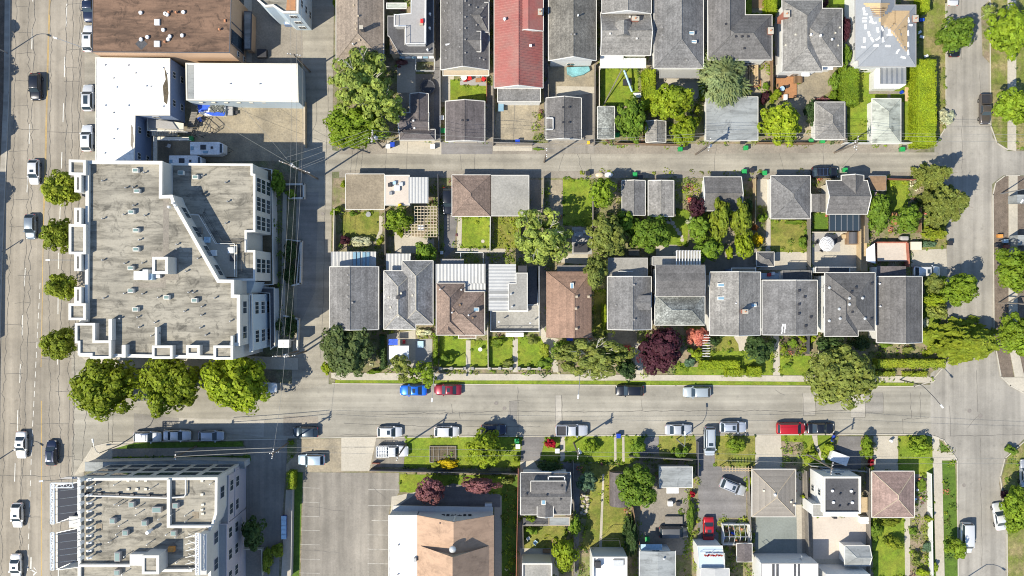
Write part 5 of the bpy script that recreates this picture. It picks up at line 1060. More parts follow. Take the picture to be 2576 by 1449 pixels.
H = House('house', 'house', 'dark grey L shaped hipped house with a red chimney on its right side', [(192, -200, 470, 440, 'y', 'h', 'h', 2.0), (195, 114, 672, 450, 'x', 'h', 'h', 2.3)], 5.3, 'r_charcoal', 'w_white')
H.vents([(325, 183), (400, 277), (447, 277), (492, 277), (463, 366)], 'black_metal', .32); H.chimney(664, 232, .8, 1.0, .8)
rbox(H.root, 525, -60, 628, 60, .05, .1, 'wood', 'step'); 
H = House('house', 'house', 'light grey L shaped hipped house with a red chimney above a brown courtyard', [(752, 2, 1052, 540, 'y', 'h', 'h', 2.3), (754, 65, 1202, 500, 'x', 'h', 'h', 2.35)], 5.2, 'r_grey', 'w_white')
H.chimney(785, 105, .9, 1.0, 1.0); H.vents([(850, 262), (775, 343), (1150, 250), (1183, 210), (1172, 345)], 'w_cream', .25); H.pipes([(972, 258), (1045, 265), (1130, 295)], 'plastic_white', .13, .5)
for r_ in ((745, 500, 832, 550), (925, 500, 1002, 525), (1030, 500, 1135, 527), (898, 530, 958, 575)): rbox(H.root, *r_, 2.6, .12, 'plastic_white', 'awning')
for r_ in ((820, 550, 895, 640),): 
    q = MB(); 
    for i in range(7): a = P(835+i*9, 570, .3); q.box(a[0], a[1]-1.4, .3, a[0]+.1, a[1], .9)
    q.build('stair_rail', 'wood', H.root)
H = House('house', 'house', 'white house stripped for re-roofing with bare plywood and scattered shingle packs', [(1305, -200, 1600, 455, 'y', 'h', 'h', 2.0), (1330, 40, 1758, 500, 'x', 'h', 'h', 2.2)], 5.6, 'underlay', 'w_white', trim='w_grey')
def onroof(H, pts, m, name, dz=.05, st=14):
    q = MB(); n = len(pts)
    def ins(x, y):
        c = False
        for i in range(n):
            (xa, ya), (xb, yb) = pts[i], pts[i-1]
            if (ya > y) != (yb > y) and x < (xb-xa)*(y-ya)/(yb-ya)+xa: c = not c
        return c
    xs = [p[0] for p in pts]; ys = [p[1] for p in pts]; X = min(xs)
    while X < max(xs):
        Y = min(ys)
        while Y < max(ys):
            if ins(X+st/2, Y+st/2): q.face([P3(x, y, H.z(x, y)+dz) for x, y in ((X, Y+st), (X+st, Y+st), (X+st, Y), (X, Y))])
            Y += st
        X += st
    return q.build(name, m, H.root) if q.f else None
for pts in ([(1480, 140), (1545, 100), (1600, 80), (1600, 170), (1560, 220), (1500, 190)], [(1600, 80), (1720, 80), (1700, 180), (1640, 230), (1600, 170)], [(1600, 170), (1640, 230), (1690, 400), (1640, 330), (1560, 220)], [(1640, 230), (1700, 180), (1692, 300), (1690, 400)]): onroof(H, pts, 'plywood', 'plywood_deck', .09)
for pts in ([(1352, 22), (1566, 22), (1545, 60), (1400, 55)], [(1400, 55), (1545, 60), (1512, 130), (1460, 110)]): onroof(H, pts, 'plywood', 'plywood_deck', .12)
for i in range(5): onroof(H, [(1415+i*6, 62+i*14), (1530-i*4, 62+i*14), (1530-i*4, 68+i*14), (1415+i*6, 68+i*14)], 'wood', 'roof_batten', .16, 6)
for x, y, a in ((1370, 75, 80), (1385, 107, 5), (1380, 137, 0), (1378, 160, 0), (1382, 200, 85), (1425, 140, 70), (1430, 165, 10), (1452, 172, -5), (1474, 225, 80), (1408, 255, 75), (1372, 300, 88), (1432, 298, 60), (1478, 290, -35), (1513, 298, 80), (1462, 343, 0), (1552, 346, 3), (1370, 355, 12), (1562, 238, 80), (1563, 262, 0), (1625, 385, -60), (1666, 432, 15), (1702, 335, 88), (1702, 250, 88), (1702, 395, 85), (1704, 150, 80), (1715, 188, 5), (1505, 215, 60)):
    z = H.z(x, y); X, Y = P(x, y, z+.1); q = MB(); q.obox(X, Y, z-.08, z+.13, .85, .3, R(-a)); q.build('shingle_pack', 'paper_white', H.root)
H.chimney(1757, 140, .8, 1.0, .6); corr(H.root, 1492, 505, 1685, 632, 3.0, 'y', 'steel', .42, False)
slab(H.root, [(1450, 530), (1492, 480), (1492, 632), (1685, 632), (1685, 640), (1640, 668), (1447, 668)], 2.4, 'w_white', .5, 'porch', walls='w_white')
# ---- sheds and garages north of the lane
def garage(label, b, e, roof, wall='w_white', trim='trim', name='garage', **k): return House(name, 'garage', label, b, e, roof, wall, over=.3, trim=trim, win=False, **k)
tile(1, 0)
H = garage('dark grey garage half under the tree shadow beside the black trampoline', [(520, 708, 655, 990, 'y', 'g', 'h', .7), (435, 850, 660, 1000, 'x', 'g', 'g', .8), (440, 978, 706, 1055, 'x', 'h', 'h', .8)], 2.9, 'r_darkbrown', 'w_tan'); H.vents([(545, 912), (553, 968)], 'plastic_white', .3)
H = garage('dark brown gabled garage with a white front below the small lawn', [(787, 765, 1081, 1065, 'y', 'g', 'g', 1.2)], 2.9, 'r_darkbrown'); H.vents([(912, 910), (943, 912)], 'black_metal', .3)
H = garage('dark shingled garage crossed by a pole shadow and open white frames', [(1547, 740, 1810, 1050, 'y', 'g', 'g', 1.2)], 2.9, 'r_charcoal'); H.vents([(1672, 812), (1718, 810), (1672, 925), (1718, 925)], 'black_metal', .3)
q = MB(); q.wall(pp([(1550, 890), (1598, 890), (1598, 975), (1550, 975)], 3.9), .1, 3.4, 4.0); q.build('roof_frame', 'white_metal', H.root)
H = garage('small flat shed with rough grey roofing and a white front', [(1935, 805, 2060, 1045, 'y', 'g', 'g', .15)], 2.6, 'r_stone', name='shed'); H = garage('small grey round topped shed beside the lime trees', [(2300, 915, 2447, 1072, 'y', 'g', 'g', .8)], 2.4, 'r_grey', name='shed')
tile(2, 0)
H = garage('wide garage with a pale blue grey flat roof', [(178, 733, 566, 1058, 'y', 'g', 'g', .12)], 3.0, 'r_bluegrey', trim='trim')
H = garage('square hipped grey garage beside the clipped hedge', [(1000, 772, 1222, 1050, 'y', 'h', 'h', 1.3)], 2.8, 'r_grey')
H = garage('pale green hipped garage crossed by a crossarm shadow', [(1430, 745, 1645, 1080, 'y', 'h', 'h', 1.0)], 2.7, 'r_green')
# ---- garages south of the lane
tile(1, 1)
H = garage('flat tan roofed garage with a white rim at the alley corner', [(34, -134, 323, 130, 'x', 'g', 'g', .05)], 2.9, 'r_tan')
rt = empty('garage', *P(420, 0), 'garage topped by a cluttered pale deck beside the lattice pergola', 'garage'); slab(rt, rect(330, -128, 515, 100), 3.0, 'deck_pale', .25, 'roof_deck', edge='trim', walls='w_white'); corr(rt, 507, -112, 657, 85, 3.1, 'y', 'corr_white', .25, True)
for x, y, m_, s_ in ((365, -55, 'black_metal', 14), (400, -70, 'ice_blue', 12), (420, -30, 'plastic_white', 20), (372, 8, 'steel', 12), (450, -60, 'galv', 14), (440, 100, 'plastic_yellow', 12)): rbox(rt, x-s_, y-s_, x+s_, y+s_, 3.0, .5, m_, 'stored_box')
H = garage('brown shingled pyramid roofed garage beside the black jeep', [(837, -127, 1125, 182, 'y', 'h', 'h', 1.7)], 3.0, 'r_pinkbrown' if False else 'r_brown')
H = garage('large garage with a flat light grey roof', [(1130, -124, 1413, 178, 'x', 'g', 'g', .06)], 3.0, 'r_flatgrey')
H = garage('narrow dark gabled garage behind the bright shrub', [(2120, -85, 2292, 175, 'y', 'g', 'g', .7)], 2.8, 'r_slate'); H = garage('narrow light grey garage beside the red leaved tree garden', [(2318, -85, 2507, 183, 'y', 'g', 'g', .35)], 2.8, 'r_grey')
tile(2, 1)
H = garage('dark grey gabled garage behind the golden poplars', [(160, -112, 443, 140, 'x', 'g', 'g', 1.0)], 2.8, 'r_charcoal')
H = garage('large hipped slate garage with a white rim above the lawn', [(667, -122, 962, 200, 'y', 'h', 'h', 1.8)], 3.0, 'r_slate')
H = House('house', 'house', 'laneway house with a dark gabled roof and a glass patio cover', [(1085, -85, 1393, 165, 'x', 'g', 'g', 1.5), (1200, -125, 1365, 40, 'y', 'g', 'g', 1.2), (975, 15, 1085, 150, 'y', 'g', 'g', .3, None, 2.8)], 3.6, 'r_charcoal', 'w_cream')
slab(H.root, rect(1102, 168, 1340, 295), 2.7, 'glass', .05, 'glass_canopy', edge='black_metal')
for k in range(6): q = MB(); a = P(1110+k*44, 170, 2.8); b = P(1110+k*44, 293, 2.8); q.box(a[0]-.04, b[1], 2.7, a[0]+.04, a[1], 2.82); q.build('rafter', 'steel', H.root)
H = garage('tiny brown plank shed at the end of the vegetable garden', [(1410, -120, 1533, -12, 'x', 'g', 'g', .2)], 2.3, 'wood', 'wood', 'trim_grey', name='shed')
# ---- middle row of houses
tile(1, 1)
H = House('house', 'house', 'grey gabled house beside the alley partly under a big dark tree', [(-86, 565, 280, 1035, 'y', 'g', 'g', 1.8, 65)], 5.0, 'r_slate', 'w_cream'); H.vents([(50, 628), (50, 702), (50, 792), (85, 835), (50, 890)], 'trim_grey'); corr(H.root, -78, 450, 262, 566, 3.0, 'y'); 
for xx in (88, 118, 160, 190): slab(H.root, rect(xx, 455, xx+22, 560), 3.2, 'glass_blue', .02, 'clear_panel')
H = House('house', 'house', 'pale grey many hipped house with bright ridge lines', [(322, 596, 560, 1035, 'y', 'h', 'h', 2.0), (460, 520, 690, 1000, 'y', 'h', 'h', 2.1)], 5.0, 'r_pale', 'w_cream', capm='concrete'); H.vents([(452, 765), (538, 780), (358, 795), (372, 870), (433, 938)], 'w_cream'); H.vents([(430, 795)], 'black_metal', .6, .3, 'antenna')
corr(H.root, 338, 465, 525, 597, 3.1, 'y')
H = House('house', 'house', 'brown tiled hipped house with a white corrugated rear roof', [(718, 690, 930, 1078, 'y', 'h', 'h', 1.9), (730, 755, 1080, 1078, 'x', 'h', 'h', 2.3)], 5.2, 'r_brown', 'w_white'); H.skylights([(988, 872, 1040, 902)]); H.pipes([(960, 930), (745, 735), (905, 738), (835, 910)]); H.vents([(895, 852), (992, 950)], 'wood')
dormer(H, 765, 1000, 850, 1078, 5.6, 'y', 'g', 'h', .9, 'r_brown'); slab(H.root, rect(883, 1078, 1018, 1105), 3.0, 'r_brown', .2, 'porch_roof', edge='trim', walls='w_white')
slab(H.root, [(712, 543), (1088, 543), (1088, 755), (930, 755), (930, 690), (712, 690)], 4.4, 'corr_white', .1, 'canopy_base'); corr(H.root, 712, 543, 1088, 690, 4.55, 'y'); corr(H.root, 930, 690, 1088, 755, 4.56, 'y', posts=False); q = None
slab(H.root, rect(750, 505, 925, 543), 3.2, 'trim_grey', .1, 'lower_patio_roof'); rails(H.root, [(900, 455), (900, 540)], 1.2, 1.0); rails(H.root, [(860, 455), (1070, 458), (1070, 540)], 1.3, 1.0)
rt, pl = flat('house', 'house', 'white rimmed flat roofed house with corrugated canopy and wrap-around balcony', [(1125, 898), (1405, 898), (1405, 850), (1478, 850), (1495, 545), (1495, 1055), (1125, 1055)], 3.6, 'r_flatgrey', 'w_white', (.9, .15))
slab(rt, [(1262, 690), (1318, 690), (1318, 610), (1405, 610), (1405, 897), (1262, 897)], 6.6, 'r_flatgrey', .3, 'upper_roof', edge='trim', walls='w_white'); corr(rt, 1112, 545, 1318, 695, 6.3, 'x', 'corr_white', .26); corr(rt, 1112, 695, 1264, 895, 6.31, 'x', 'corr_white', .26, False)
for y_ in (748, 800): slab(rt, rect(1116, y_, 1260, y_+20), 6.45, 'corr_clear', .02, 'clear_panel')
slab(rt, rect(1410, 560, 1478, 860), 3.4, 'r_dark_flat', .15, 'side_deck', walls='w_white'); rails(rt, [(1130, 1052), (1492, 1052), (1492, 560)], 3.6, 1.0); rpipes(rt, [(1270, 785), (1385, 770), (1190, 980), (1425, 990)], 4.0, 'plastic_white', .1, .8); rpipes(rt, [(1282, 770), (1290, 865)], 6.6, 'galv', .1, .5); rbox(rt, 1335, 555, 1402, 605, 6.2, .1, 'black_metal', 'stair_well'); slab(rt, rect(1240, 1062, 1375, 1092), 1.2, 'w_white', .2, 'porch')
H = House('house', 'house', 'reddish brown smooth shingled house with one roof window', [(1546, 600, 1888, 1098, 'y', 'h', 'g', 1.7, 1760)], 4.9, 'r_redbrown', 'w_white', gutter=False); H.skylights([(1728, 685, 1754, 732)]); H.vents([(1775, 790), (1865, 790), (1770, 880), (1773, 1032)], 'w_tan', .4); slab(H.root, rect(1628, 555, 1850, 600), 3.0, 'trim_grey', .1, 'patio_roof')
H = House('house', 'house', 'grey gabled house with a flat rear deck beside the plum tree', [(2010, 640, 2338, 1035, 'y', 'g', 'g', 1.6, 2200)], 5.2, 'r_slate', 'w_white'); H.skylights([(2255, 825, 2305, 852)]); H.vents([(2208, 700), (2070, 855), (2210, 962)], 'trim_grey'); dormer(H, 2205, 780, 2335, 890, 6.3, 'x', 'g', 'g', .3, 'r_slate', 'w_grey')
slab(H.root, rect(2012, 497, 2312, 640), 3.6, 'r_flatgrey', .2, 'flat_rear_roof', walls='w_white', edge='w_grey'); rails(H.root, [(2090, 600), (2200, 600)], 3.6, .8)
H = House('house', 'house', 'house with a smooth charcoal upper roof and a mottled stone coloured front slope', [(2368, 775, 2742, 1003, 'x', 'h', 'h', 1.7), (2372, 555, 2741, 785, 'x', 'g', 'g', .5, None, 6.6)], 5.2, 'r_stone', 'w_white')
X0, Y0, XX, YY = H.bl[1][:4]; q = MB(); q.face([(X0-.05, Y0-.05, 6.7), (XX+.05, Y0-.05, 6.7), (XX+.05, (Y0+YY)/2, 7.2), (X0-.05, (Y0+YY)/2, 7.2)]); q.face([(X0-.05, (Y0+YY)/2, 7.2), (XX+.05, (Y0+YY)/2, 7.2), (XX+.05, YY+.05, 6.7), (X0-.05, YY+.05, 6.7)]); q.build('upper_roof', 'r_charcoal', H.root)
slab(H.root, [(2350, 485), (2532, 485), (2532, 440), (2712, 440), (2712, 555), (2350, 555)], 4.2, 'r_flatgrey', .2, 'rear_deck', walls='w_white', edge='w_grey')
q = MB()
for i in range(9): a = P(2530+i*22, 442, 5.2); b = P(2530+i*22, 552, 5.2); q.box(a[0]-.06, b[1], 5.05, a[0]+.06, a[1], 5.2)
q.build('pergola_beam', 'white_metal', H.root)
tile(2, 1)
H = House('house', 'house', 'grey gabled house with a brick chimney and three roof windows', [(207, 605, 586, 1078, 'y', 'g', 'g', 2.0, 425)], 5.4, 'r_charcoal' if False else 'r_grey', 'w_white'); H.skylights([(263, 688, 318, 716), (263, 788, 318, 817), (513, 842, 557, 868)]); H.chimney(472, 903, .8, .6, 1.5); H.vents([(400, 840)], 'plastic_white', .2)
slab(H.root, rect(368, 572, 552, 640), 4.8, 'r_tan', .2, 'rear_balcony', edge='trim', walls='w_blue')
H = House('house', 'house', 'low pitched dark grey house with pale plank gable edge', [(602, 667, 1015, 1075, 'y', 'g', 'g', 1.0, 857)], 5.2, 'r_slate', 'w_white'); H.vents([(876, 745), (918, 793), (876, 848), (876, 918), (963, 945), (925, 1012)], 'black_metal', .38); onroof(H, [(752, 995), (762, 995), (752, 1072), (742, 1072)], 'plastic_white', 'plank', .06, 5); onroof(H, [(770, 995), (780, 995), (774, 1066), (764, 1066)], 'plastic_white', 'plank', .06, 5)
slab(H.root, rect(748, 594, 975, 664), 3.2, 'r_dark_flat', .2, 'rear_deck', edge='w_grey', walls='w_white'); rails(H.root, [(750, 660), (750, 596), (973, 596), (973, 660)], 3.2, .9, 'trim_grey'); slab(H.root, rect(580, 612, 745, 655), 1.2, 'w_paleblue', .2, 'rear_landing')
H = House('house', 'house', 'large hipped charcoal house with a tall white side wall', [(1075, 610, 1450, 1046, 'y', 'h', 'h', 2.4), (1072, 700, 1322, 1087, 'y', 'h', 'h', 1.9)], 6.4, 'r_charcoal', 'w_white'); H.pipes([(1110, 722), (1262, 802), (1262, 848), (1192, 955), (1110, 972), (1360, 800), (1378, 955), (1185, 883)], 'galv', .15, .35); H.vents([(1422, 692), (1305, 722), (1272, 757), (1420, 958), (1278, 905)], 'black_metal', .35)
slab(H.root, rect(1000, 565, 1262, 610), 3.6, 'r_dark_flat', .2, 'rear_deck', edge='trim', walls='w_white'); rails(H.root, [(1003, 608), (1003, 567), (1258, 567), (1310, 567)], 3.6, 1.0)
H = House('house', 'house', 'long charcoal house with an off-centre ridge at the right end of the row', [(1465, 640, 1806, 1134, 'y', 'g', 'g', 2.0, 1685)], 4.3, 'r_charcoal', 'w_white'); H.pipes([(1490, 692), (1495, 862)], 'plastic_white', .1, .4)
slab(H.root, rect(1468, 560, 1685, 640), 3.4, 'r_darkbrown', .2, 'rear_roof', walls='w_white'); slab(H.root, rect(1470, 380, 1705, 522), 1.0, 'deck_pale', .2, 'terrace', walls='w_brick'); q = MB(); q.wall(pp([(1475, 380), (1700, 380), (1712, 560)], 1.6), .2, 0, 1.6); q.build('brick_wall', 'brick', H.root)
# gazebo
H = House('gazebo', 'gazebo', 'small square gazebo with a grey pyramid roof in the back yard', [(560, 455, 688, 560, 'x', 'h', 'h', 1.1)], 2.5, 'r_slate', 'w_grey', over=.3, win=False, door=False)
# ---- south side
tile(1, 2)
rt = empty('church', *P(760, 1250), 'church with a peach gabled roof and a bright white flat side roof', 'church')
C0 = [(355, 990), (572, 990), (572, 1900), (355, 1900)]; slab(rt, C0, 6.0, 'r_white', .3, 'flat_roof', edge='trim', walls='w_lightgrey', ew=.15)
OXs = (OX, OY)
X0, Y1 = P(572, 990, 6.1); XE, Y0 = P(1152, 1900, 6.1); xr = P(847, 1000, 10.0)[0]; yr = Y1
q = MB(); q.prism([(X0, Y0), (XE-.3, Y0), (XE-.3, Y1-.25), (X0, Y1-.25)], 0, 6.0); q.face([(X0+.02, Y1-.25, 6), (XE-.3, Y1-.25, 6), (xr, Y1-.25, 9.9)]); q.build('wall', 'w_lightgrey', rt)
q = MB(); q.face([(X0, Y0, 6.1), (xr, Y0, 10.0), (xr, Y1, 10.0), (X0, Y1, 6.1)]); q.face([(xr, Y0, 10.0), (XE, Y0, 6.1), (XE, Y1, 6.1), (xr, Y1, 10.0)])
q.face([(X0, Y1, 5.95), (xr, Y1, 9.85), (xr, Y0, 9.85), (X0, Y0, 5.95)]); q.face([(xr, Y1, 9.85), (XE, Y1, 5.95), (XE, Y0, 5.95), (xr, Y0, 9.85)]); q.face([(X0, Y1, 5.95), (X0, Y1, 6.1), (xr, Y1, 10), (xr, Y1, 9.85)]); q.face([(xr, Y1, 9.85), (xr, Y1, 10), (XE, Y1, 6.1), (XE, Y1, 5.95)]); q.face([(XE, Y1, 5.95), (XE, Y1, 6.1), (XE, Y0, 6.1), (XE, Y0, 5.95)])
ro = q.build('roof', 'r_peach', rt)
a = P3(610, 1240, 6.9); b = P3(830, 1335, 12.2); c = P3(1112, 1250, 6.6); q = MB(); yw = a[1]
q.face([(a[0], yw, 6.3), (c[0], yw, 6.3), (c[0], yw, 6.6), (xr, yw, 12.2), (a[0], yw, 6.9)]); cw = q.build('clerestory_wall', 'w_tan', rt)
q = MB(); q.face([(a[0]-.3, yw+.3, 6.62), (a[0]-.3, Y0, 6.62), (xr, Y0, 12.25), (xr, yw+.3, 12.25)]); q.face([(xr, yw+.3, 12.25), (xr, Y0, 12.25), (c[0]+.3, Y0, 6.35), (c[0]+.3, yw+.3, 6.35)]); q.build('raised_roof', 'r_peach', rt)
X, Y = P(840, 1250, 10.8); q = MB(); q.cyl(X, Y, 9.5, 10.3, .35, 12); q.ell(X, Y, 10.7, .58, .58, .5); q.build('turbine_vent', 'galv', rt, True)
rpipes(rt, [(745, 1052)], 8.3, 'r_brown', .1, .4); rbox(rt, 545, 1315, 566, 1345, 6.0, .7, 'steel', 'roof_unit'); rpipes(rt, [(428, 1218), (425, 1440)], 6.0, 'steel', .08, .3)
txt = bpy.data.curves.new('sign_lettering', 'FONT'); txt.body = 'BETHEL'; txt.size = 1.25; txt.extrude = .05; txt.align_x = 'CENTER'; txt.space_character = 1.25
to = bpy.data.objects.new('sign_lettering', txt); C.objects.link(to); to.parent = rt; to.location = Vector((xr+.2, Y1-.22+.06, 5.0))-rt.location; to.rotation_euler = (R(90), 0, R(180)); bpy.context.view_layer.update(); me = bpy.data.meshes.new_from_object(to.evaluated_get(bpy.context.evaluated_depsgraph_get())); me.materials.clear(); me.materials.append(MATS['black_metal']); t2 = bpy.data.objects.new('sign_lettering', me); C.objects.link(t2); t2.parent = rt; t2.location = to.location; t2.rotation_euler = to.rotation_euler; bpy.data.objects.remove(to); t2.name = 'sign_lettering'
q = MB(); q.box(xr-.12, Y1-.24, 6.3, xr+.12, Y1+.02, 9.6); q.build('wall_batten', 'trim', rt)
q = MB(); X, Y = P(1110, 915, 2.5); q.box(X-.6, Y-.5, 1.6, X+.6, Y+.3, 2.6); q.build('wall_unit', 'galv', rt)
slab(rt, [(395, 918), (1145, 930), (1145, 990), (380, 985)], 2.9, 'w_lightgrey', .25, 'entrance_canopy')
H = House('house', 'house', 'dark slate house with a raised centre roof and one roof window next to the church', [(1355, 670, 1728, 985, 'x', 'g', 'g', 2.0), (1432, 735, 1692, 860, 'x', 'g', 'g', .25, None, 6.6), (1480, 850, 1598, 1000, 'y', 'g', 'g', .6, None, 5.9)], 5.0, 'r_charcoal', 'w_white', cap=None); H.skylights([(1510, 872, 1542, 912)]); H.vents([(1395, 830), (1548, 838), (1655, 868), (1660, 770)], 'black_metal', .3)
q = MB(); q.wall(pp([(1562, 735), (1562, 698), (1685, 698), (1685, 738)], 6.2), .15, 5.9, 6.3); q.build('roof_frame', 'white_metal', H.root); slab(H.root, rect(1565, 1002, 1725, 1070), 3.0, 'r_bluegrey', .15, 'porch_roof', edge='w_tan'); slab(H.root, rect(1370, 1010, 1565, 1070), 1.0, 'r_dark_flat', .1, 'deck'); rails(H.root, [(1370, 1070), (1600, 1070)], 1.0, .9, 'trim_beige')
# curved hut
X0, Y1 = P(2030, 670, 2); X1_, Y0 = P(2190, 928, 2); rt = empty('shed', (X0+X1_)/2, (Y0+Y1)/2, 'dark round backed hut half under a leafy tree', 'shed'); q = MB(); n = 12; R_ = (X1_-X0)/2; xm = (X0+X1_)/2
for i in range(n):
    t0, t1 = math.pi*i/n, math.pi*(i+1)/n; q.face([(xm-R_*math.cos(t0), Y0, 1+R_*math.sin(t0)*.8), (xm-R_*math.cos(t1), Y0, 1+R_*math.sin(t1)*.8), (xm-R_*math.cos(t1), Y1, 1+R_*math.sin(t1)*.8), (xm-R_*math.cos(t0), Y1, 1+R_*math.sin(t0)*.8)])
for yy in (Y0+.05, Y1-.05): q.face([(xm-R_*math.cos(math.pi*i/n), yy, 1+R_*math.sin(math.pi*i/n)*.8) for i in range(n+1)])
q.build('roof', 'r_darkbrown', rt); q = MB(); q.prism(rect(X0+.03, Y0+.07, X1_-.03, Y1-.07), 0, 1.0); q.build('wall', 'wood', rt)
rt, pl = flat('garage', 'garage', 'small garage with a pale lilac flat roof beside the cluttered yard', rect(2402, 625, 2651, 783), 3.0, 'r_bluegrey', 'w_cream', (.06, .1), over=.2); rbox(rt, 2455, 782, 2546, 826, 2.6, .1, 'plastic_white', 'awning')
rt, pl = flat('house', 'house', 'flat grey roofed house cut by the bottom edge beside the church lawn', rect(1365, 1355, 1590, 1900), 5.0, 'r_flatgrey', 'w_cream', (.4, .2)); rails(rt, [(1370, 1300), (1370, 1350), (1480, 1350)], 2.0, 1, 'wood_grey')
rt, pl = flat('house', 'house', 'white flat roofed house with a black rooftop cooler at the bottom edge', rect(1897, 1305, 2157, 1900), 5.2, 'r_white', 'w_white', (.5, .25)); rbox(rt, 1915, 1345, 1960, 1390, 4.7, .9, 'black_metal', 'cooler'); rbox(rt, 2050, 1330, 2130, 1380, 4.7, .5, 'galv', 'roof_unit'); rails(rt, [(1900, 1250), (1960, 1180), (2100, 1180), (2110, 1240)], 2.5, 1, 'black_metal')
H = House('house', 'house', 'pale grey membrane roofed house below the yard with the covered van', [(2252, 1262, 2520, 1900, 'y', 'g', 'g', .3)], 5.2, 'r_bluegrey', 'w_white'); slab(H.root, rect(2260, 1210, 2420, 1262), 3.0, 'ice_blue', .1, 'skylight_strip'); rpipes(H.root, [(2435, 1320)], 5.4, 'plastic_white', .1, .4)
tile(2, 2)
H = House('garage', 'garage', 'large square garage with a grey brown seamed pyramid roof at the driveway', [(525, 645, 851, 1000, 'y', 'h', 'h', 1.8)], 3.0, 'r_putty', 'w_white', capm='w_tan', win=False); H.pipes([(700, 838)], 'plastic_white', .15, .4); H.vents([(610, 803), (815, 888), (838, 912)], 'w_cream', .35)
rt, pl = flat('house', 'house', 'white boxy house with a black flat roof framed in white', rect(1065, 700, 1345, 978), 6.4, 'r_dark_flat', 'w_white', (.4, .3)); rdomes(rt, [(1133, 808), (1275, 810), (1140, 895), (1283, 897)], 6.0, 'plastic_white', .25, .4); rpipes(rt, [(1190, 832), (1295, 832), (1185, 925), (1250, 915)], 6.0, 'black_metal', .1, .4)
for a, b in zip(ccw(pl), ccw(pl)[1:]+ccw(pl)[:1]): wall_windows(rt, a, b, (1.6, 4.6), 3.2, 1.0, 1.2)
slab(rt, rect(980, 905, 1062, 1000), 5.0, 'r_flatgrey', .3, 'side_roof', edge='trim', walls='w_white'); slab(rt, rect(1062, 978, 1322, 1000), 3.4, 'w_white', .2, 'porch_roof', walls=None); slab(rt, rect(1350, 855, 1395, 968), 1.5, 'wood_pale', .2, 'timber_deck'); slab(rt, rect(1085, 655, 1220, 692), 3.2, 'w_grey', .2, 'porch_roof', edge='trim', walls='w_white')
rbox(rt, 1345, 1005, 1410, 1055, .05, 1.1, 'plastic_white', 'storage_box')
H = House('garage', 'garage', 'square garage with a rosy brown tiled pyramid roof and white gutters', [(1430, 660, 1747, 1006, 'y', 'h', 'h', 1.9)], 3.0, 'r_pinkbrown', 'w_white', capm='w_tan', win=False)
H = House('garage', 'garage', 'white garage with a grey gabled roof on the pale patio', [(1225, 1222, 1410, 1370, 'x', 'h', 'g', .9)], 3.0, 'r_bluegrey', 'w_white', over=.2, win=False)
rt, pl = flat('house', 'house', 'house with three white roof panels and dark joints at the bottom edge', rect(595, 1355, 1023, 1900), 5.2, 'r_white', 'w_white', (.1, .1), edge='w_grey')
for x in (675, 706, 838, 868): q = MB(); q.prism(pp(rect(x, 1358, x+18, 1900), 5.16), 5.15, 5.22); q.build('panel_joint', 'r_dark_flat', rt)
rails(rt, [(560, 1310), (600, 1350), (900, 1330), (900, 1300)], 3.0, 1.0)
H = House('house', 'house', 'narrow white house with a flowered balcony and a grey corrugated porch', [(135, 1395, 350, 1900, 'y', 'g', 'g', .2)], 5.0, 'corr_white', 'w_white'); slab(H.root, [(110, 1220), (300, 1220), (322, 1395), (120, 1395)], 4.2, 'w_paleblue', .2, 'balcony', edge='trim', walls='w_white'); rails(H.root, [(142, 1278), (318, 1278), (318, 1395)], 4.2, .9)
for k in range(7): X, Y = P(175+k*20, 1295, 4.8); o = bpy.data.objects.new('flower_box', crown('round', 1.0, 'red' if k % 2 else 'pink', k % 3)); C.objects.link(o); o.parent = H.root; o.location = Vector((X, Y, 4.7))-H.root.location; o.scale = (.28, .22, .22)
H = garage('small flat brown shed beside the greenhouse', [(410, 1205, 522, 1340, 'y', 'g', 'g', .2)], 2.4, 'r_darkbrown', 'wood', name='shed')
rt, pl = flat('house', 'house', 'white edged house roof just showing at the bottom edge', rect(1085, 1437, 1415, 1900), 5.0, 'r_white', 'w_white', (.1, .1))
# greenhouse frame
X0, Y1 = P(290, 1045); X1_, Y0 = P(490, 1200); rt = empty('greenhouse', X0, Y0, 'open net roofed planting house with white frame and potted plants', 'greenhouse'); q = MB(); ring(q, rect(X0, Y0, X1_, Y1), .12, .02, 1.2); q.build('wall', 'w_white', rt)
q = MB()
for i in range(6): x = X0+(X1_-X0)*i/5; q.tube([(x, Y0, 1.2), (x, (Y0+Y1)/2, 2.3), (x, Y1, 1.2)], .05, 4)
q.tube([(X0, (Y0+Y1)/2, 2.3), (X1_, (Y0+Y1)/2, 2.3)], .05, 4); q.build('frame', 'galv', rt)
for i in range(14): q = MB(); x, y = rnd.uniform(X0+.4, X1_-.4), rnd.uniform(Y0+.4, Y1-.4); q.cyl(x, y, .03, .4, .16, 8, .2); q.build('plant_pot', 'terracotta' if i % 3 else 'plastic_blue', rt)
# unseen buildings added west of the picture so that they shade the pavement
tile(0, 0)
for k, (y0, y1, h) in enumerate(((-900, 1250, 9), (1400, 2700, 7), (2900, 4900, 9))):
    e = CX+(95-31.7*h-k*45-CX)/(1-h/CAM_H)
    flat('shade_building', 'building', ('long', 'low', 'wide')[k]+' flat roofed building added unseen beyond the left edge to shade the pavement', [(e-700, y0), (e, y0), (e-15, y1), (e-700, y1)], h, 'r_membrane', 'w_cream')
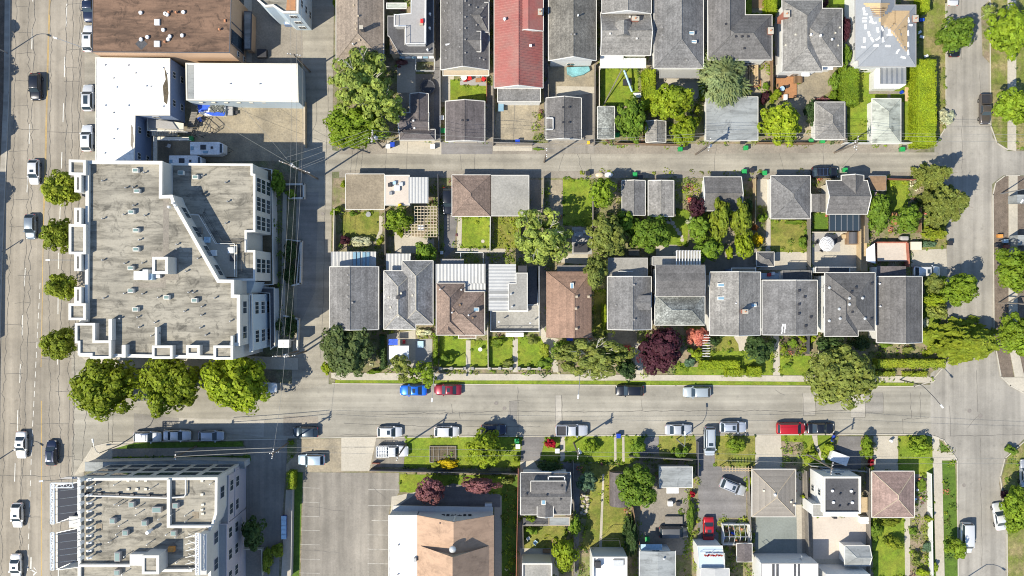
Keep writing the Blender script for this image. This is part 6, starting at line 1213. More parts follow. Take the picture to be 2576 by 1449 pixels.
# ================================================================ PLANTS
# kind colour cx cy rx ry height | label      (tile tracing units, metres)
PL = """
@0 1 street trees along the arterial road
T gold 465 -30 140 135 7.5 | uppermost street tree in front of the grey apartment block
T gold 455 335 128 130 7.5 | second street tree from the top before the apartment block
T gold 490 715 130 105 7 | third street tree from the top before the apartment block
T gold 455 1135 128 122 7 | lowest street tree before the apartment block, near its corner
@0 0
T mid -330 270 110 110 8 | leafy tree at the left edge level with the first street lamp
T mid -345 600 100 120 8 | leafy tree at the left edge above the black car
T mid -350 1060 110 120 8 | leafy tree at the left edge between the two upper cars
@0 1
T mid -370 110 110 120 8 | leafy tree at the left edge level with the apartment corner
T mid -390 690 110 120 8 | leafy tree at the left edge below the grey hatchback
@0 2 big street trees south of the apartment block
T spring 815 15 262 235 11 | leftmost of the three big round trees below the grey apartment block
T spring 1310 5 240 222 11 | middle one of the three big round trees below the apartment block
T lime 1790 -5 272 225 11 | rightmost and yellowest of the three big round trees below the apartment block
@0 2
T dark 1910 1130 88 120 6 | dark dense tree against the right wall of the lattice framed block
B gold 2015 1330 45 95 1.6 | yellow green shrub beside the terrace fence
B gold 2100 1260 55 60 1.8 | golden shrub at the end of the blue bin row
B lime 2195 445 25 22 .6 | small tuft of grass by the alley driveway kerb
B mid 2205 547 18 14 .5 | tiny weed clump beside the parked pale blue car
@0 0
T mid 2100 1375 62 90 4 | small dark tree in the planter under the crossarm pole
B lime 2535 15 50 40 2 | light green shrub at the top end of the alley
B lime 2270 150 28 14 .6 | bright green weed tuft beside the blue skip
@0 1
T mid 2050 225 38 32 3 | little green tree beside the apartment block bay windows
T mid 2195 10 50 38 3 | little tree in the upper end of the apartment planter
T dark 2195 440 55 75 3.5 | dark tree in the middle of the apartment planter
T dark 2100 1000 35 45 3 | dark small tree low in the apartment planter
B dark 2190 620 48 80 2.2 | wide dark shrub under the power lines in the planter
B dark 2200 1020 45 85 2.2 | wide dark shrub near the bottom end of the planter
@1 0 trees between the brown house and the lane
A birch 175 620 265 240 12 | tall pale limbed birch over the back yard of the brown house
A birch 300 800 170 180 10 | second pale limbed birch beside the dark garage
T bright 115 960 235 160 8 | bright green spreading tree at the corner of alley and lane
T lime 60 1040 150 85 5 | low lime green tree under the insulator pole at the lane corner
@1 0
B copper 460 470 50 35 1.5 | brownish potted shrub behind the modern grey house
T mid 2185 905 118 172 7 | round mid green tree between shed and lime trees
T lime 2480 780 150 170 8 | big lime yellow tree beside the tall lime hedge
T lime 2595 985 105 115 6 | lime green tree next to the little round topped shed
B red 2283 965 16 45 1.6 | thin red shrub beside the round topped shed
B olive 1990 1075 22 16 .6 | small olive weed clump at the lane edge below the rough shed
B gold 1500 880 22 30 1.2 | small shrub in the narrow bed by the red roofed house drive
B mid 1480 1125 45 14 .5 | grassy clump on the lane verge by the concrete drive
@2 0
W sage 288 570 170 198 7.5 | pale weeping tree between the dark L shaped house and the wide garage
B lime 470 700 60 24 1.8 | rounded lime shrub above the wide garage
B gold 108 832 30 32 2 | small round golden bush left of the wide garage
T lime 742 945 150 168 7 | dense lime green tree between two garages on the lane
B lime 690 722 48 55 2.2 | bright shrub at the foot of the orange deck
B purple 612 735 32 60 2.4 | dark purple shrub behind the wide garage
B dark 980 840 62 88 2.4 | dark green shrub against the square hipped garage
B mid 1150 615 45 75 2.6 | mid green shrub on the left of the clipped hedge block
B bright 1132 722 42 42 2.2 | round green bush below the shrub by the clipped hedge
B copper 1060 750 50 22 1.2 | rusty low shrub above the square hipped garage
T purple 1230 225 34 88 5 | slim purple tree between the grey house and the stripped house
T mid 1230 425 36 85 4.5 | slim green tree below the slim purple tree
T mid 2045 262 148 122 6.5 | broad street tree above the hidden black car at top right
T bright 2440 245 152 200 8 | large green street tree at the top right corner
T bright 2475 808 148 148 8 | large green street tree beside the bronze pickup
A birch 2310 95 60 60 4 | thin pale street tree on the dry verge at top right
B white 1985 885 60 62 1.8 | white flowering shrub at the end of the tall bright hedge
B purple 1070 35 20 40 2 | purple shrub at the top edge right of the light grey house
B mid 625 650 30 35 1.6 | small mixed shrub left of the orange deck
B mid 870 625 22 16 .8 | small green shrub at the foot of the deck steps
B gold 120 915 22 38 1.8 | small shrub beside the left wall of the wide garage
C olive 1870 1330 110 130 9 | olive spiky conifer at the end of the lane
@2 1
C olive 1965 95 205 185 10 | very large olive conifer leaning over the side street
T mid 1470 160 92 165 5.5 | leafy green tree beside the laneway house
T mid 1700 205 100 108 6 | round green tree between garden and big conifer
C gold 1905 315 108 70 4 | low golden green conifer by the side street verge
B teal 1865 395 55 32 1.2 | low bluish shrub on the verge above the drive with the white car
T purple 100 115 60 82 4 | dark purple tree beside the dark gabled garage
B pink 55 60 28 28 1.6 | pink flowering shrub above the dark purple tree
B white 75 225 42 50 1.8 | pale flowering shrub under the purple tree
T gold 282 212 78 152 7 | left one of the two golden poplar trees
T gold 432 205 75 128 7 | right one of the two golden poplar trees
T lime 455 400 75 115 5 | bright lime tree below the golden poplars
B lime 350 455 34 60 2.4 | narrow lime shrub beside the lime tree and patio
T mid 120 285 95 100 5 | leafy green tree left of the golden poplars
T mid 190 430 95 105 5.5 | leafy green tree above the pergola with white beams
B dark 490 100 52 42 2.4 | dark green hedge like shrub right of the poplars
B mid 595 200 40 45 2 | green shrub beside the garden path to the hipped garage
B orange 545 268 32 30 1.6 | rusty orange shrub above the yellow bush
B yellow 556 362 46 62 2.4 | vivid yellow bush beside the back lawn
B pink 108 1085 78 82 2.8 | big coral pink azalea beside the grey gabled house
T dark 572 1180 105 118 5 | dark green rounded tree in the front garden path fork
B dark 235 1130 48 38 1.6 | dark shrub by the white front pergola
B lime 110 1225 55 58 2.2 | bright shrub below the coral azalea
B teal 50 1285 55 45 1.6 | blue green shrub beside the plum tree
B mid 60 1190 30 30 1.4 | small green shrub between azalea and plum tree
T olive 1190 1385 262 240 9 | huge olive street tree over the lower row and the street
T dark 1110 1150 118 62 4.5 | dark brownish tree close under the large hipped house
B dark 1330 1140 70 60 2 | dark shrub beside the steps of the large hipped house
T bright 2072 740 142 126 7.5 | bright round tree whose shadow falls on the side street
T olive 1900 690 75 65 5 | olive tree behind the bright round tree
T lime 1893 815 85 52 4.5 | yellow green feathery tree beside the charcoal house
T olive 1905 900 85 62 4 | dull olive tree above the long cedar
B white 1830 980 28 45 1.4 | white blossomed shrub at the corner of the charcoal house
C gold 2110 1125 345 195 7 | enormous spreading golden cedar over the street corner
T bright 2505 590 155 182 8 | bright tree on the right edge opposite the white car
T bright 2520 1075 155 165 8 | bright tree on the right edge beside the enormous cedar
B olive 1700 1185 45 28 1.2 | olive shrub in the shade below the charcoal house
B mid 1530 1155 60 24 1.2 | pale green shrub row under the charcoal house wall
B lime 905 1110 30 28 1.4 | clipped lime bush in the flower bed
B lime 985 1110 24 34 1.4 | clipped lime block beside the flower bed
B gold 760 1190 35 30 1 | golden flowering clump at the left of the flower bed
B gold 910 1195 35 22 .9 | yellow flowering clump at the right of the flower bed
B mid 830 1140 48 40 1.2 | green clump in the middle of the flower bed
B gold 350 1140 18 14 .5 | tiny shrub on the front lawn of the grey gabled house
B mid 800 1310 34 26 .6 | low weed clump on the small square front lawn
B mid 900 380 38 60 1.6 | round green shrub at the right edge of the back lawn
B mid 850 225 90 18 .9 | leafy flowering border along the back wall of the hipped garage
@1 1
T holly 40 1185 222 205 8 | big dark holly like tree at the alley corner below the grey house
B lime -110 1330 45 60 2 | lime shrub at the foot of the big dark tree
B bright 245 1352 60 24 1.2 | low green hedge like shrub by the pavement
A olive 465 1315 120 105 5 | thin leafed willow by the pavement left of the blue car
A bright 635 1375 110 92 5 | bright willow like tree above the blue car
T bright 430 205 88 105 5 | lime green tree beside the white lattice pergola
B lime 450 310 30 45 1.8 | lime shrub below the lattice pergola tree
T mid 638 450 92 76 4.5 | small green tree above the pale hipped house
B purple 35 365 46 46 2 | round purple bush by the back lawn
B white 150 372 82 42 1.6 | white flowering bush beside the round purple bush
B mid 90 165 40 24 1 | green clump below the tan garage
B lime 20 -55 30 30 1.2 | little lime shrub beside the tan garage
B bright -45 140 48 38 1.6 | bright green shrub at the alley end of the garden
A birch 1520 345 225 215 10 | large pale limbed birch above the brown house
T bright 1965 15 98 118 7 | fan leaved bright tree at the lane by the long lawn
T olive 2000 335 150 172 8 | large olive tree between the two back gardens
T olive 1915 600 98 140 7 | olive tree hanging beside the reddish brown roof
T mid 2150 240 100 85 5 | dark green tree below the narrow dark garage
T mid 2335 320 150 140 6.5 | leafy tree beside the stepping stone lawn
A olive 1900 1240 275 172 8 | wide tree with bare pale branches over the front gardens
T dark 2140 1330 90 75 5 | darker green tree at the right foot of the bare branched tree
T purple 2395 1200 168 190 7 | large plum purple tree in the front gardens
B mid 800 1255 55 48 2 | round bush in the square front lawn
B white 630 1060 70 32 1.2 | white flowered bush below the pale hipped house
B bright 1180 1130 62 38 1.2 | leafy bush left in the overgrown front garden
B olive 1440 1120 50 40 1.4 | olive bush beside the white porch
B gold 1530 1190 60 55 1.8 | golden bush in the overgrown front garden
B mid 1545 1285 65 50 1.6 | green bush at the lower corner of the overgrown garden
T mid 1655 1185 72 72 4 | small green tree below the reddish brown house
B olive 1260 1290 50 34 1.4 | dark leafy clump beside the stepping slab path
B lime 1985 930 25 110 1.6 | narrow lime shrub strip beside the grey gabled house
B olive 1690 1320 50 40 1.6 | olive shrub at the foot of the bare branched tree
B lime 290 365 28 32 .9 | yellow flowering clump beside the stepping path
B mid 2115 250 35 60 2 | leafy shrub right of the large olive tree
B bright 700 985 16 34 1.2 | small shrub between two roofs beside the brown tiled house
@1 2
T lime 1082 492 140 150 6.5 | round lime tree whose shadow covers the dark blue car
B yellow 800 605 82 38 1.2 | golden leaved shrub in the wooden planter frame
B gold 715 605 42 30 1 | greenish golden clump in the planter frame corner
B lime 1322 560 32 42 1.6 | lime shrub at the right end of the long front lawn
T copper 668 795 102 110 5 | left copper leaved tree in the church garden
T copper 1055 752 132 66 5 | right copper leaved tree in the church garden
B red 1582 445 42 46 1.8 | round red maple bush on the small front lawn
B bright 1882 480 62 62 2 | round green bush on the wide front lawn
T mid 2235 480 55 62 4 | slender green tree with a feathery shadow by the driveway
B mid 2545 530 58 48 1.8 | green bush below the silver sedan
B dark 1570 620 82 50 2 | dark shrub mass in front of the dark slate house
T teal 1850 735 78 78 4.5 | bluish green tree beside the stone lined garden bed
T mid 2240 760 155 160 7 | large leafy tree over the round backed hut
B mid 1760 1060 46 85 3 | tall shrub right of the dark slate house
C dark 2185 1150 66 182 6 | tall narrow dark conifer beside the yard fence
T lime 1690 1265 92 130 5.5 | lime green tree below the dark slate house
B bright 1430 1010 42 32 1.6 | bright shrub at the corner of the timber deck
B mid 1440 1110 42 46 1.8 | small shrub by the garden chairs
B olive 1250 730 50 30 1.2 | dull shrub at the right end of the church garden
@2 2
B bright 400 455 68 62 2.2 | round bush on the dry lawn by the silver crossover
B mid 20 500 35 40 1.6 | bush at the left of the long driveway
T bright 1390 475 46 86 3.6 | tall oval bush between the two driveways
B red 1422 590 26 30 1.6 | red leaved shrub below the oval bush
B mid 1410 635 30 26 1.2 | small green shrub under the red leaved shrub
B bright 1780 470 90 78 2.6 | large round bush on the corner lawn
B gold 1582 1200 72 48 2.2 | egg shaped golden topiary on the back lawn
B gold 1846 1012 40 30 1.8 | small golden topiary ball beside the fence
B gold 1560 1040 82 34 1.4 | flowering row under the rosy pyramid roof
B mid 1455 1110 45 75 2 | leafy shrubs along the left fence of the back lawn
B olive 1765 1320 38 46 2 | clipped olive topiary in the long garden bed
B mid 1740 1110 42 34 1.2 | loose shrub in the long garden bed
B teal 1840 1225 42 50 1.2 | silvery plant clump in the long garden bed
T bright 2515 950 112 172 7 | bright tree on the right edge over the white sports car
T bright 2062 1235 78 68 4 | small tree leaning over the white van
B lime 1100 480 40 48 1.6 | shrub beside the scooter at the kerb
B lime 985 520 38 50 1.2 | lime ground shrub along the white garden path
B bright 1060 540 26 34 1.2 | clipped shrub right of the white garden path
B mid 60 1000 30 120 1.8 | leafy bed shrub beside the driveway of the red car
B red 75 830 22 30 1.2 | red flowering shrub beside the long driveway
B gold 500 740 24 70 1.6 | yellow flowering shrub along the brown pyramid roof garage
B mid 1800 760 46 60 1.2 | mixed shrub in the side garden with pots
B lime 1800 1420 60 40 1.4 | lime shrub near the bottom of the long garden bed
B purple 2420 830 26 36 1.8 | dark purple shrub above the white sports car
B mid 2480 500 50 40 1.6 | low green shrub on the corner verge at right
B lime 910 850 18 20 1 | tiny lime shrub between the seamed garage and white boxy house
B bright 1900 1380 30 46 1.4 | bright shrub at the end of the fence near the pavement
"""
grp = None  # trees left of the picture are unseen, added to shade its edge
for ln in PL.strip().split('\n'):
    if ln[0] == '@':
        f = ln[1:].split(' ', 2); tile(int(f[0]), int(f[1])); grp = f[2] if len(f) > 2 else None; continue
    a, lab = ln.split(' | '); f = a.split(); plant(f[0], f[1], *map(float, f[2:6]), float(f[6]), lab, grp)
HG = """
@1 0
2272 520 2375 822 3.2 lime | tall clipped lime hedge column beside the white ladder
@2 0
1180 500 1330 802 2.6 bright | large clipped hedge block with a flat dark green top
1748 445 1910 1112 3.4 lime | very tall bright clipped hedge beside the side street
1782 -300 1862 95 3 lime | clipped hedge at the top edge left of the street tree
622 -200 715 105 2.6 lime | lime hedge at the top edge beside the L shaped house
130 580 180 755 2.2 bright | short green hedge behind the weeping tree
@0 2
2160 655 2230 797 2.4 lime | short thick lime hedge at the car park corner
@1 1
688 1062 732 1322 1.6 bright | straight green hedge between the patio and the square lawn
285 1070 340 1340 1.8 dark | dark straight hedge beside the big dark tree
1340 185 1358 420 1.2 bright | thin hedge beside the overgrown garden
@2 1
125 1265 435 1345 1.8 lime | clipped lime hedge along the front pavement
320 1330 468 1400 1.8 lime | lower step of the clipped lime hedge with dead brown gaps
486 1312 602 1402 1.8 lime | separate square lime hedge beside the path
1455 1255 1985 1335 2.2 gold | long golden hedge beside the corner of the pavement
1450 1345 1610 1398 1.0 gold | low golden hedge left of the stone step
1660 1350 1850 1400 1.0 gold | low golden hedge right of the stone step
"""
for ln in HG.strip().split('\n'):
    if ln[0] == '@': f = ln[1:].split(); tile(int(f[0]), int(f[1])); continue
    a, lab = ln.split(' | '); f = a.split(); hedge(*map(float, f[:5]), f[5], lab)
tile(0, 1)
for b in ((2085, -60, 2125, 260), (2090, 260, 2150, 620), (2080, 620, 2130, 1080), (2160, -20, 2260, 60), (2165, 350, 2255, 700), (2150, 940, 2240, 1080)): cover(*b, 'mid', h=1.2)
tile(1, 1)
for b in ((0, 130, 320, 160, 'bright'), (1155, 185, 1340, 425, 'gold'), (740, 1340, 940, 1365, 'bright'), (975, 1340, 1290, 1365, 'bright'), (1335, 1340, 1500, 1368, 'bright'), (1110, 1300, 1290, 1335, 'mid'), (1335, 1290, 1500, 1330, 'mid'), (1670, 180, 1900, 260, 'mid'), (2520, -80, 2560, 180, 'lime'), (2040, 160, 2120, 200, 'gold'), (2440, 160, 2480, 380, 'mid'), (250, 300, 300, 440, 'gold'), (1535, -80, 1568, 200, 'mid')): cover(*b[:4], b[4], h=.5)
tile(2, 1)
for b in ((-60, -60, 150, 60, 'lime'), (735, 1095, 960, 1225, 'mid'), (670, 205, 940, 235, 'bright'), (880, 230, 945, 450, 'mid'), (1540, -90, 1760, -60, 'lime'), (1700, -80, 1740, 140, 'mid'), (1540, 150, 1600, 300, 'mid'), (1420, 1130, 1800, 1250, 'dark'), (210, 1090, 250, 1200, 'mid'), (1400, 1405, 1900, 1440, 'bright'), (1380, 60, 1420, 380, 'bright'), (560, 110, 640, 160, 'bright')): cover(*b[:4], b[4], h=.6)
tile(1, 0)
for b in ((2060, 1085, 2500, 1120, 'bright'), (1760, 1285+0, 2560, 1320, 'gold'), (1450, 830, 1520, 1070, 'olive'), (600, 1060, 700, 1080, 'bright')): cover(*b[:4], b[4], h=.3)
tile(2, 0)
for b in ((500, 1085, 1000, 1105, 'olive'), (0, 1290, 900, 1318, 'olive'), (590, 660, 640, 780, 'mid'), (1100, 1085, 1650, 1105, 'bright'), (940, 900, 990, 1050, 'olive'), (1500, 1325, 1780, 1360, 'bright'), (70, 760, 140, 960, 'mid'), (620, 480, 690, 520, 'mid')): cover(*b[:4], b[4], h=.35)
tile(2, 2)
for b in ((20, 700, 115, 1300, 'bright'), (1755, 690, 1850, 900, 'mid'), (480, 640, 520, 900, 'gold'), (895, 670, 930, 900, 'mid'), (1720, 1010, 1870, 1449, 'olive'), (1425, 1010, 1500, 1300, 'mid'), (920, 480, 985, 620, 'lime'), (2440, 560, 2576, 900, 'mid'), (300, 1050, 480, 1120, 'teal')): cover(*b[:4], b[4], h=.5)
tile(1, 2)
for b in ((690, 480, 850, 600, 'mid'), (1990, 680, 2040, 920, 'lime'), (1800, 820, 1870, 1000, 'olive'), (2560, 780, 2600, 1300, 'mid'), (1500, 580, 1660, 660, 'mid')): cover(*b[:4], b[4], h=.4)

# scattered weeds and border plants (uncountable), kept off paved sheets and lawns' middles
SOFT = ('block_ground', 'garden_bed', 'garden_ground', 'dirt_lot', 'dirt_strip', 'verge')
def inside(p, poly):
    c = False
    for i in range(len(poly)):
        (xa, ya), (xb, yb) = poly[i], poly[i-1]
        if (ya > p[1]) != (yb > p[1]) and p[0] < (xb-xa)*(p[1]-ya)/(yb-ya)+xa: c = not c
    return c
HARD = [(pl, min(p[0] for p in pl), min(p[1] for p in pl), max(p[0] for p in pl), max(p[1] for p in pl)) for n_, pl in SHEETS if n_ not in SOFT and n_ not in ('lawn', 'grass_strip')]
LAWN = [pl for n_, pl in SHEETS if n_ == 'lawn']
tile(0, 0)
def weeds(x0, y0, x1, y1, n, m, h):
    a = P(x0, y0); b = P(x1, y1); q = MB(); k = 0
    while k < n:
        X, Y = rnd.uniform(a[0], b[0]), rnd.uniform(b[1], a[1]); k += 1
        if any(h_[1] <= X <= h_[3] and h_[2] <= Y <= h_[4] and inside((X, Y), h_[0]) for h_ in HARD): continue
        if any(inside((X, Y), l) for l in LAWN) and rnd.random() < .93: continue
        s_ = rnd.uniform(.15, .75); hh = h*rnd.uniform(.3, 1)
        for i in range(int(6+s_*26)): d = rdir(0); leafquad(q, Vector((X+d.x*s_, Y+d.y*s_, .04+d.z*hh)), d+Vector((0, 0, .5)), rnd.uniform(.12, .26))
    tag(q.build('ground_cover', 'leaf_'+m), kind='stuff')
def border(m, h, prob):
    q = MB()
    for pl in LAWN:
        for a, b in zip(pl, pl[1:]+pl[:1]):
            L = math.hypot(b[0]-a[0], b[1]-a[1])
            for i in range(int(L/.5)):
                if rnd.random() > prob: continue
                t = rnd.random(); X, Y = a[0]+(b[0]-a[0])*t+rnd.gauss(0, .12), a[1]+(b[1]-a[1])*t+rnd.gauss(0, .12)
                if abs(X) > 88 or abs(Y) > 50 or any(h_[1] <= X <= h_[3] and h_[2] <= Y <= h_[4] and inside((X, Y), h_[0]) for h_ in HARD): continue
                s_ = rnd.uniform(.1, .4); hh = h*rnd.uniform(.3, 1)
                for j in range(int(6+s_*24)): d = rdir(0); leafquad(q, Vector((X+d.x*s_, Y+d.y*s_, .04+d.z*hh)), d+Vector((0, 0, .5)), rnd.uniform(.12, .24))
    tag(q.build('ground_cover', 'leaf_'+m), kind='stuff')
for m, h, n in (('bright', .7, 480), ('mid', 1.0, 460), ('gold', .6, 320), ('olive', .9, 280), ('dark', 1.1, 190), ('white', .5, 40), ('pink', .5, 30), ('copper', .6, 50)):
    weeds(2550, 1350, 7140, 2830, n, m, h); weeds(2560, -40, 7140, 1090, int(n*.7), m, h); weeds(3750, 3320, 7200, 4400, int(n*.8), m, h)
for m, h, p in (('mid', .35, .16), ('bright', .3, .2), ('gold', .3, .12), ('dark', .4, .08)): border(m, h, p)
# ================================================================ VEHICLES
WHT = (.72, .72, .71); SIL = (.42, .44, .46); BLK = (.012, .014, .02); NAVY = (.012, .02, .05); RED = (.38, .008, .012)
def V(ty, x, y, hd, col, label, **k): return vehicle(ty, x, y, hd, col, label, **k)
gA = 'cars parked at the kerb below the flat roofed blocks'
tile(0, 0)
V('pickup', 672, 45, 'S', NAVY, 'dark blue pickup half hidden by the brown roof at the top', group=gA)
V('suv', 668, 290, 'N', WHT, 'white car with a small sunroof half hidden by the brown roof', sun='s', group=gA)
V('suv', 268, 655, 'S', BLK, 'black car driving down the arterial road at the upper left', name='moving_car')
V('suv', 664, 738, 'N', (.62, .62, .6), 'white car with a long black glass roof parked beside the white roof', sun='l', group=gA)
V('suv', 657, 1042, 'N', WHT, 'white car with a square sunroof parked lowest beside the white roof', sun='s', group=gA)
V('hatch', 255, 1298, 'S', WHT, 'white hatchback driving on the arterial road level with the apartment corner', sun='s', name='moving_car')
tile(0, 1); V('hatch', 228, 262, 'S', (.2, .24, .28), 'steel grey hatchback driving towards the pole shadow on the arterial road', name='moving_car')
tile(0, 2)
V('sedan', 158, 462, 'S', WHT, 'white sedan driving near the lower street corner', sun='s', name='moving_car'); V('hatch', 388, 520, 'N', NAVY, 'dark navy car driving up past the lower street corner', name='moving_car', sun='l')
V('hatch', 130, 992, 'S', WHT, 'white car with a black sunroof driving beside the lattice framed block', sun='s', name='moving_car'); V('sedan', 118, 1385, 'S', WHT, 'white car at the very bottom left beside the painted arrow', sun='s', name='moving_car')
gB = 'cars parked along the south kerb of the street'
V('wagon', 1110, 400, 'E', (.6, .61, .62), 'white wagon with black roof rack in the block shadow', rails_=2, group=gB); V('sedan', 1335, 390, 'E', (.55, .57, .6), 'silver sedan between two parked wagons in the block shadow', group=gB); V('hatch', 1592, 393, 'E', (.36, .4, .46), 'grey silver hatchback at the right of the three shaded cars', group=gB)
V('hatch', 2305, 363, 'W', (.03, .05, .07), 'dark teal black car parked under the long pole shadow', group=gB); V('suv', 2350, 572, 'W', (.36, .46, .54), 'pale blue car parked on the concrete drive above the car park')
V('sedan', 1985, 28, 'E', WHT, 'white car mostly hidden under the rightmost big street tree')
tile(1, 2)
gC = 'cars parked along the north kerb of the street'
V('sedan', 543, 48, 'W', (.01, .13, .62), 'bright blue car parked beside the red sedan', sun='s', group=gC); V('sedan', 803, 44, 'W', (.22, .01, .025), 'dark red sedan parked right of the bright blue car', sun='s', group=gC); V('wagon', 2175, 50, 'W', BLK, 'black car with pale windscreen parked left of the grey wagon', group=gC, metal=.1)
V('hatch', 363, 362, 'E', WHT, 'white car with a square black sunroof parked above the rack truck', sun='s', group=gB); V('hatch', 795, 360, 'E', WHT, 'plain white hatchback parked between the pole shadow and round tree', group=gB); V('hatch', 1152, 345, 'E', NAVY, 'dark blue car in the shadow of the round lime tree', group=gB)
V('pickup', 1738, 350, 'E', (.55, .57, .6), 'silver pickup with an open black cargo bed', group=gB); V('sedan', 2545, 345, 'E', (.5, .52, .54), 'silver sedan parked at the kerb left of the long driveway', group=gB)
r_ = V('pickup', 385, 507, 'E', WHT, 'white work truck with an open pipe rack on the driveway', metal=0, cat='truck', bed='galv')
q = MB()
for i in range(6): q.box(-2.6+i*.42, -.9, 1.75, -2.55+i*.42, .9, 1.8)
for s_ in (-.9, -.3, .3, .86): q.box(-2.6, s_, 1.7, -.5, s_+.05, 1.75)
for xx in (-2.6, -.55):
    for s_ in (-.9, .86): q.box(xx, s_, 1.0, xx+.05, s_+.04, 1.72)
me = q.mesh('pipe_rack'); me.materials.append(MATS['galv']); o = bpy.data.objects.new('pipe_rack', me); C.objects.link(o); o.parent = r_
V('van', 2508, 1118, 'E', (.1, .1, .1), 'old grey van parked in the cluttered yard', metal=0)
tile(2, 2)
V('wagon', 108, 62, 'W', (.4, .45, .47), 'grey green wagon parked right of the black car', group=gC); V('van', 204, 432, 'S', (.48, .52, .55), 'long silver people carrier parked nose down on the long driveway', rails_=1, sun='s')
V('suv', 380, 325, 'E', (.46, .5, .56), 'silver crossover with roof rails parked above the dry lawn', rails_=1, sun='s', group=gB); V('van', 818, 335, 'E', RED, 'bright red people carrier parked at the kerb', group=gB, metal=.1); V('sedan', 1043, 335, 'E', BLK, 'black sedan parked right of the bright red people carrier', group=gB)
V('suv', 380, 777, -22, (.5, .52, .54), 'silver off-road car parked aslant on the dark driveway', rails_=1, sun='s'); V('sedan', 196, 1108, 'S', RED, 'red sedan parked nose down beside the greenhouse', metal=.1, sun='s')
V('cargo', 2142, 1160, 'S', WHT, 'white van on the side street under the small leaning tree', metal=0); V('sedan', 2392, 1002, 99, WHT, 'white sports car parked at the right kerb under the bright tree')
V('sedan', 2590, 675, 'N', SIL, 'silver car cut by the right edge of the picture')
tile(2, 0)
V('sedan', 2040, -60, 'N', WHT, 'white car whose tail shows at the top edge of the side street'); V('sedan', 2050, 325, 'N', BLK, 'black car hidden under the broad street tree at top right')
V('pickup', 2283, 825, 'S', (.10, .085, .075), 'dark bronze pickup parked on the side street', scale=.93, bed='black_metal'); V('suv', 1075, 1302, 'E', BLK, 'black off-road car with white roof bars parked in the lane', rails_=2)
tile(2, 1); V('suv', 1842, 600, 'E', WHT, 'white car with a blue rear window glare on the corner driveway', sun='s')
tile(1, 1); V('suv', 803, 68, 'S', BLK, 'black jeep parked in the narrow drive beside the brown shingled garage', metal=0)
def trailer(x0, y0, x1, y1, label, front='E'):
    zt = 2.6; a = P(x0, y0, zt); b = P(x1, y1, zt); X0, Y1, X1_, Y0 = a[0], a[1], b[0], b[1]; rt = empty('caravan', (X0+X1_)/2, (Y0+Y1)/2, label, 'caravan')
    q = MB(); q.prism([(X0, Y0), (X1_-.8, Y0), (X1_, Y0+.35), (X1_, Y1-.35), (X1_-.8, Y1), (X0, Y1)], .5, zt); q.build('body', 'plastic_white', rt, bevel=.12)
    for fx, fy, w_, h_, m_ in ((.07, .5, .5, .6, 'glass_blue'), (.4, .42, .9, .8, 'black_metal'), (.66, .45, .35, .4, 'black_metal'), (.47, .8, .8, .4, 'glass_blue'), (.93, .5, .35, 1.5, 'glass')):
        q = MB(); cx, cy = X0+(X1_-X0)*fx, Y1-(Y1-Y0)*fy; q.box(cx-w_/2, cy-h_/2, zt-.02, cx+w_/2, cy+h_/2, zt+.12); q.build('roof_vent', m_, rt, bevel=.03)
    q = MB(); q.tube([(X1_, Y0+.6, .5), (X1_+1.0, (Y0+Y1)/2, .5), (X1_, Y1-.6, .5)], .05, 5); q.build('tow_bar', 'black_metal', rt)
    for s_ in (Y0+.12, Y1-.12):
        q = MB()
        for k in range(12): pass
        q.obox((X0+X1_)/2, s_, 0, .62, .6, .2, 0); q.build('wheel', 'rubber', rt)
    return rt
tile(0, 0); trailer(1432, 1070, 1685, 1168, 'white caravan parked in the shaded car yard'); trailer(1273, 1172, 1520, 1268, 'older cream caravan half hidden behind the apartment block')
a = P(1490, 785, 1.3); b = P(1700, 872, 1.3); rt = empty('boat', a[0], b[1], 'boat on a trailer under a torn blue tarpaulin and grey netting', 'boat'); q = MB(); q.prism([(a[0]+.3, b[1]+.4), (a[0]+1.3, b[1]), (b[0], b[1]), (b[0], a[1]), (a[0]+1.3, a[1]), (a[0], a[1]-.5)], .5, 1.3); q.build('hull', 'plastic_white', rt)
for pts, m_, z0 in (([(1490, 785), (1600, 780), (1560, 830), (1500, 850)], 'blue_tarp', 1.35), ([(1540, 850), (1640, 845), (1700, 850), (1690, 875), (1600, 872)], 'blue_tarp', 1.37)):
    q = MB(); q.prism(pp(pts, 1.4), 1.3, z0+.05); q.build('tarpaulin', m_, rt)
q = MB()
for i in range(70): X, Y = P(rnd.uniform(1580, 1692), rnd.uniform(788, 845), 1.5); q.obox(X, Y, 1.35, 1.4+rnd.uniform(.02, .2), rnd.uniform(.3, .9), .1, rnd.uniform(0, 3))
q.build('netting', 'grey_tarp', rt); q = MB(); a = P(1700, 805, .9); b = P(1755, 870, .9); q.box(a[0], b[1], .4, b[0], a[1], .9); q.build('outboard_motor', 'w_grey', rt); q = MB(); q.box(*P(1755, 860, .4), .3, *P(1795, 835, .4), .42); q.build('tow_bar', 'black_metal', rt)
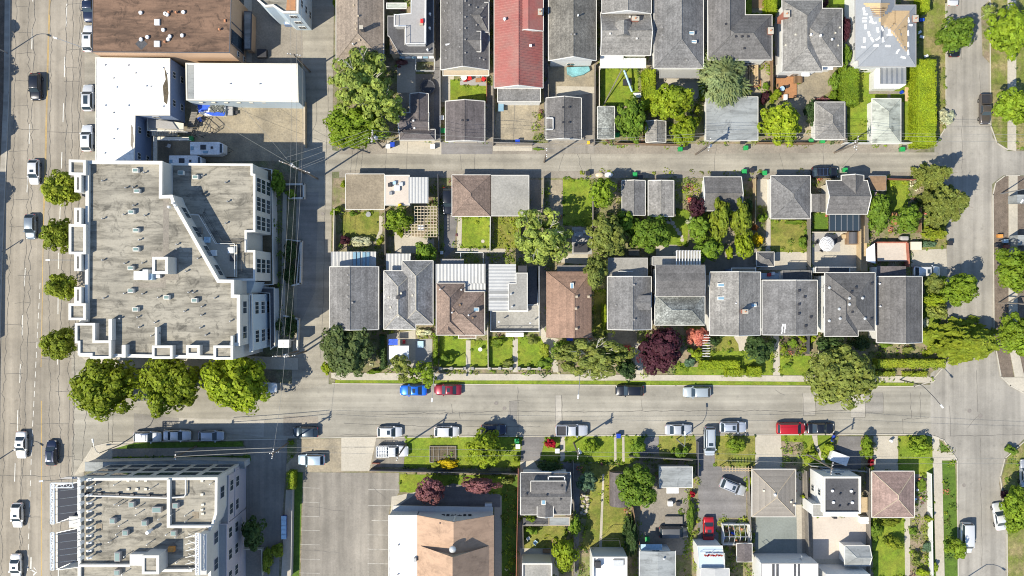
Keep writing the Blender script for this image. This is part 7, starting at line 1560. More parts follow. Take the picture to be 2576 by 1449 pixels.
# ================================================================ FENCES AND WALLS
FN = """
@1 0
wood_grey 1.7 318 455 322 0 | grey fence along the alley side house
w_grey 1.7 745 440 745 1060 | grey fence between modern house and small lawn
w_brick .9 1097 580 1097 770 | rust red board fence at the right of the small lawn
wood_grey 1.7 1145 560 1145 1085 | dark fence left of the red roofed house
wood_grey 1.6 1150 1075 1440 1080 1440 1085 | low gate fence at the foot of the concrete drive
wood_grey 1.8 1562 500 1562 1060 | fence left of the courtyard with the teal cover
wood_grey 1.8 1918 480 1912 1085 | fence right of the courtyard with the teal cover
w_cream 1.6 1948 500 1948 800 | cream fence left of the ladder lawn
wood 1.6 2070 1080 2560 1090 | brown fence behind the lime trees on the lane
@2 0
wood 1.7 680 380 680 700 | brown fence between patio stairs and orange deck
wood_grey 1.7 1235 545 1240 1070 | fence on the left of the green roofed garage lawn
w_white 1.5 1225 1078 1755 1078 | white fence along the lane below the green roofed garage
wood 1.7 575 1075 1000 1080 | brown fence behind the dense lime tree
wood_grey 1.6 1742 520 1745 1080 | fence at the foot of the very tall bright hedge
w_grey 1.6 712 120 715 480 | grey fence beside the red chimney
@1 1
wood_grey 1.8 328 140 330 560 | grey fence right of the stepping stone garden
w_cream 1.7 -55 120 -60 450 | fence along the alley below the tan garage
w_dark 1.8 728 -130 735 450 | dark fence between pergola and jeep drive
w_white 1.7 1124 185 1122 440 | white topped fence between the two back lawns
wood_grey 1.7 1528 -120 1525 160 | fence beside the narrow side drive of the grey garage
wood_grey 1.6 2515 -80 2520 180 | fence beside the narrow light grey garage
w_cream 1.0 1105 1010 1108 1335 | low fence between the two front gardens
wood_grey 1.7 1900 20 1900 260 | fence beside the fan leaved tree
wood_grey 1.7 2340 480 2350 1010 | fence left of the stone coloured roof
@2 1
wood_pale 1.8 552 -100 550 240 | pale fence left of the hipped garage drive
wood_grey 1.8 963 -100 965 600 | grey fence right of the back lawn
w_cream 1.2 980 303 1235 303 | cream fence above the umbrella patio
wood_pale 1.8 1345 170 1345 590 | orange wooden fence beside the umbrella patio
wood_grey 1.7 1398 -60 1400 380 | fence left of the vegetable garden
wood 1.7 1800 120 1802 300 | brown fence at the side street verge
w_brick 1.6 1530 -100 1760 -95 | brick coloured fence along the lane by the conifer
w_dark 1.6 955 1090 955 1220 | dark fence right of the flower bed
w_grey 1.7 1460 -118 1400 -110 | short grey fence by the plank shed
@1 2
w_dark 1.8 215 655 1330 680 | long dark fence between front lawn and church garden
w_brick 1.8 1335 640 1315 1700 | brown fence along the right of the church strip
wood_grey 1.8 1752 590 1760 1449 | grey fence right of the dark slate house
wood 1.7 2200 930 2250 1210 | dark fence beside the tall narrow conifer
wood_grey 1.6 1370 1070 1372 1240 | short fence left of the small garden chairs
wood_grey 1.7 2180 550 2650 575 | dark fence along the back of the dry front lawn
w_brick 1.0 232 600 285 602 | short brick wall beside the rack truck
@2 2
w_white 1.6 1878 680 1890 1449 | white fence along the long garden bed
wood_grey 1.7 500 640 520 1200 | fence left of the brown pyramid roof garage
wood_grey 1.7 935 660 960 1449 | left fence of the passage beside the white boxy house
wood_grey 1.7 1412 640 1418 1449 | fence left of the egg topiary lawn
w_dark 1.7 120 440 118 700 | dark fence left of the long driveway
w_grey 1.6 975 620 1390 665 | grey fence in front of the white boxy house
@0 1
trim 1.2 2235 700 2265 370 2265 560 | white planter wall at the middle of the alley
@0 2
w_grey 1.4 2205 800 2195 1449 | low grey fence between alley driveway and car park
w_cream 1.2 1840 1250 1975 1250 1978 1449 | cream wall round the blue grey terrace
"""
for ln in FN.strip().split('\n'):
    if ln[0] == '@': f = ln[1:].split(); tile(int(f[0]), int(f[1])); continue
    a, lab = ln.split(' | '); f = a.split(); v = list(map(float, f[2:])); fence(list(zip(v[0::2], v[1::2])), float(f[1]), f[0], lab)
tile(0, 0); lowwall([(2297, 770), (2297, 1100)], 1.3, 'w_tan', 'tan wall on the alley side of the car yard')
tile(0, 1); lowwall([(2135, -60), (2290, -60), (2290, 45), (2180, 45)], 1.0, 'trim', 'upper white planter wall beside the alley'); lowwall([(2160, 360), (2272, 372), (2265, 690), (2205, 705)], 1.0, 'trim', 'middle white planter wall beside the alley'); lowwall([(2140, 935), (2250, 960), (2240, 1200)], 1.0, 'trim', 'lower white planter wall near the transformer poles')
tile(1, 1); lowwall([(745, 1333), (935, 1333)], .7, 'concrete', 'grey stone wall at the front of the square lawn'); lowwall([(980, 1333), (1290, 1333)], .7, 'concrete', 'grey stone wall in front of the middle front garden'); lowwall([(1338, 1335), (1500, 1335)], .7, 'concrete', 'grey stone wall in front of the overgrown garden')
for k, x in enumerate((745, 828, 930, 988, 1115, 1195, 1280, 1340, 1415, 1495)): q = MB(); X, Y = P(x, 1333, 1.0); q.box(X-.25, Y-.25, 0, X+.25, Y+.25, 1.0); tag(q.build('wall_pillar', 'trim_grey'), 'square grey pillar topping the low front garden walls', 'pillar', 'pillars of the low front walls')
# ================================================================ POLES, WIRES, LAMPS
tile(1, 2); power_pole(0, 0, 9.6, 'wooden power pole rising beside the rack truck', ((-.4, 1.8, 70),), top=(430, 540)); power_pole(0, 0, 9.4, 'wooden power pole with a transformer by the wide front lawn', ((-.4, 1.8, 85),), 1, top=(1788, 528))
tile(2, 2); power_pole(0, 0, 11.5, 'tall wooden power pole leaning over the trailer and white house', ((-.4, 2.0, 80),), top=(1132, 640))
tile(0, 2); power_pole(0, 0, 9, 'slim white tipped pole over the strip of shaded grass', ((-.4, .9, 90),), top=(1320, 552)); power_pole(0, 0, 10, 'wooden power pole at the alley driveway corner', ((-.4, 1.6, 80), (-1.2, 1.6, 10)), top=(2055, 528))
tile(0, 0); power_pole(0, 0, 11, 'heavy power pole with crossarms at the top of the alley planter', ((-.4, 2.9, -20), (-1.0, 2.9, -20)), 1, top=(2165, 1235)); power_pole(0, 0, 11, 'second pole of the crossarm pair at the alley planter', ((-.4, 2.9, -20),), top=(2272, 1280))
power_pole(0, 0, 10.5, 'power pole with white insulators by the upper yard', ((-.4, 2.2, -8),), top=(2215, 408))
tile(0, 1); power_pole(0, 0, 11, 'power pole beside the grey transformer box near the lower alley', ((-.3, 2.7, 2), (-1.1, 2.4, 2)), 1, top=(2115, 1240)); power_pole(0, 0, 10.5, 'right hand pole of the pair near the lower alley', ((-.3, 1.8, 10),), top=(2185, 1240))
q = MB(); a = P(2100, 1115, 4.5); b = P(2182, 1175, 4.5); q.box(a[0], b[1], 3.2, b[0], a[1], 4.5); q.cyl(a[0]+.3, b[1]+.3, 0, 3.2, .12, 8); q.cyl(b[0]-.3, a[1]-.3, 0, 3.2, .12, 8); tag(q.build('transformer_box', 'galv'), 'large grey transformer box on a platform beside the alley poles', 'transformer')
tile(1, 0); power_pole(0, 0, 11, 'insulator crowded power pole in the lime trees at the lane corner', ((-.3, 2.0, 85), (-1.0, 1.6, 85), (-1.7, 1.6, 10)), 1, top=(228, 1025)); power_pole(0, 0, 10, 'power pole between the dark shingled garage and the lane', ((-.4, 1.4, 88),), top=(1550, 1150))
tile(2, 0); power_pole(0, 0, 10, 'power pole below the wide flat garage on the lane', ((-.4, 2.1, 80),), 1, top=(205, 1088)); power_pole(0, 0, 9.5, 'power pole at the white fence below the green roofed garage', ((-.4, 2.4, 80), (-1.3, 1.2, 80)), top=(1322, 1078))
tile(0, 0)
g = lambda i, j, x, y: (x+2576*i, y+1449*j)
W1 = g(0, 0, 2272, 1280); W2 = g(0, 1, 2185, 1240)
for k, d_ in enumerate((-62, -20, 22)): wire((2255+d_, 1285), 10.8, (2150+d_, T1+1245), 10.8, 'thick overhead line running down the alley, strand '+('left', 'middle', 'right')[k]); wire((2255+d_, 1285), 10.8, (2240+d_, -300), 10.5, 'overhead line running up past the yard, strand '+('left', 'middle', 'right')[k], .9)
for k, (a, b) in enumerate((((2150, 1190), (2450, 1095)), ((2200, 1230), (2450, 1150)), ((2240, 1270), (2460, 1190)), ((2280, 1270), (2460, 1215)))): wire(a, 10.8, (2576+205, 980+k*25), 10.7, 'lane crossing wire from the crossarm pole, number '+('one', 'two', 'three', 'four')[k]+' from the top', .6)
for k, (y0, y1) in enumerate(((985, 1005), (1030, 1025), (1050, 1060))):
    wire((2576+228, y0), 10.6, (2576+1550, y1+60), 9.6, 'overhead line above the lane garages, '+('top', 'middle', 'bottom')[k]+' strand', .4); wire((2576+1550, y1+60), 9.6, (X2+205, y1), 9.6, 'overhead line above the shed row, '+('top', 'middle', 'bottom')[k]+' strand', .4); wire((X2+205, y1), 9.6, (X2+1322, y1), 9.4, 'overhead line above the wide garage, '+('top', 'middle', 'bottom')[k]+' strand', .4); wire((X2+1322, y1), 9.4, (X2+3200, y1+10), 9.4, 'overhead line crossing the side street, '+('top', 'middle', 'bottom')[k]+' strand', .4)
for k, dy in enumerate((-45, 15)):
    wire((2576+430, T2+535+dy), 9.3, (2576+1788, T2+535+dy*.5), 9.2, 'overhead line over the long front lawn, '+('upper', 'lower')[k]+' strand', .4); wire((2576+1788, T2+535+dy*.5), 9.2, (X2+1132, T2+590+dy), 11.2, 'overhead line over the driveways, '+('upper', 'lower')[k]+' strand', .4); wire((X2+1132, T2+590+dy), 11.2, (X2+3200, T2+600+dy*.4), 9.2, 'overhead line over the corner pavement, '+('upper', 'lower')[k]+' strand', .4)
    wire((1320, T2+540+dy*.6), 8.9, (2055, T2+505+dy*.5), 9.8, 'bright thick line over the shaded grass strip, '+('upper', 'lower')[k]+' strand', .2, .05); wire((2055, T2+505+dy*.5), 9.8, (2576+430, T2+520+dy), 9.4, 'overhead line above the car park edge, '+('upper', 'lower')[k]+' strand', .4)
wire((2150, T1+1245), 10.7, (2060, T2+520), 9.9, 'line from the transformer poles to the driveway corner pole'); wire((1480, 820), 4.5, (2200, 1240), 9, 'service wire crossing the car yard from the blue block'); wire((1820, 800), 4.5, (2190, 1230), 9.5, 'service wire crossing the sunny part of the yard')
tile(0, 0); street_lamp((60, 402), (118, 430), 8, 'street lamp at the left edge casting a long curved shadow over the lanes', 'steel', 2); street_lamp((700, 388), (418, 286), 9, 'street lamp in front of the brown roofed block')
tile(0, 1); street_lamp((600, 515), (362, 513), 9, 'street lamp reaching over the road beside the apartment block')
tile(0, 2); street_lamp((745, 523), (700, 428), 8.5, 'curved street lamp at the lower street corner'); street_lamp((640, 700), (312, 733), 9, 'dark street lamp above the lattice frames', 'black_metal')
tile(1, 2); street_lamp((705, -80), (684, 120), 7.5, 'white headed street lamp between blue and red sedans'); street_lamp((2588, 470), (2592, 372), 7.5, 'street lamp hanging over the silver sedan'); street_lamp((1800, -60), (1788, 95), 7.5, 'slim street lamp over the middle of the street')
tile(0, 1); street_lamp((-20, 480), (-60, 520), 7, 'street lamp beyond the left edge whose shadow points at the grey hatchback', 'steel', 2); tile(0, 2); street_lamp((-40, 590), (30, 640), 9, 'street lamp beyond the left edge whose shadow reaches the white sedan', 'steel', 2); tile(2, 2); street_lamp((2080, 1500), (2170, 1560), 8, 'street lamp at the bottom edge beside the side street', 'steel', 2); street_lamp((1800, 5), (1956, 168), 8.5, 'white headed street lamp curving over the wide junction', 'black_metal')
tile(2, 1); street_lamp((2400, 13), (2560, 70), 8, 'street lamp at the right hand corner of the lane', 'steel', True)
# ================================================================ BINS
BN = """
@1 0
765 985 green | green wheelie bin left of the dark brown garage
757 888 black | black bin with white lid by the grey fence|plastic_white
690 1105 black | black and white bin at the edge of the lane apron|plastic_white
385 1090 blue | blue bin beside the lime trees at the lane corner
352 1102 white | pale grey bin beside the blue bin
1330 1068 blue | small blue bin at the foot of the concrete drive
2558 1125 green | green bin on the lane near the pyramid of lime trees
1865 1075 yellow | yellow bucket like bin below the dark shingled garage
2082 1018 green | green bin in the gap beside the rough grey shed
2216 1318 green | green bin on the grass behind the narrow garages
2258 1332 black | black bin right beside the green one behind the narrow garages
1860 1308 black | black bin on the gravel behind the long lawn
@2 0
478 1116 green | green bin on the lane below the wide garage
455 1070 black | black bin against the wide garage wall
1058 1062 green | green bin under the square hipped garage
970 1064 green | dark green bin at the left of the square hipped garage
1662 1126 green | lone green bin on the lane below the white fence
466 1294 green | left green bin on the south side of the lane
525 1285 black | black bin between two green bins on the south side of the lane
620 1305 green | right green bin on the south side of the lane
580 1335 black | black bin tucked behind the gable garage corner
1228 1283 green | green bin behind the black off-road car
22 1115 black | black bin at the lane edge beside the flat white tub
@1 2
1325 430 green | green bin at the right end of the long front lawn
1333 472 black | black bin below the green bin on the front lawn|plastic_white
2092 392 blue | blue barrel like bin at the kerb by two paths
1630 505 white | small pale green bin beside the stepping path
2310 1172 green | green bin in the corner of the cluttered yard
@2 1
2023 385 black | lone black bin on the side street
@0 0
1438 1045 green | green bin under the walkway of the blue block
2128 152 green | green bin beside the blue skip
"""
for ln in BN.strip().split('\n'):
    if ln[0] == '@': f = ln[1:].split(); tile(int(f[0]), int(f[1])); continue
    a, rest = ln.split(' | '); lab, *lid = rest.split('|'); f = a.split(); wheelie_bin(float(f[0]), float(f[1]), 'plastic_'+f[2], lab, 1.15 if f[2] != 'yellow' else .7, lid[0] if lid else None)
for i, (j, x, y) in enumerate([(0, 2142, 1015+k*34) for k in range(5)]):
    tile(0, 2); wheelie_bin(x, y, 'plastic_blue', 'blue cart, '+('uppermost', 'second from the top', 'middle one', 'second from the bottom', 'lowest')[i]+' of five by the car park', 1.3, 'ice_blue', 'row of five blue carts')
# ================================================================ YARD THINGS
def box(name, cat, label, x0, y0, x1, y1, z0, z1, m, parts=(), bevel=.03):
    a = P(x0, y0, z1); b = P(x1, y1, z1); root = empty(name, (a[0]+b[0])/2, (a[1]+b[1])/2, label, cat); q = MB(); q.box(a[0], b[1], z0, b[0], a[1], z1); q.build('body', m, root, bevel=bevel); return root, a, b
def table(name, cat, label, x, y, r, h, m, legs='black_metal', square=False):
    X, Y = P(x, y, h); root = empty(name, X, Y, label, cat); q = MB(); (q.box(X-r, Y-r*.7, h-.05, X+r, Y+r*.7, h) if square else q.cyl(X, Y, h-.05, h, r, 20)); q.build('table_top', m, root)
    for a in (45, 135, 225, 315): q = MB(); q.cyl(X+math.cos(R(a))*r*.65, Y+math.sin(R(a))*r*.6, .0, h-.05, .03, 6); q.build('leg', legs, root)
def chair(x, y, rot, m, label, s=.5, grp=None):
    X, Y = P(x, y, .45); root = empty('garden_chair', X, Y, label, 'chair', grp); q = MB(); q.obox(X, Y, .4, .46, s, s, R(rot)); q.build('seat', m, root); q = MB(); q.obox(X-math.cos(R(rot))*s/2, Y-math.sin(R(rot))*s/2, .46, .95, .06, s, R(rot)); q.build('backrest', m, root)
    for a in (45, 135, 225, 315): q = MB(); q.cyl(X+math.cos(R(a+rot))*s*.6, Y+math.sin(R(a+rot))*s*.6, 0, .4, .025, 5); q.build('leg', 'black_metal', root)
def trampoline(x, y, r, label):
    X, Y = P(x, y, .8); root = empty('trampoline', X, Y, label, 'trampoline'); q = MB(); q.cyl(X, Y, .76, .8, r*.9, 28); q.build('jumping_mat', 'black_metal', root); q = MB(); q.tube([(X+r*math.cos(2*math.pi*i/28), Y+r*math.sin(2*math.pi*i/28), .8) for i in range(29)], .12, 6); q.build('rim_pad', 'w_dark', root)
    for i in range(6): a = i*math.pi/3; q = MB(); q.cyl(X+r*math.cos(a), Y+r*math.sin(a), 0, 2.3, .03, 6); q.build('net_pole', 'steel', root)
def parasol(x, y, r, h, m, label, stripes=None):
    X, Y = P(x, y, h); root = empty('parasol', X, Y, label, 'parasol'); q = MB(); n = 12
    q.v = [(X, Y, h+.35)]+[(X+r*math.cos(2*math.pi*i/n), Y+r*math.sin(2*math.pi*i/n), h) for i in range(n)]; q.f = [(0, i+1, (i+1) % n+1) for i in range(n)]; q.build('canopy', m, root)
    if stripes:
        for f in (.25, .45, .65, .85): q = MB(); q.tube([(X+r*f*math.cos(2*math.pi*i/n), Y+r*f*math.sin(2*math.pi*i/n), h+.35*(1-f)) for i in range(n+1)], .045, 4); q.build('stripe', stripes, root)
    q = MB(); q.cyl(X, Y, 0, h+.3, .04, 8); q.build('pole', 'steel', root); q = MB(); q.cyl(X, Y, 0, .1, .3, 12); q.build('base', 'black_metal', root)
tile(1, 0)
trampoline(652, 655, 1.15, 'round black trampoline in the dark yard by the garage')
table('garden_table', 'table', 'round white table on the small grey terrace', 925, 585, .5, .74, 'plastic_white'); chair(965, 590, 200, 'plastic_red', 'red chair right of the round white table', .7); chair(935, 603, 90, 'plastic_red', 'red chair in front of the round white table', .6); chair(1072, 597, 150, 'plastic_red', 'red armchair at the right end of the terrace', .7); table('garden_table', 'table', 'brown wicker table between the red chairs', 1035, 605, .5, .5, 'deck', square=True)
q = MB(); q.prism(pp([(1700, 505), (1870, 500), (1880, 530), (1830, 560), (1750, 578), (1705, 555)], .7), 0, .7); tag(q.build('pool', 'teal_tarp', bevel=.1), 'teal covered kidney shaped pool on the concrete courtyard', 'pool')
for k, (a, b, lab) in enumerate((((2120, 520), (1980, 790), 'long leaning wooden plank over the ladder lawn'), ((2135, 530), (2195, 690), 'white slide standing on the ladder lawn'))):
    A = P3(*a, 2.4); B = P3(*b, .05 if k == 0 else .5); q = MB(); q.tube([A, B], .09 if k == 0 else .2, 4); tag(q.build(('plank', 'slide')[k], 'wood_grey' if k == 0 else 'ice_blue'), lab, ('plank', 'slide')[k])
box('swing_seat', 'swing', 'dark square play platform beside the slide', 2128, 595, 2190, 640, .3, 1.1, 'black_metal'); box('lounger', 'chair', 'white lounger at the foot of the slide', 2205, 700, 2265, 735, .2, .5, 'plastic_white')
for x, lab in ((1950, 'tan oval tub on the grass behind the narrow garages'), (2020, 'white oval tub on the grass behind the narrow garages')):
    X, Y = P(x, 1318, .4); q = MB(); q.ell(X, Y, .2, .75, .48, .25, 16, 6); tag(q.build('tub', 'plastic_tan' if x < 2000 else 'plastic_white', smooth=True), lab, 'tub')
tile(0, 0); r_, a, b = box('skip', 'skip', 'small blue skip at the foot of the pale blue building', 2142, 140, 2232, 188, .1, 1.2, 'w_blue'); q = MB(); q.box(a[0]+.2, b[1]+.15, 1.2, b[0]-.2, a[1]-.15, 1.26); q.build('lid', 'galv', r_)
chair(1218, 932, 40, 'plastic_white', 'white chair on the raised landing of the blue block', .6); chair(1275, 1100, 70, 'plastic_white', 'white chair in the deep shade beside the caravans', .6); box('crate', 'crate', 'black mesh crate in the shaded upper yard', 1940, 370, 2010, 430, .0, .9, 'black_metal')
q = MB(); q.prism(pp([(1490, 890), (1510, 880), (1530, 900), (1520, 915), (1495, 915)], .5), 0, .5); tag(q.build('tarpaulin', 'blue_tarp'), 'small blue tarpaulin by the outside stairs', 'tarpaulin')
q = MB(); p_ = pp([(1450, 1015), (1510, 890), (1590, 960), (1585, 990), (1500, 1020)], 2.2); q.wall(p_, .07, 2.1, 2.2); q.wall(p_, .07, .9, 1.0)
for x_, y_ in p_: q.cyl(x_, y_, 0, 2.2, .05, 6)
tag(q.build('fire_escape_frame', 'black_metal'), 'black open steel frame standing at the outside stairs', 'frame')
tile(2, 0)
box('hot_tub', 'hot tub', 'dark oval covered tub on the orange deck', 708, 555, 792, 585, .3, 1.1, 'black_metal', bevel=.3); table('garden_table', 'table', 'round pale blue table on the orange deck', 752, 668, .42, 1.05, 'ice_blue'); chair(715, 650, 0, 'wood', 'brown chair left of the pale blue table'); chair(780, 655, 180, 'black_metal', 'black chair right of the pale blue table'); box('planter', 'planter', 'white planter box at the lower deck edge', 765, 712, 792, 752, .35, .9, 'plastic_white')
q = MB(); q.prism(pp([(1677, 658), (1735, 660), (1733, 766), (1675, 764)], .08), .05, .08); tag(q.build('plywood_sheet', 'plywood'), 'sheet of yellow plywood lying on the lawn', 'board'); 
for x, y, lab in ((1785, 245, 'white scrap by the top of the verge'), (1803, 280, 'larger white scrap on the verge'), (1835, 425, 'pale debris above the very tall hedge')): X, Y = P(x, y); q = MB(); q.obox(X, Y, .02, .2, .7, .4, x); tag(q.build('roofing_scrap', 'paper_white'), lab, 'debris')
X, Y = P(1657, 694, .5); q = MB(); q.cyl(X, Y, 0, .5, .28, 12); tag(q.build('barrel', 'plastic_blue'), 'blue round barrel beside the plywood sheet', 'barrel')
box('blue_tarp_box', 'tarpaulin', 'blue tarpaulin bundle beside the chimney of the stripped house', 1790, 135, 1825, 158, 0, .6, 'blue_tarp')
q = MB(); 
for i in range(6): a = P(505+i*12, 490, .3+i*.12); q.box(a[0]-.1, a[1]-3.4, .05, a[0]+.1, a[1], .3+i*.14)
tag(q.build('garden_steps', 'wood_pale'), 'pale timber steps below the dark L shaped house', 'steps')
tile(1, 1)
# lattice pergola
rt = empty('pergola', *P(640, 220), 'weathered white lattice pergola over a back patio', 'pergola'); h = 2.6
for k in range(11): q = MB(); a = P(470 if k > 5 else 550, 108+k*23, h); b = P(722, 108+k*23, h); q.box(a[0], a[1]-.045, h-.1, b[0], a[1]+.045, h); q.build('beam', 'plastic_tan', rt)
for k in range(11): q = MB(); x = 480+k*24; a = P(x, 108 if x > 545 else 245, h+.1); b = P(x, 340, h+.1); q.box(a[0]-.04, b[1], h, a[0]+.04, a[1], h+.08); q.build('lath', 'plastic_tan', rt)
for x, y in ((480, 335), (720, 335), (720, 110), (552, 110)): X, Y = P(x, y, h); q = MB(); q.cyl(X, Y, 0, h-.1, .06, 8); q.build('post', 'plastic_tan', rt)
table('garden_table', 'table', 'white table under the lattice pergola', 600, 270, .6, .75, 'plastic_white', square=True); X, Y = P(203, 168, .4); q = MB(); q.cyl(X, Y, 0, .4, .35, 16, .45); q.cyl(X, Y, .4, .42, .3, 14); tag(q.build('bird_bath', 'steel'), 'round grey bird bath below the tan garage', 'bird bath')
X, Y = P(1068, 372); q = MB(); q.cyl(X, Y, .03, .07, .3, 16); tag(q.build('stepping_stone', 'concrete'), 'single round stone in the bright back lawn', 'stone'); 
for k in range(8): pts = [(452, 0)]
for k, (x, y) in enumerate(((2455, 200), (2480, 210), (2500, 235), (2515, 262), (2535, 285), (2550, 310), (2568, 335), (2572, 362), (2470, 225))): X, Y = P(x, y); q = MB(); q.cyl(X, Y, .03, .07, .28+.06*(k % 3), 7); tag(q.build('stepping_stone', 'concrete'), 'flat pale stone in the curved stepping line across the lawn', 'stone', 'stepping stones across the lawn')
q = MB(); q.prism(pp([(358, 1110), (425, 1108), (425, 1155), (355, 1155)], 2.2), 2.15, 2.2); tag(q.build('tarpaulin', 'blue_tarp'), 'blue sheet beside the white canopy in the front yard', 'tarpaulin'); rt = empty('party_tent', *P(430, 1210), 'bright white tent canopy in the front yard', 'tent'); q = MB(); X0, Y1 = P(360, 1160, 2.2); XE, Y0 = P(510, 1262, 2.2); m_ = ((X0+XE)/2, (Y0+Y1)/2, 2.7); c_ = [(X0, Y0, 2.2), (XE, Y0, 2.2), (XE, Y1, 2.2), (X0, Y1, 2.2)]
for i in range(4): q.face([c_[i], c_[(i+1) % 4], m_])
q.build('canopy', 'paper_white', rt)
for x, y, _ in c_: q = MB(); q.cyl(x, y, 0, 2.2, .03, 6); q.build('pole', 'steel', rt)
box('bench', 'bench', 'white and blue striped bench on the grey front patio', 575, 1125, 620, 1175, .1, .5, 'ice_blue'); box('paddling_pool', 'pool', 'blue square tub against the reddish brown house', 1702, 1102, 1748, 1124, 0, .5, 'plastic_blue'); box('crate', 'crate', 'red crate in the tent yard', 462, 1118, 482, 1145, 0, .5, 'plastic_red')
X, Y = P(1048, 1188, .9); q = MB(); q.cyl(X, Y, 0, .8, .12, 8); q.cyl(X, Y, .8, .95, .3, 14, .34); tag(q.build('bird_bath', 'plastic_white'), 'small white bird bath on the front lawn', 'bird bath')
box('barbecue', 'barbecue', 'dark cluttered barbecue at the end of the shaded patio', 1755, 390, 1860, 455, 0, .9, 'black_metal'); box('storage_box', 'box', 'blue storage box under the pale limbed birch', 1862, 282, 1892, 335, 0, .7, 'plastic_blue'); table('garden_table', 'table', 'grey table on the shaded patio', 1800, 318, .6, .74, 'steel', square=True); chair(1770, 320, 0, 'galv', 'grey chair left of the shaded patio table'); chair(1835, 300, 180, 'galv', 'grey chair right of the shaded patio table')
box('table', 'table', 'pale table on the rear terrace above the grey flat deck', 2168, 435, 2250, 480, .1, .75, 'wood_grey'); box('bicycle_trailer', 'trailer', 'red and white toy heap beside the plum tree', 2125, 1160, 2185, 1200, 0, .6, 'plastic_red'); box('storage_box', 'box', 'white box beside the chimney pergola yard', 745, 445, 768, 470, 0, .6, 'plastic_white')
tile(2, 1)
parasol(1087, 392, 1.25, 2.3, 'plastic_white', 'striped white and grey parasol over the patio table', 'trim_grey'); chair(1165, 365, 200, 'black_metal', 'dark lounge chair right of the striped parasol', .8); chair(1015, 380, 0, 'black_metal', 'dark chair left of the striped parasol'); chair(1050, 440, 60, 'black_metal', 'dark chair below the striped parasol')
rt, a, b = box('hot_tub', 'hot tub', 'round backed dark hot tub cover beside the orange fence', 1240, 300, 1330, 395, 0, 1.0, 'wood'); q = MB(); q.tube([((a[0]+b[0])/2, b[1]+.1, .85), ((a[0]+b[0])/2, a[1]-.1, .85)], .75, 14); q.build('cover', 'w_dark', rt)
box('planter', 'planter', 'small wooden planter with a round top near the hot tub', 1205, 320, 1235, 350, 0, .6, 'wood_pale'); parasol(1452, 45, 1.0, 2.3, 'fabric_pink', 'faded pink parasol in the vegetable garden')
box('storage_box', 'box', 'pale blue box under the very large conifer', 2057, 125, 2097, 165, 0, .9, 'ice_blue'); box('shed_box', 'box', 'pale low box beside the driveway wall', 1725, 375, 1805, 437, 0, 1.2, 'w_cream'); box('grill_cover', 'cover', 'covered round grill at the pink terrace edge', 1645, 330, 1712, 368, 0, 1.1, 'w_grey', bevel=.3)
rt = empty('pergola', *P(183, 1150), 'narrow white pergola along the azalea path', 'pergola')
for k in range(9): q = MB(); a = P(150, 1080+k*20, 2.4); b = P(208, 1080+k*20, 2.4); q.box(a[0], a[1]-.04, 2.3, b[0], a[1]+.04, 2.4); q.build('beam', 'white_metal', rt)
for x, y in ((165, 1085), (195, 1085), (165, 1240), (195, 1240)): X, Y = P(x, y, 2.4); q = MB(); q.cyl(X, Y, 0, 2.3, .05, 6); q.build('post', 'white_metal', rt)
q = MB(); q.prism(pp([(1385, 430), (1450, 385), (1455, 540), (1385, 520)], 2.3), 2.25, 2.3); tag(q.build('shade_sail', 'paper_white'), 'white shade sail left of the pink terrace', 'sail'); box('raised_bed', 'planter', 'red framed raised bed in the vegetable garden', 1580, 150, 1620, 250, 0, .4, 'deck')
for k, (x, y, m_) in enumerate(((500, 620, 'plastic_white'), (655, 625, 'plastic_red'), (685, 615, 'plastic_white'))): box('deck_box', 'box', ('white folded chairs on the grey gabled balcony', 'red toy on the pale landing', 'white toy on the pale landing')[k], x-14, y-12, x+14, y+12, .2 if k else 4.8, 1.6 if k else 5.3, m_)
for k, (x, y) in enumerate(((2400, 330), (2440, 370), (2380, 400), (2450, 410))): box('parked_scooter', 'scooter', ('orange heap on the brown verge above the right tree', 'white blue object by the orange heap', 'black object at the kerb by the orange heap', 'dark red object under the right tree edge')[k], x-16, y-12, x+20, y+14, 0, .7, ('rust', 'ice_blue', 'black_metal', 'w_brick')[k])
for k, (x0, y0, x1, y1, m_) in enumerate(((2525, 20, 2640, 80, 'r_bluegrey'), (2530, 325, 2640, 400, 'r_bluegrey'))): q = MB(); q.prism(pp(rect(x0, y0, x1, y1), 2.6), 0, 2.6); tag(q.build('shed', m_), ('pale shed roof at the right edge by the corner lamp', 'pale shed roof at the right edge above the bright tree')[k], 'shed')
q = MB(); q.tube([P3(2450, 838, 2.6), P3(2600, 846, 2.6)], .12, 4); q.tube([P3(2450, 838, 2.6), P3(2560, 770, 2.6)], .12, 4); q.cyl(*P(2450, 838, 2.6), 0, 2.6, .1, 6); tag(q.build('entrance_arch', 'wood_grey'), 'weathered timber arch between the two right edge trees', 'arch')
tile(1, 2)
rt = empty('raised_bed', *P(768, 530), 'square wooden framed vegetable bed on the long front lawn', 'garden bed'); q = MB(); ring(q, pp(rect(667, 465, 868, 590)), .12, .02, .35); q.build('frame', 'wood_grey', rt); q = MB(); q.prism(pp(rect(670, 468, 865, 587)), .03, .2); q.build('soil', 'soil', rt)
for x in (700, 740, 805): q = MB(); q.wall(pp([(x, 470), (x-6, 585)]), .1, .2, .3); q.build('board', 'wood_grey', rt)
chair(1412, 1165, 30, 'plastic_white', 'small white chair on the lawn behind the dark slate house'); chair(1465, 1195, 50, 'ice_blue', 'pale blue chair on the lawn behind the dark slate house', .6); table('garden_table', 'table', 'small brown table beside the lime green tree', 1605, 1185, .4, .6, 'wood'); box('bench', 'bench', 'wooden bench under the grey flat roofed house rail', 1520, 1250, 1578, 1275, .1, .5, 'wood')
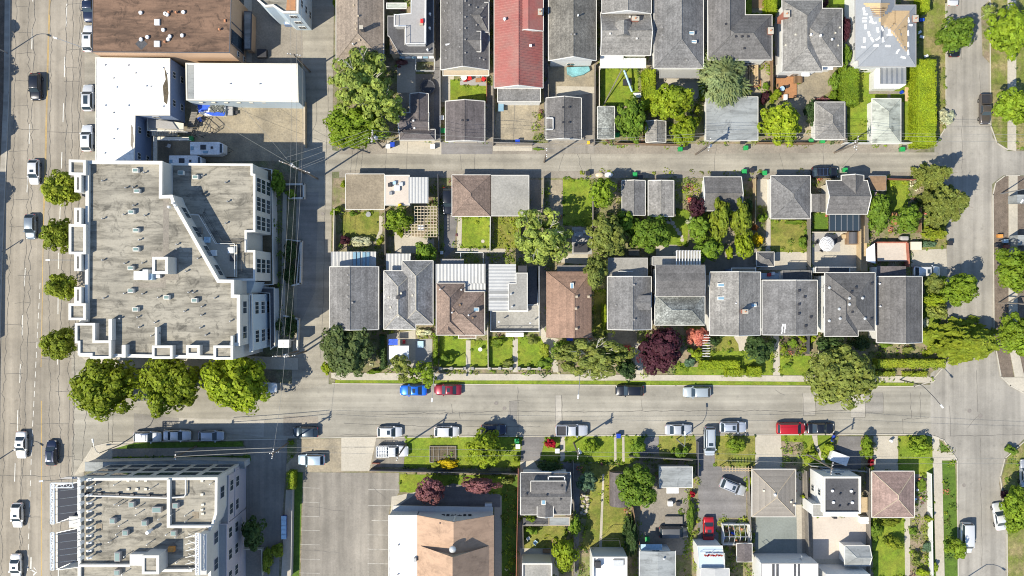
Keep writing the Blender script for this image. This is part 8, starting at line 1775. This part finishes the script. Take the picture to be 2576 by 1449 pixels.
box('motor_scooter', 'scooter', 'white motor scooter in the cluttered yard', 2465, 885, 2505, 925, 0, 1.0, 'plastic_white', bevel=.15); box('wood_pile', 'pile', 'stack of long boards above the covered van', 2445, 1000, 2576, 1055, 0, .6, 'wood_grey'); box('storage_box', 'box', 'dark box right of the white motor scooter', 2530, 890, 2560, 920, 0, .6, 'black_metal')
for k in range(26): X, Y = P(1835+rnd.uniform(-28, 28), 840+rnd.uniform(-15, 140)); q = MB(); q.ell(X, Y, .1, rnd.uniform(.18, .4), rnd.uniform(.18, .35), .2, 7, 5); tag(q.build('rock', 'concrete'), 'pale rock in the stony bed beside the dark fence', 'rock', 'rocks of the stony bed')
tile(2, 2)
rt = empty('utility_trailer', *P(1185, 560, 1), 'tilted white box trailer beside the white boxy house', 'trailer'); X, Y = P(1185, 562, 1.6); q = MB(); q.obox(X, Y, .5, 1.7, 3.0, 1.7, R(-20)); q.build('body', 'plastic_white', rt, bevel=.06)
for s_ in (-1, 1): q = MB(); q.obox(X+s_*.32, Y+s_*.9, 0, .6, .6, .2, R(-20)); q.build('wheel', 'rubber', rt)
rt = empty('motor_scooter', *P(1140, 410, .8), 'blue and black motor scooter parked by the kerb shrub', 'scooter'); X, Y = P(1140, 410, .8); q = MB(); q.obox(X, Y, .3, .85, 1.3, .4, R(70)); q.build('body', 'plastic_blue', rt, bevel=.12); q = MB(); q.obox(X+.2, Y+.5, .85, 1.1, .1, .8, R(70)); q.build('handlebar', 'black_metal', rt); q = MB(); q.obox(X-.1, Y-.25, .85, .95, .6, .3, R(70)); q.build('seat', 'black_metal', rt)
for s_ in (-.6, .6): q = MB(); q.obox(X+math.cos(R(70))*s_, Y+math.sin(R(70))*s_, 0, .5, .5, .14, R(70)); q.build('wheel', 'rubber', rt)
X, Y = P(1580, 432, 1); q = MB(); q.cyl(X, Y, 0, .8, .18, 10, .25); q.ell(X, Y, .9, .25, .25, .25); tag(q.build('garden_statue', 'plastic_white', smooth=True), 'small white statue on the wide pale driveway', 'statue'); box('basketball_stand', 'sport stand', 'small dark stand on the pale back patio', 1140, 1005, 1168, 1018, 0, 1.4, 'black_metal')
rt = empty('trellis', *P(420, 630), 'yellowish timber trellis above the aslant silver car', 'trellis')
q = MB(); q.wall(pp([(300, 632), (545, 640)], 2.2), .1, 2.1, 2.2); q.wall(pp([(300, 650), (545, 655)], 2.2), .1, 2.1, 2.2); q.build('beam', 'wood_pale', rt)
for k in range(11): q = MB(); X, Y = P(305+k*24, 642, 2.3); q.box(X-.04, Y-.45, 2.2, X+.04, Y+.45, 2.28); q.build('lath', 'wood_pale', rt)
for x in (305, 540): X, Y = P(x, 640, 2.2); q = MB(); q.cyl(X, Y, 0, 2.2, .07, 6); q.build('post', 'wood_pale', rt)
for k, (x, y) in enumerate(((1790, 720), (1815, 760), (1775, 800), (1800, 860), (1760, 870))): X, Y = P(x, y, .4); q = MB(); q.cyl(X, Y, 0, .4, .17, 10, .22); tag(q.build('plant_pot', ('terracotta', 'plastic_blue', 'plastic_white', 'terracotta', 'ice_blue')[k]), ('terracotta pot at the top of the side garden', 'blue pot in the side garden', 'white pot in the middle of the side garden', 'terracotta pot low in the side garden', 'pale blue pot beside the rosy roof corner')[k], 'pot')
tile(1, 1)
for k, (x0, y0, x1, y1, z) in enumerate(((2195, 1165, 2222, 1220, .4), (870, 362, 905, 372, .1))): pass
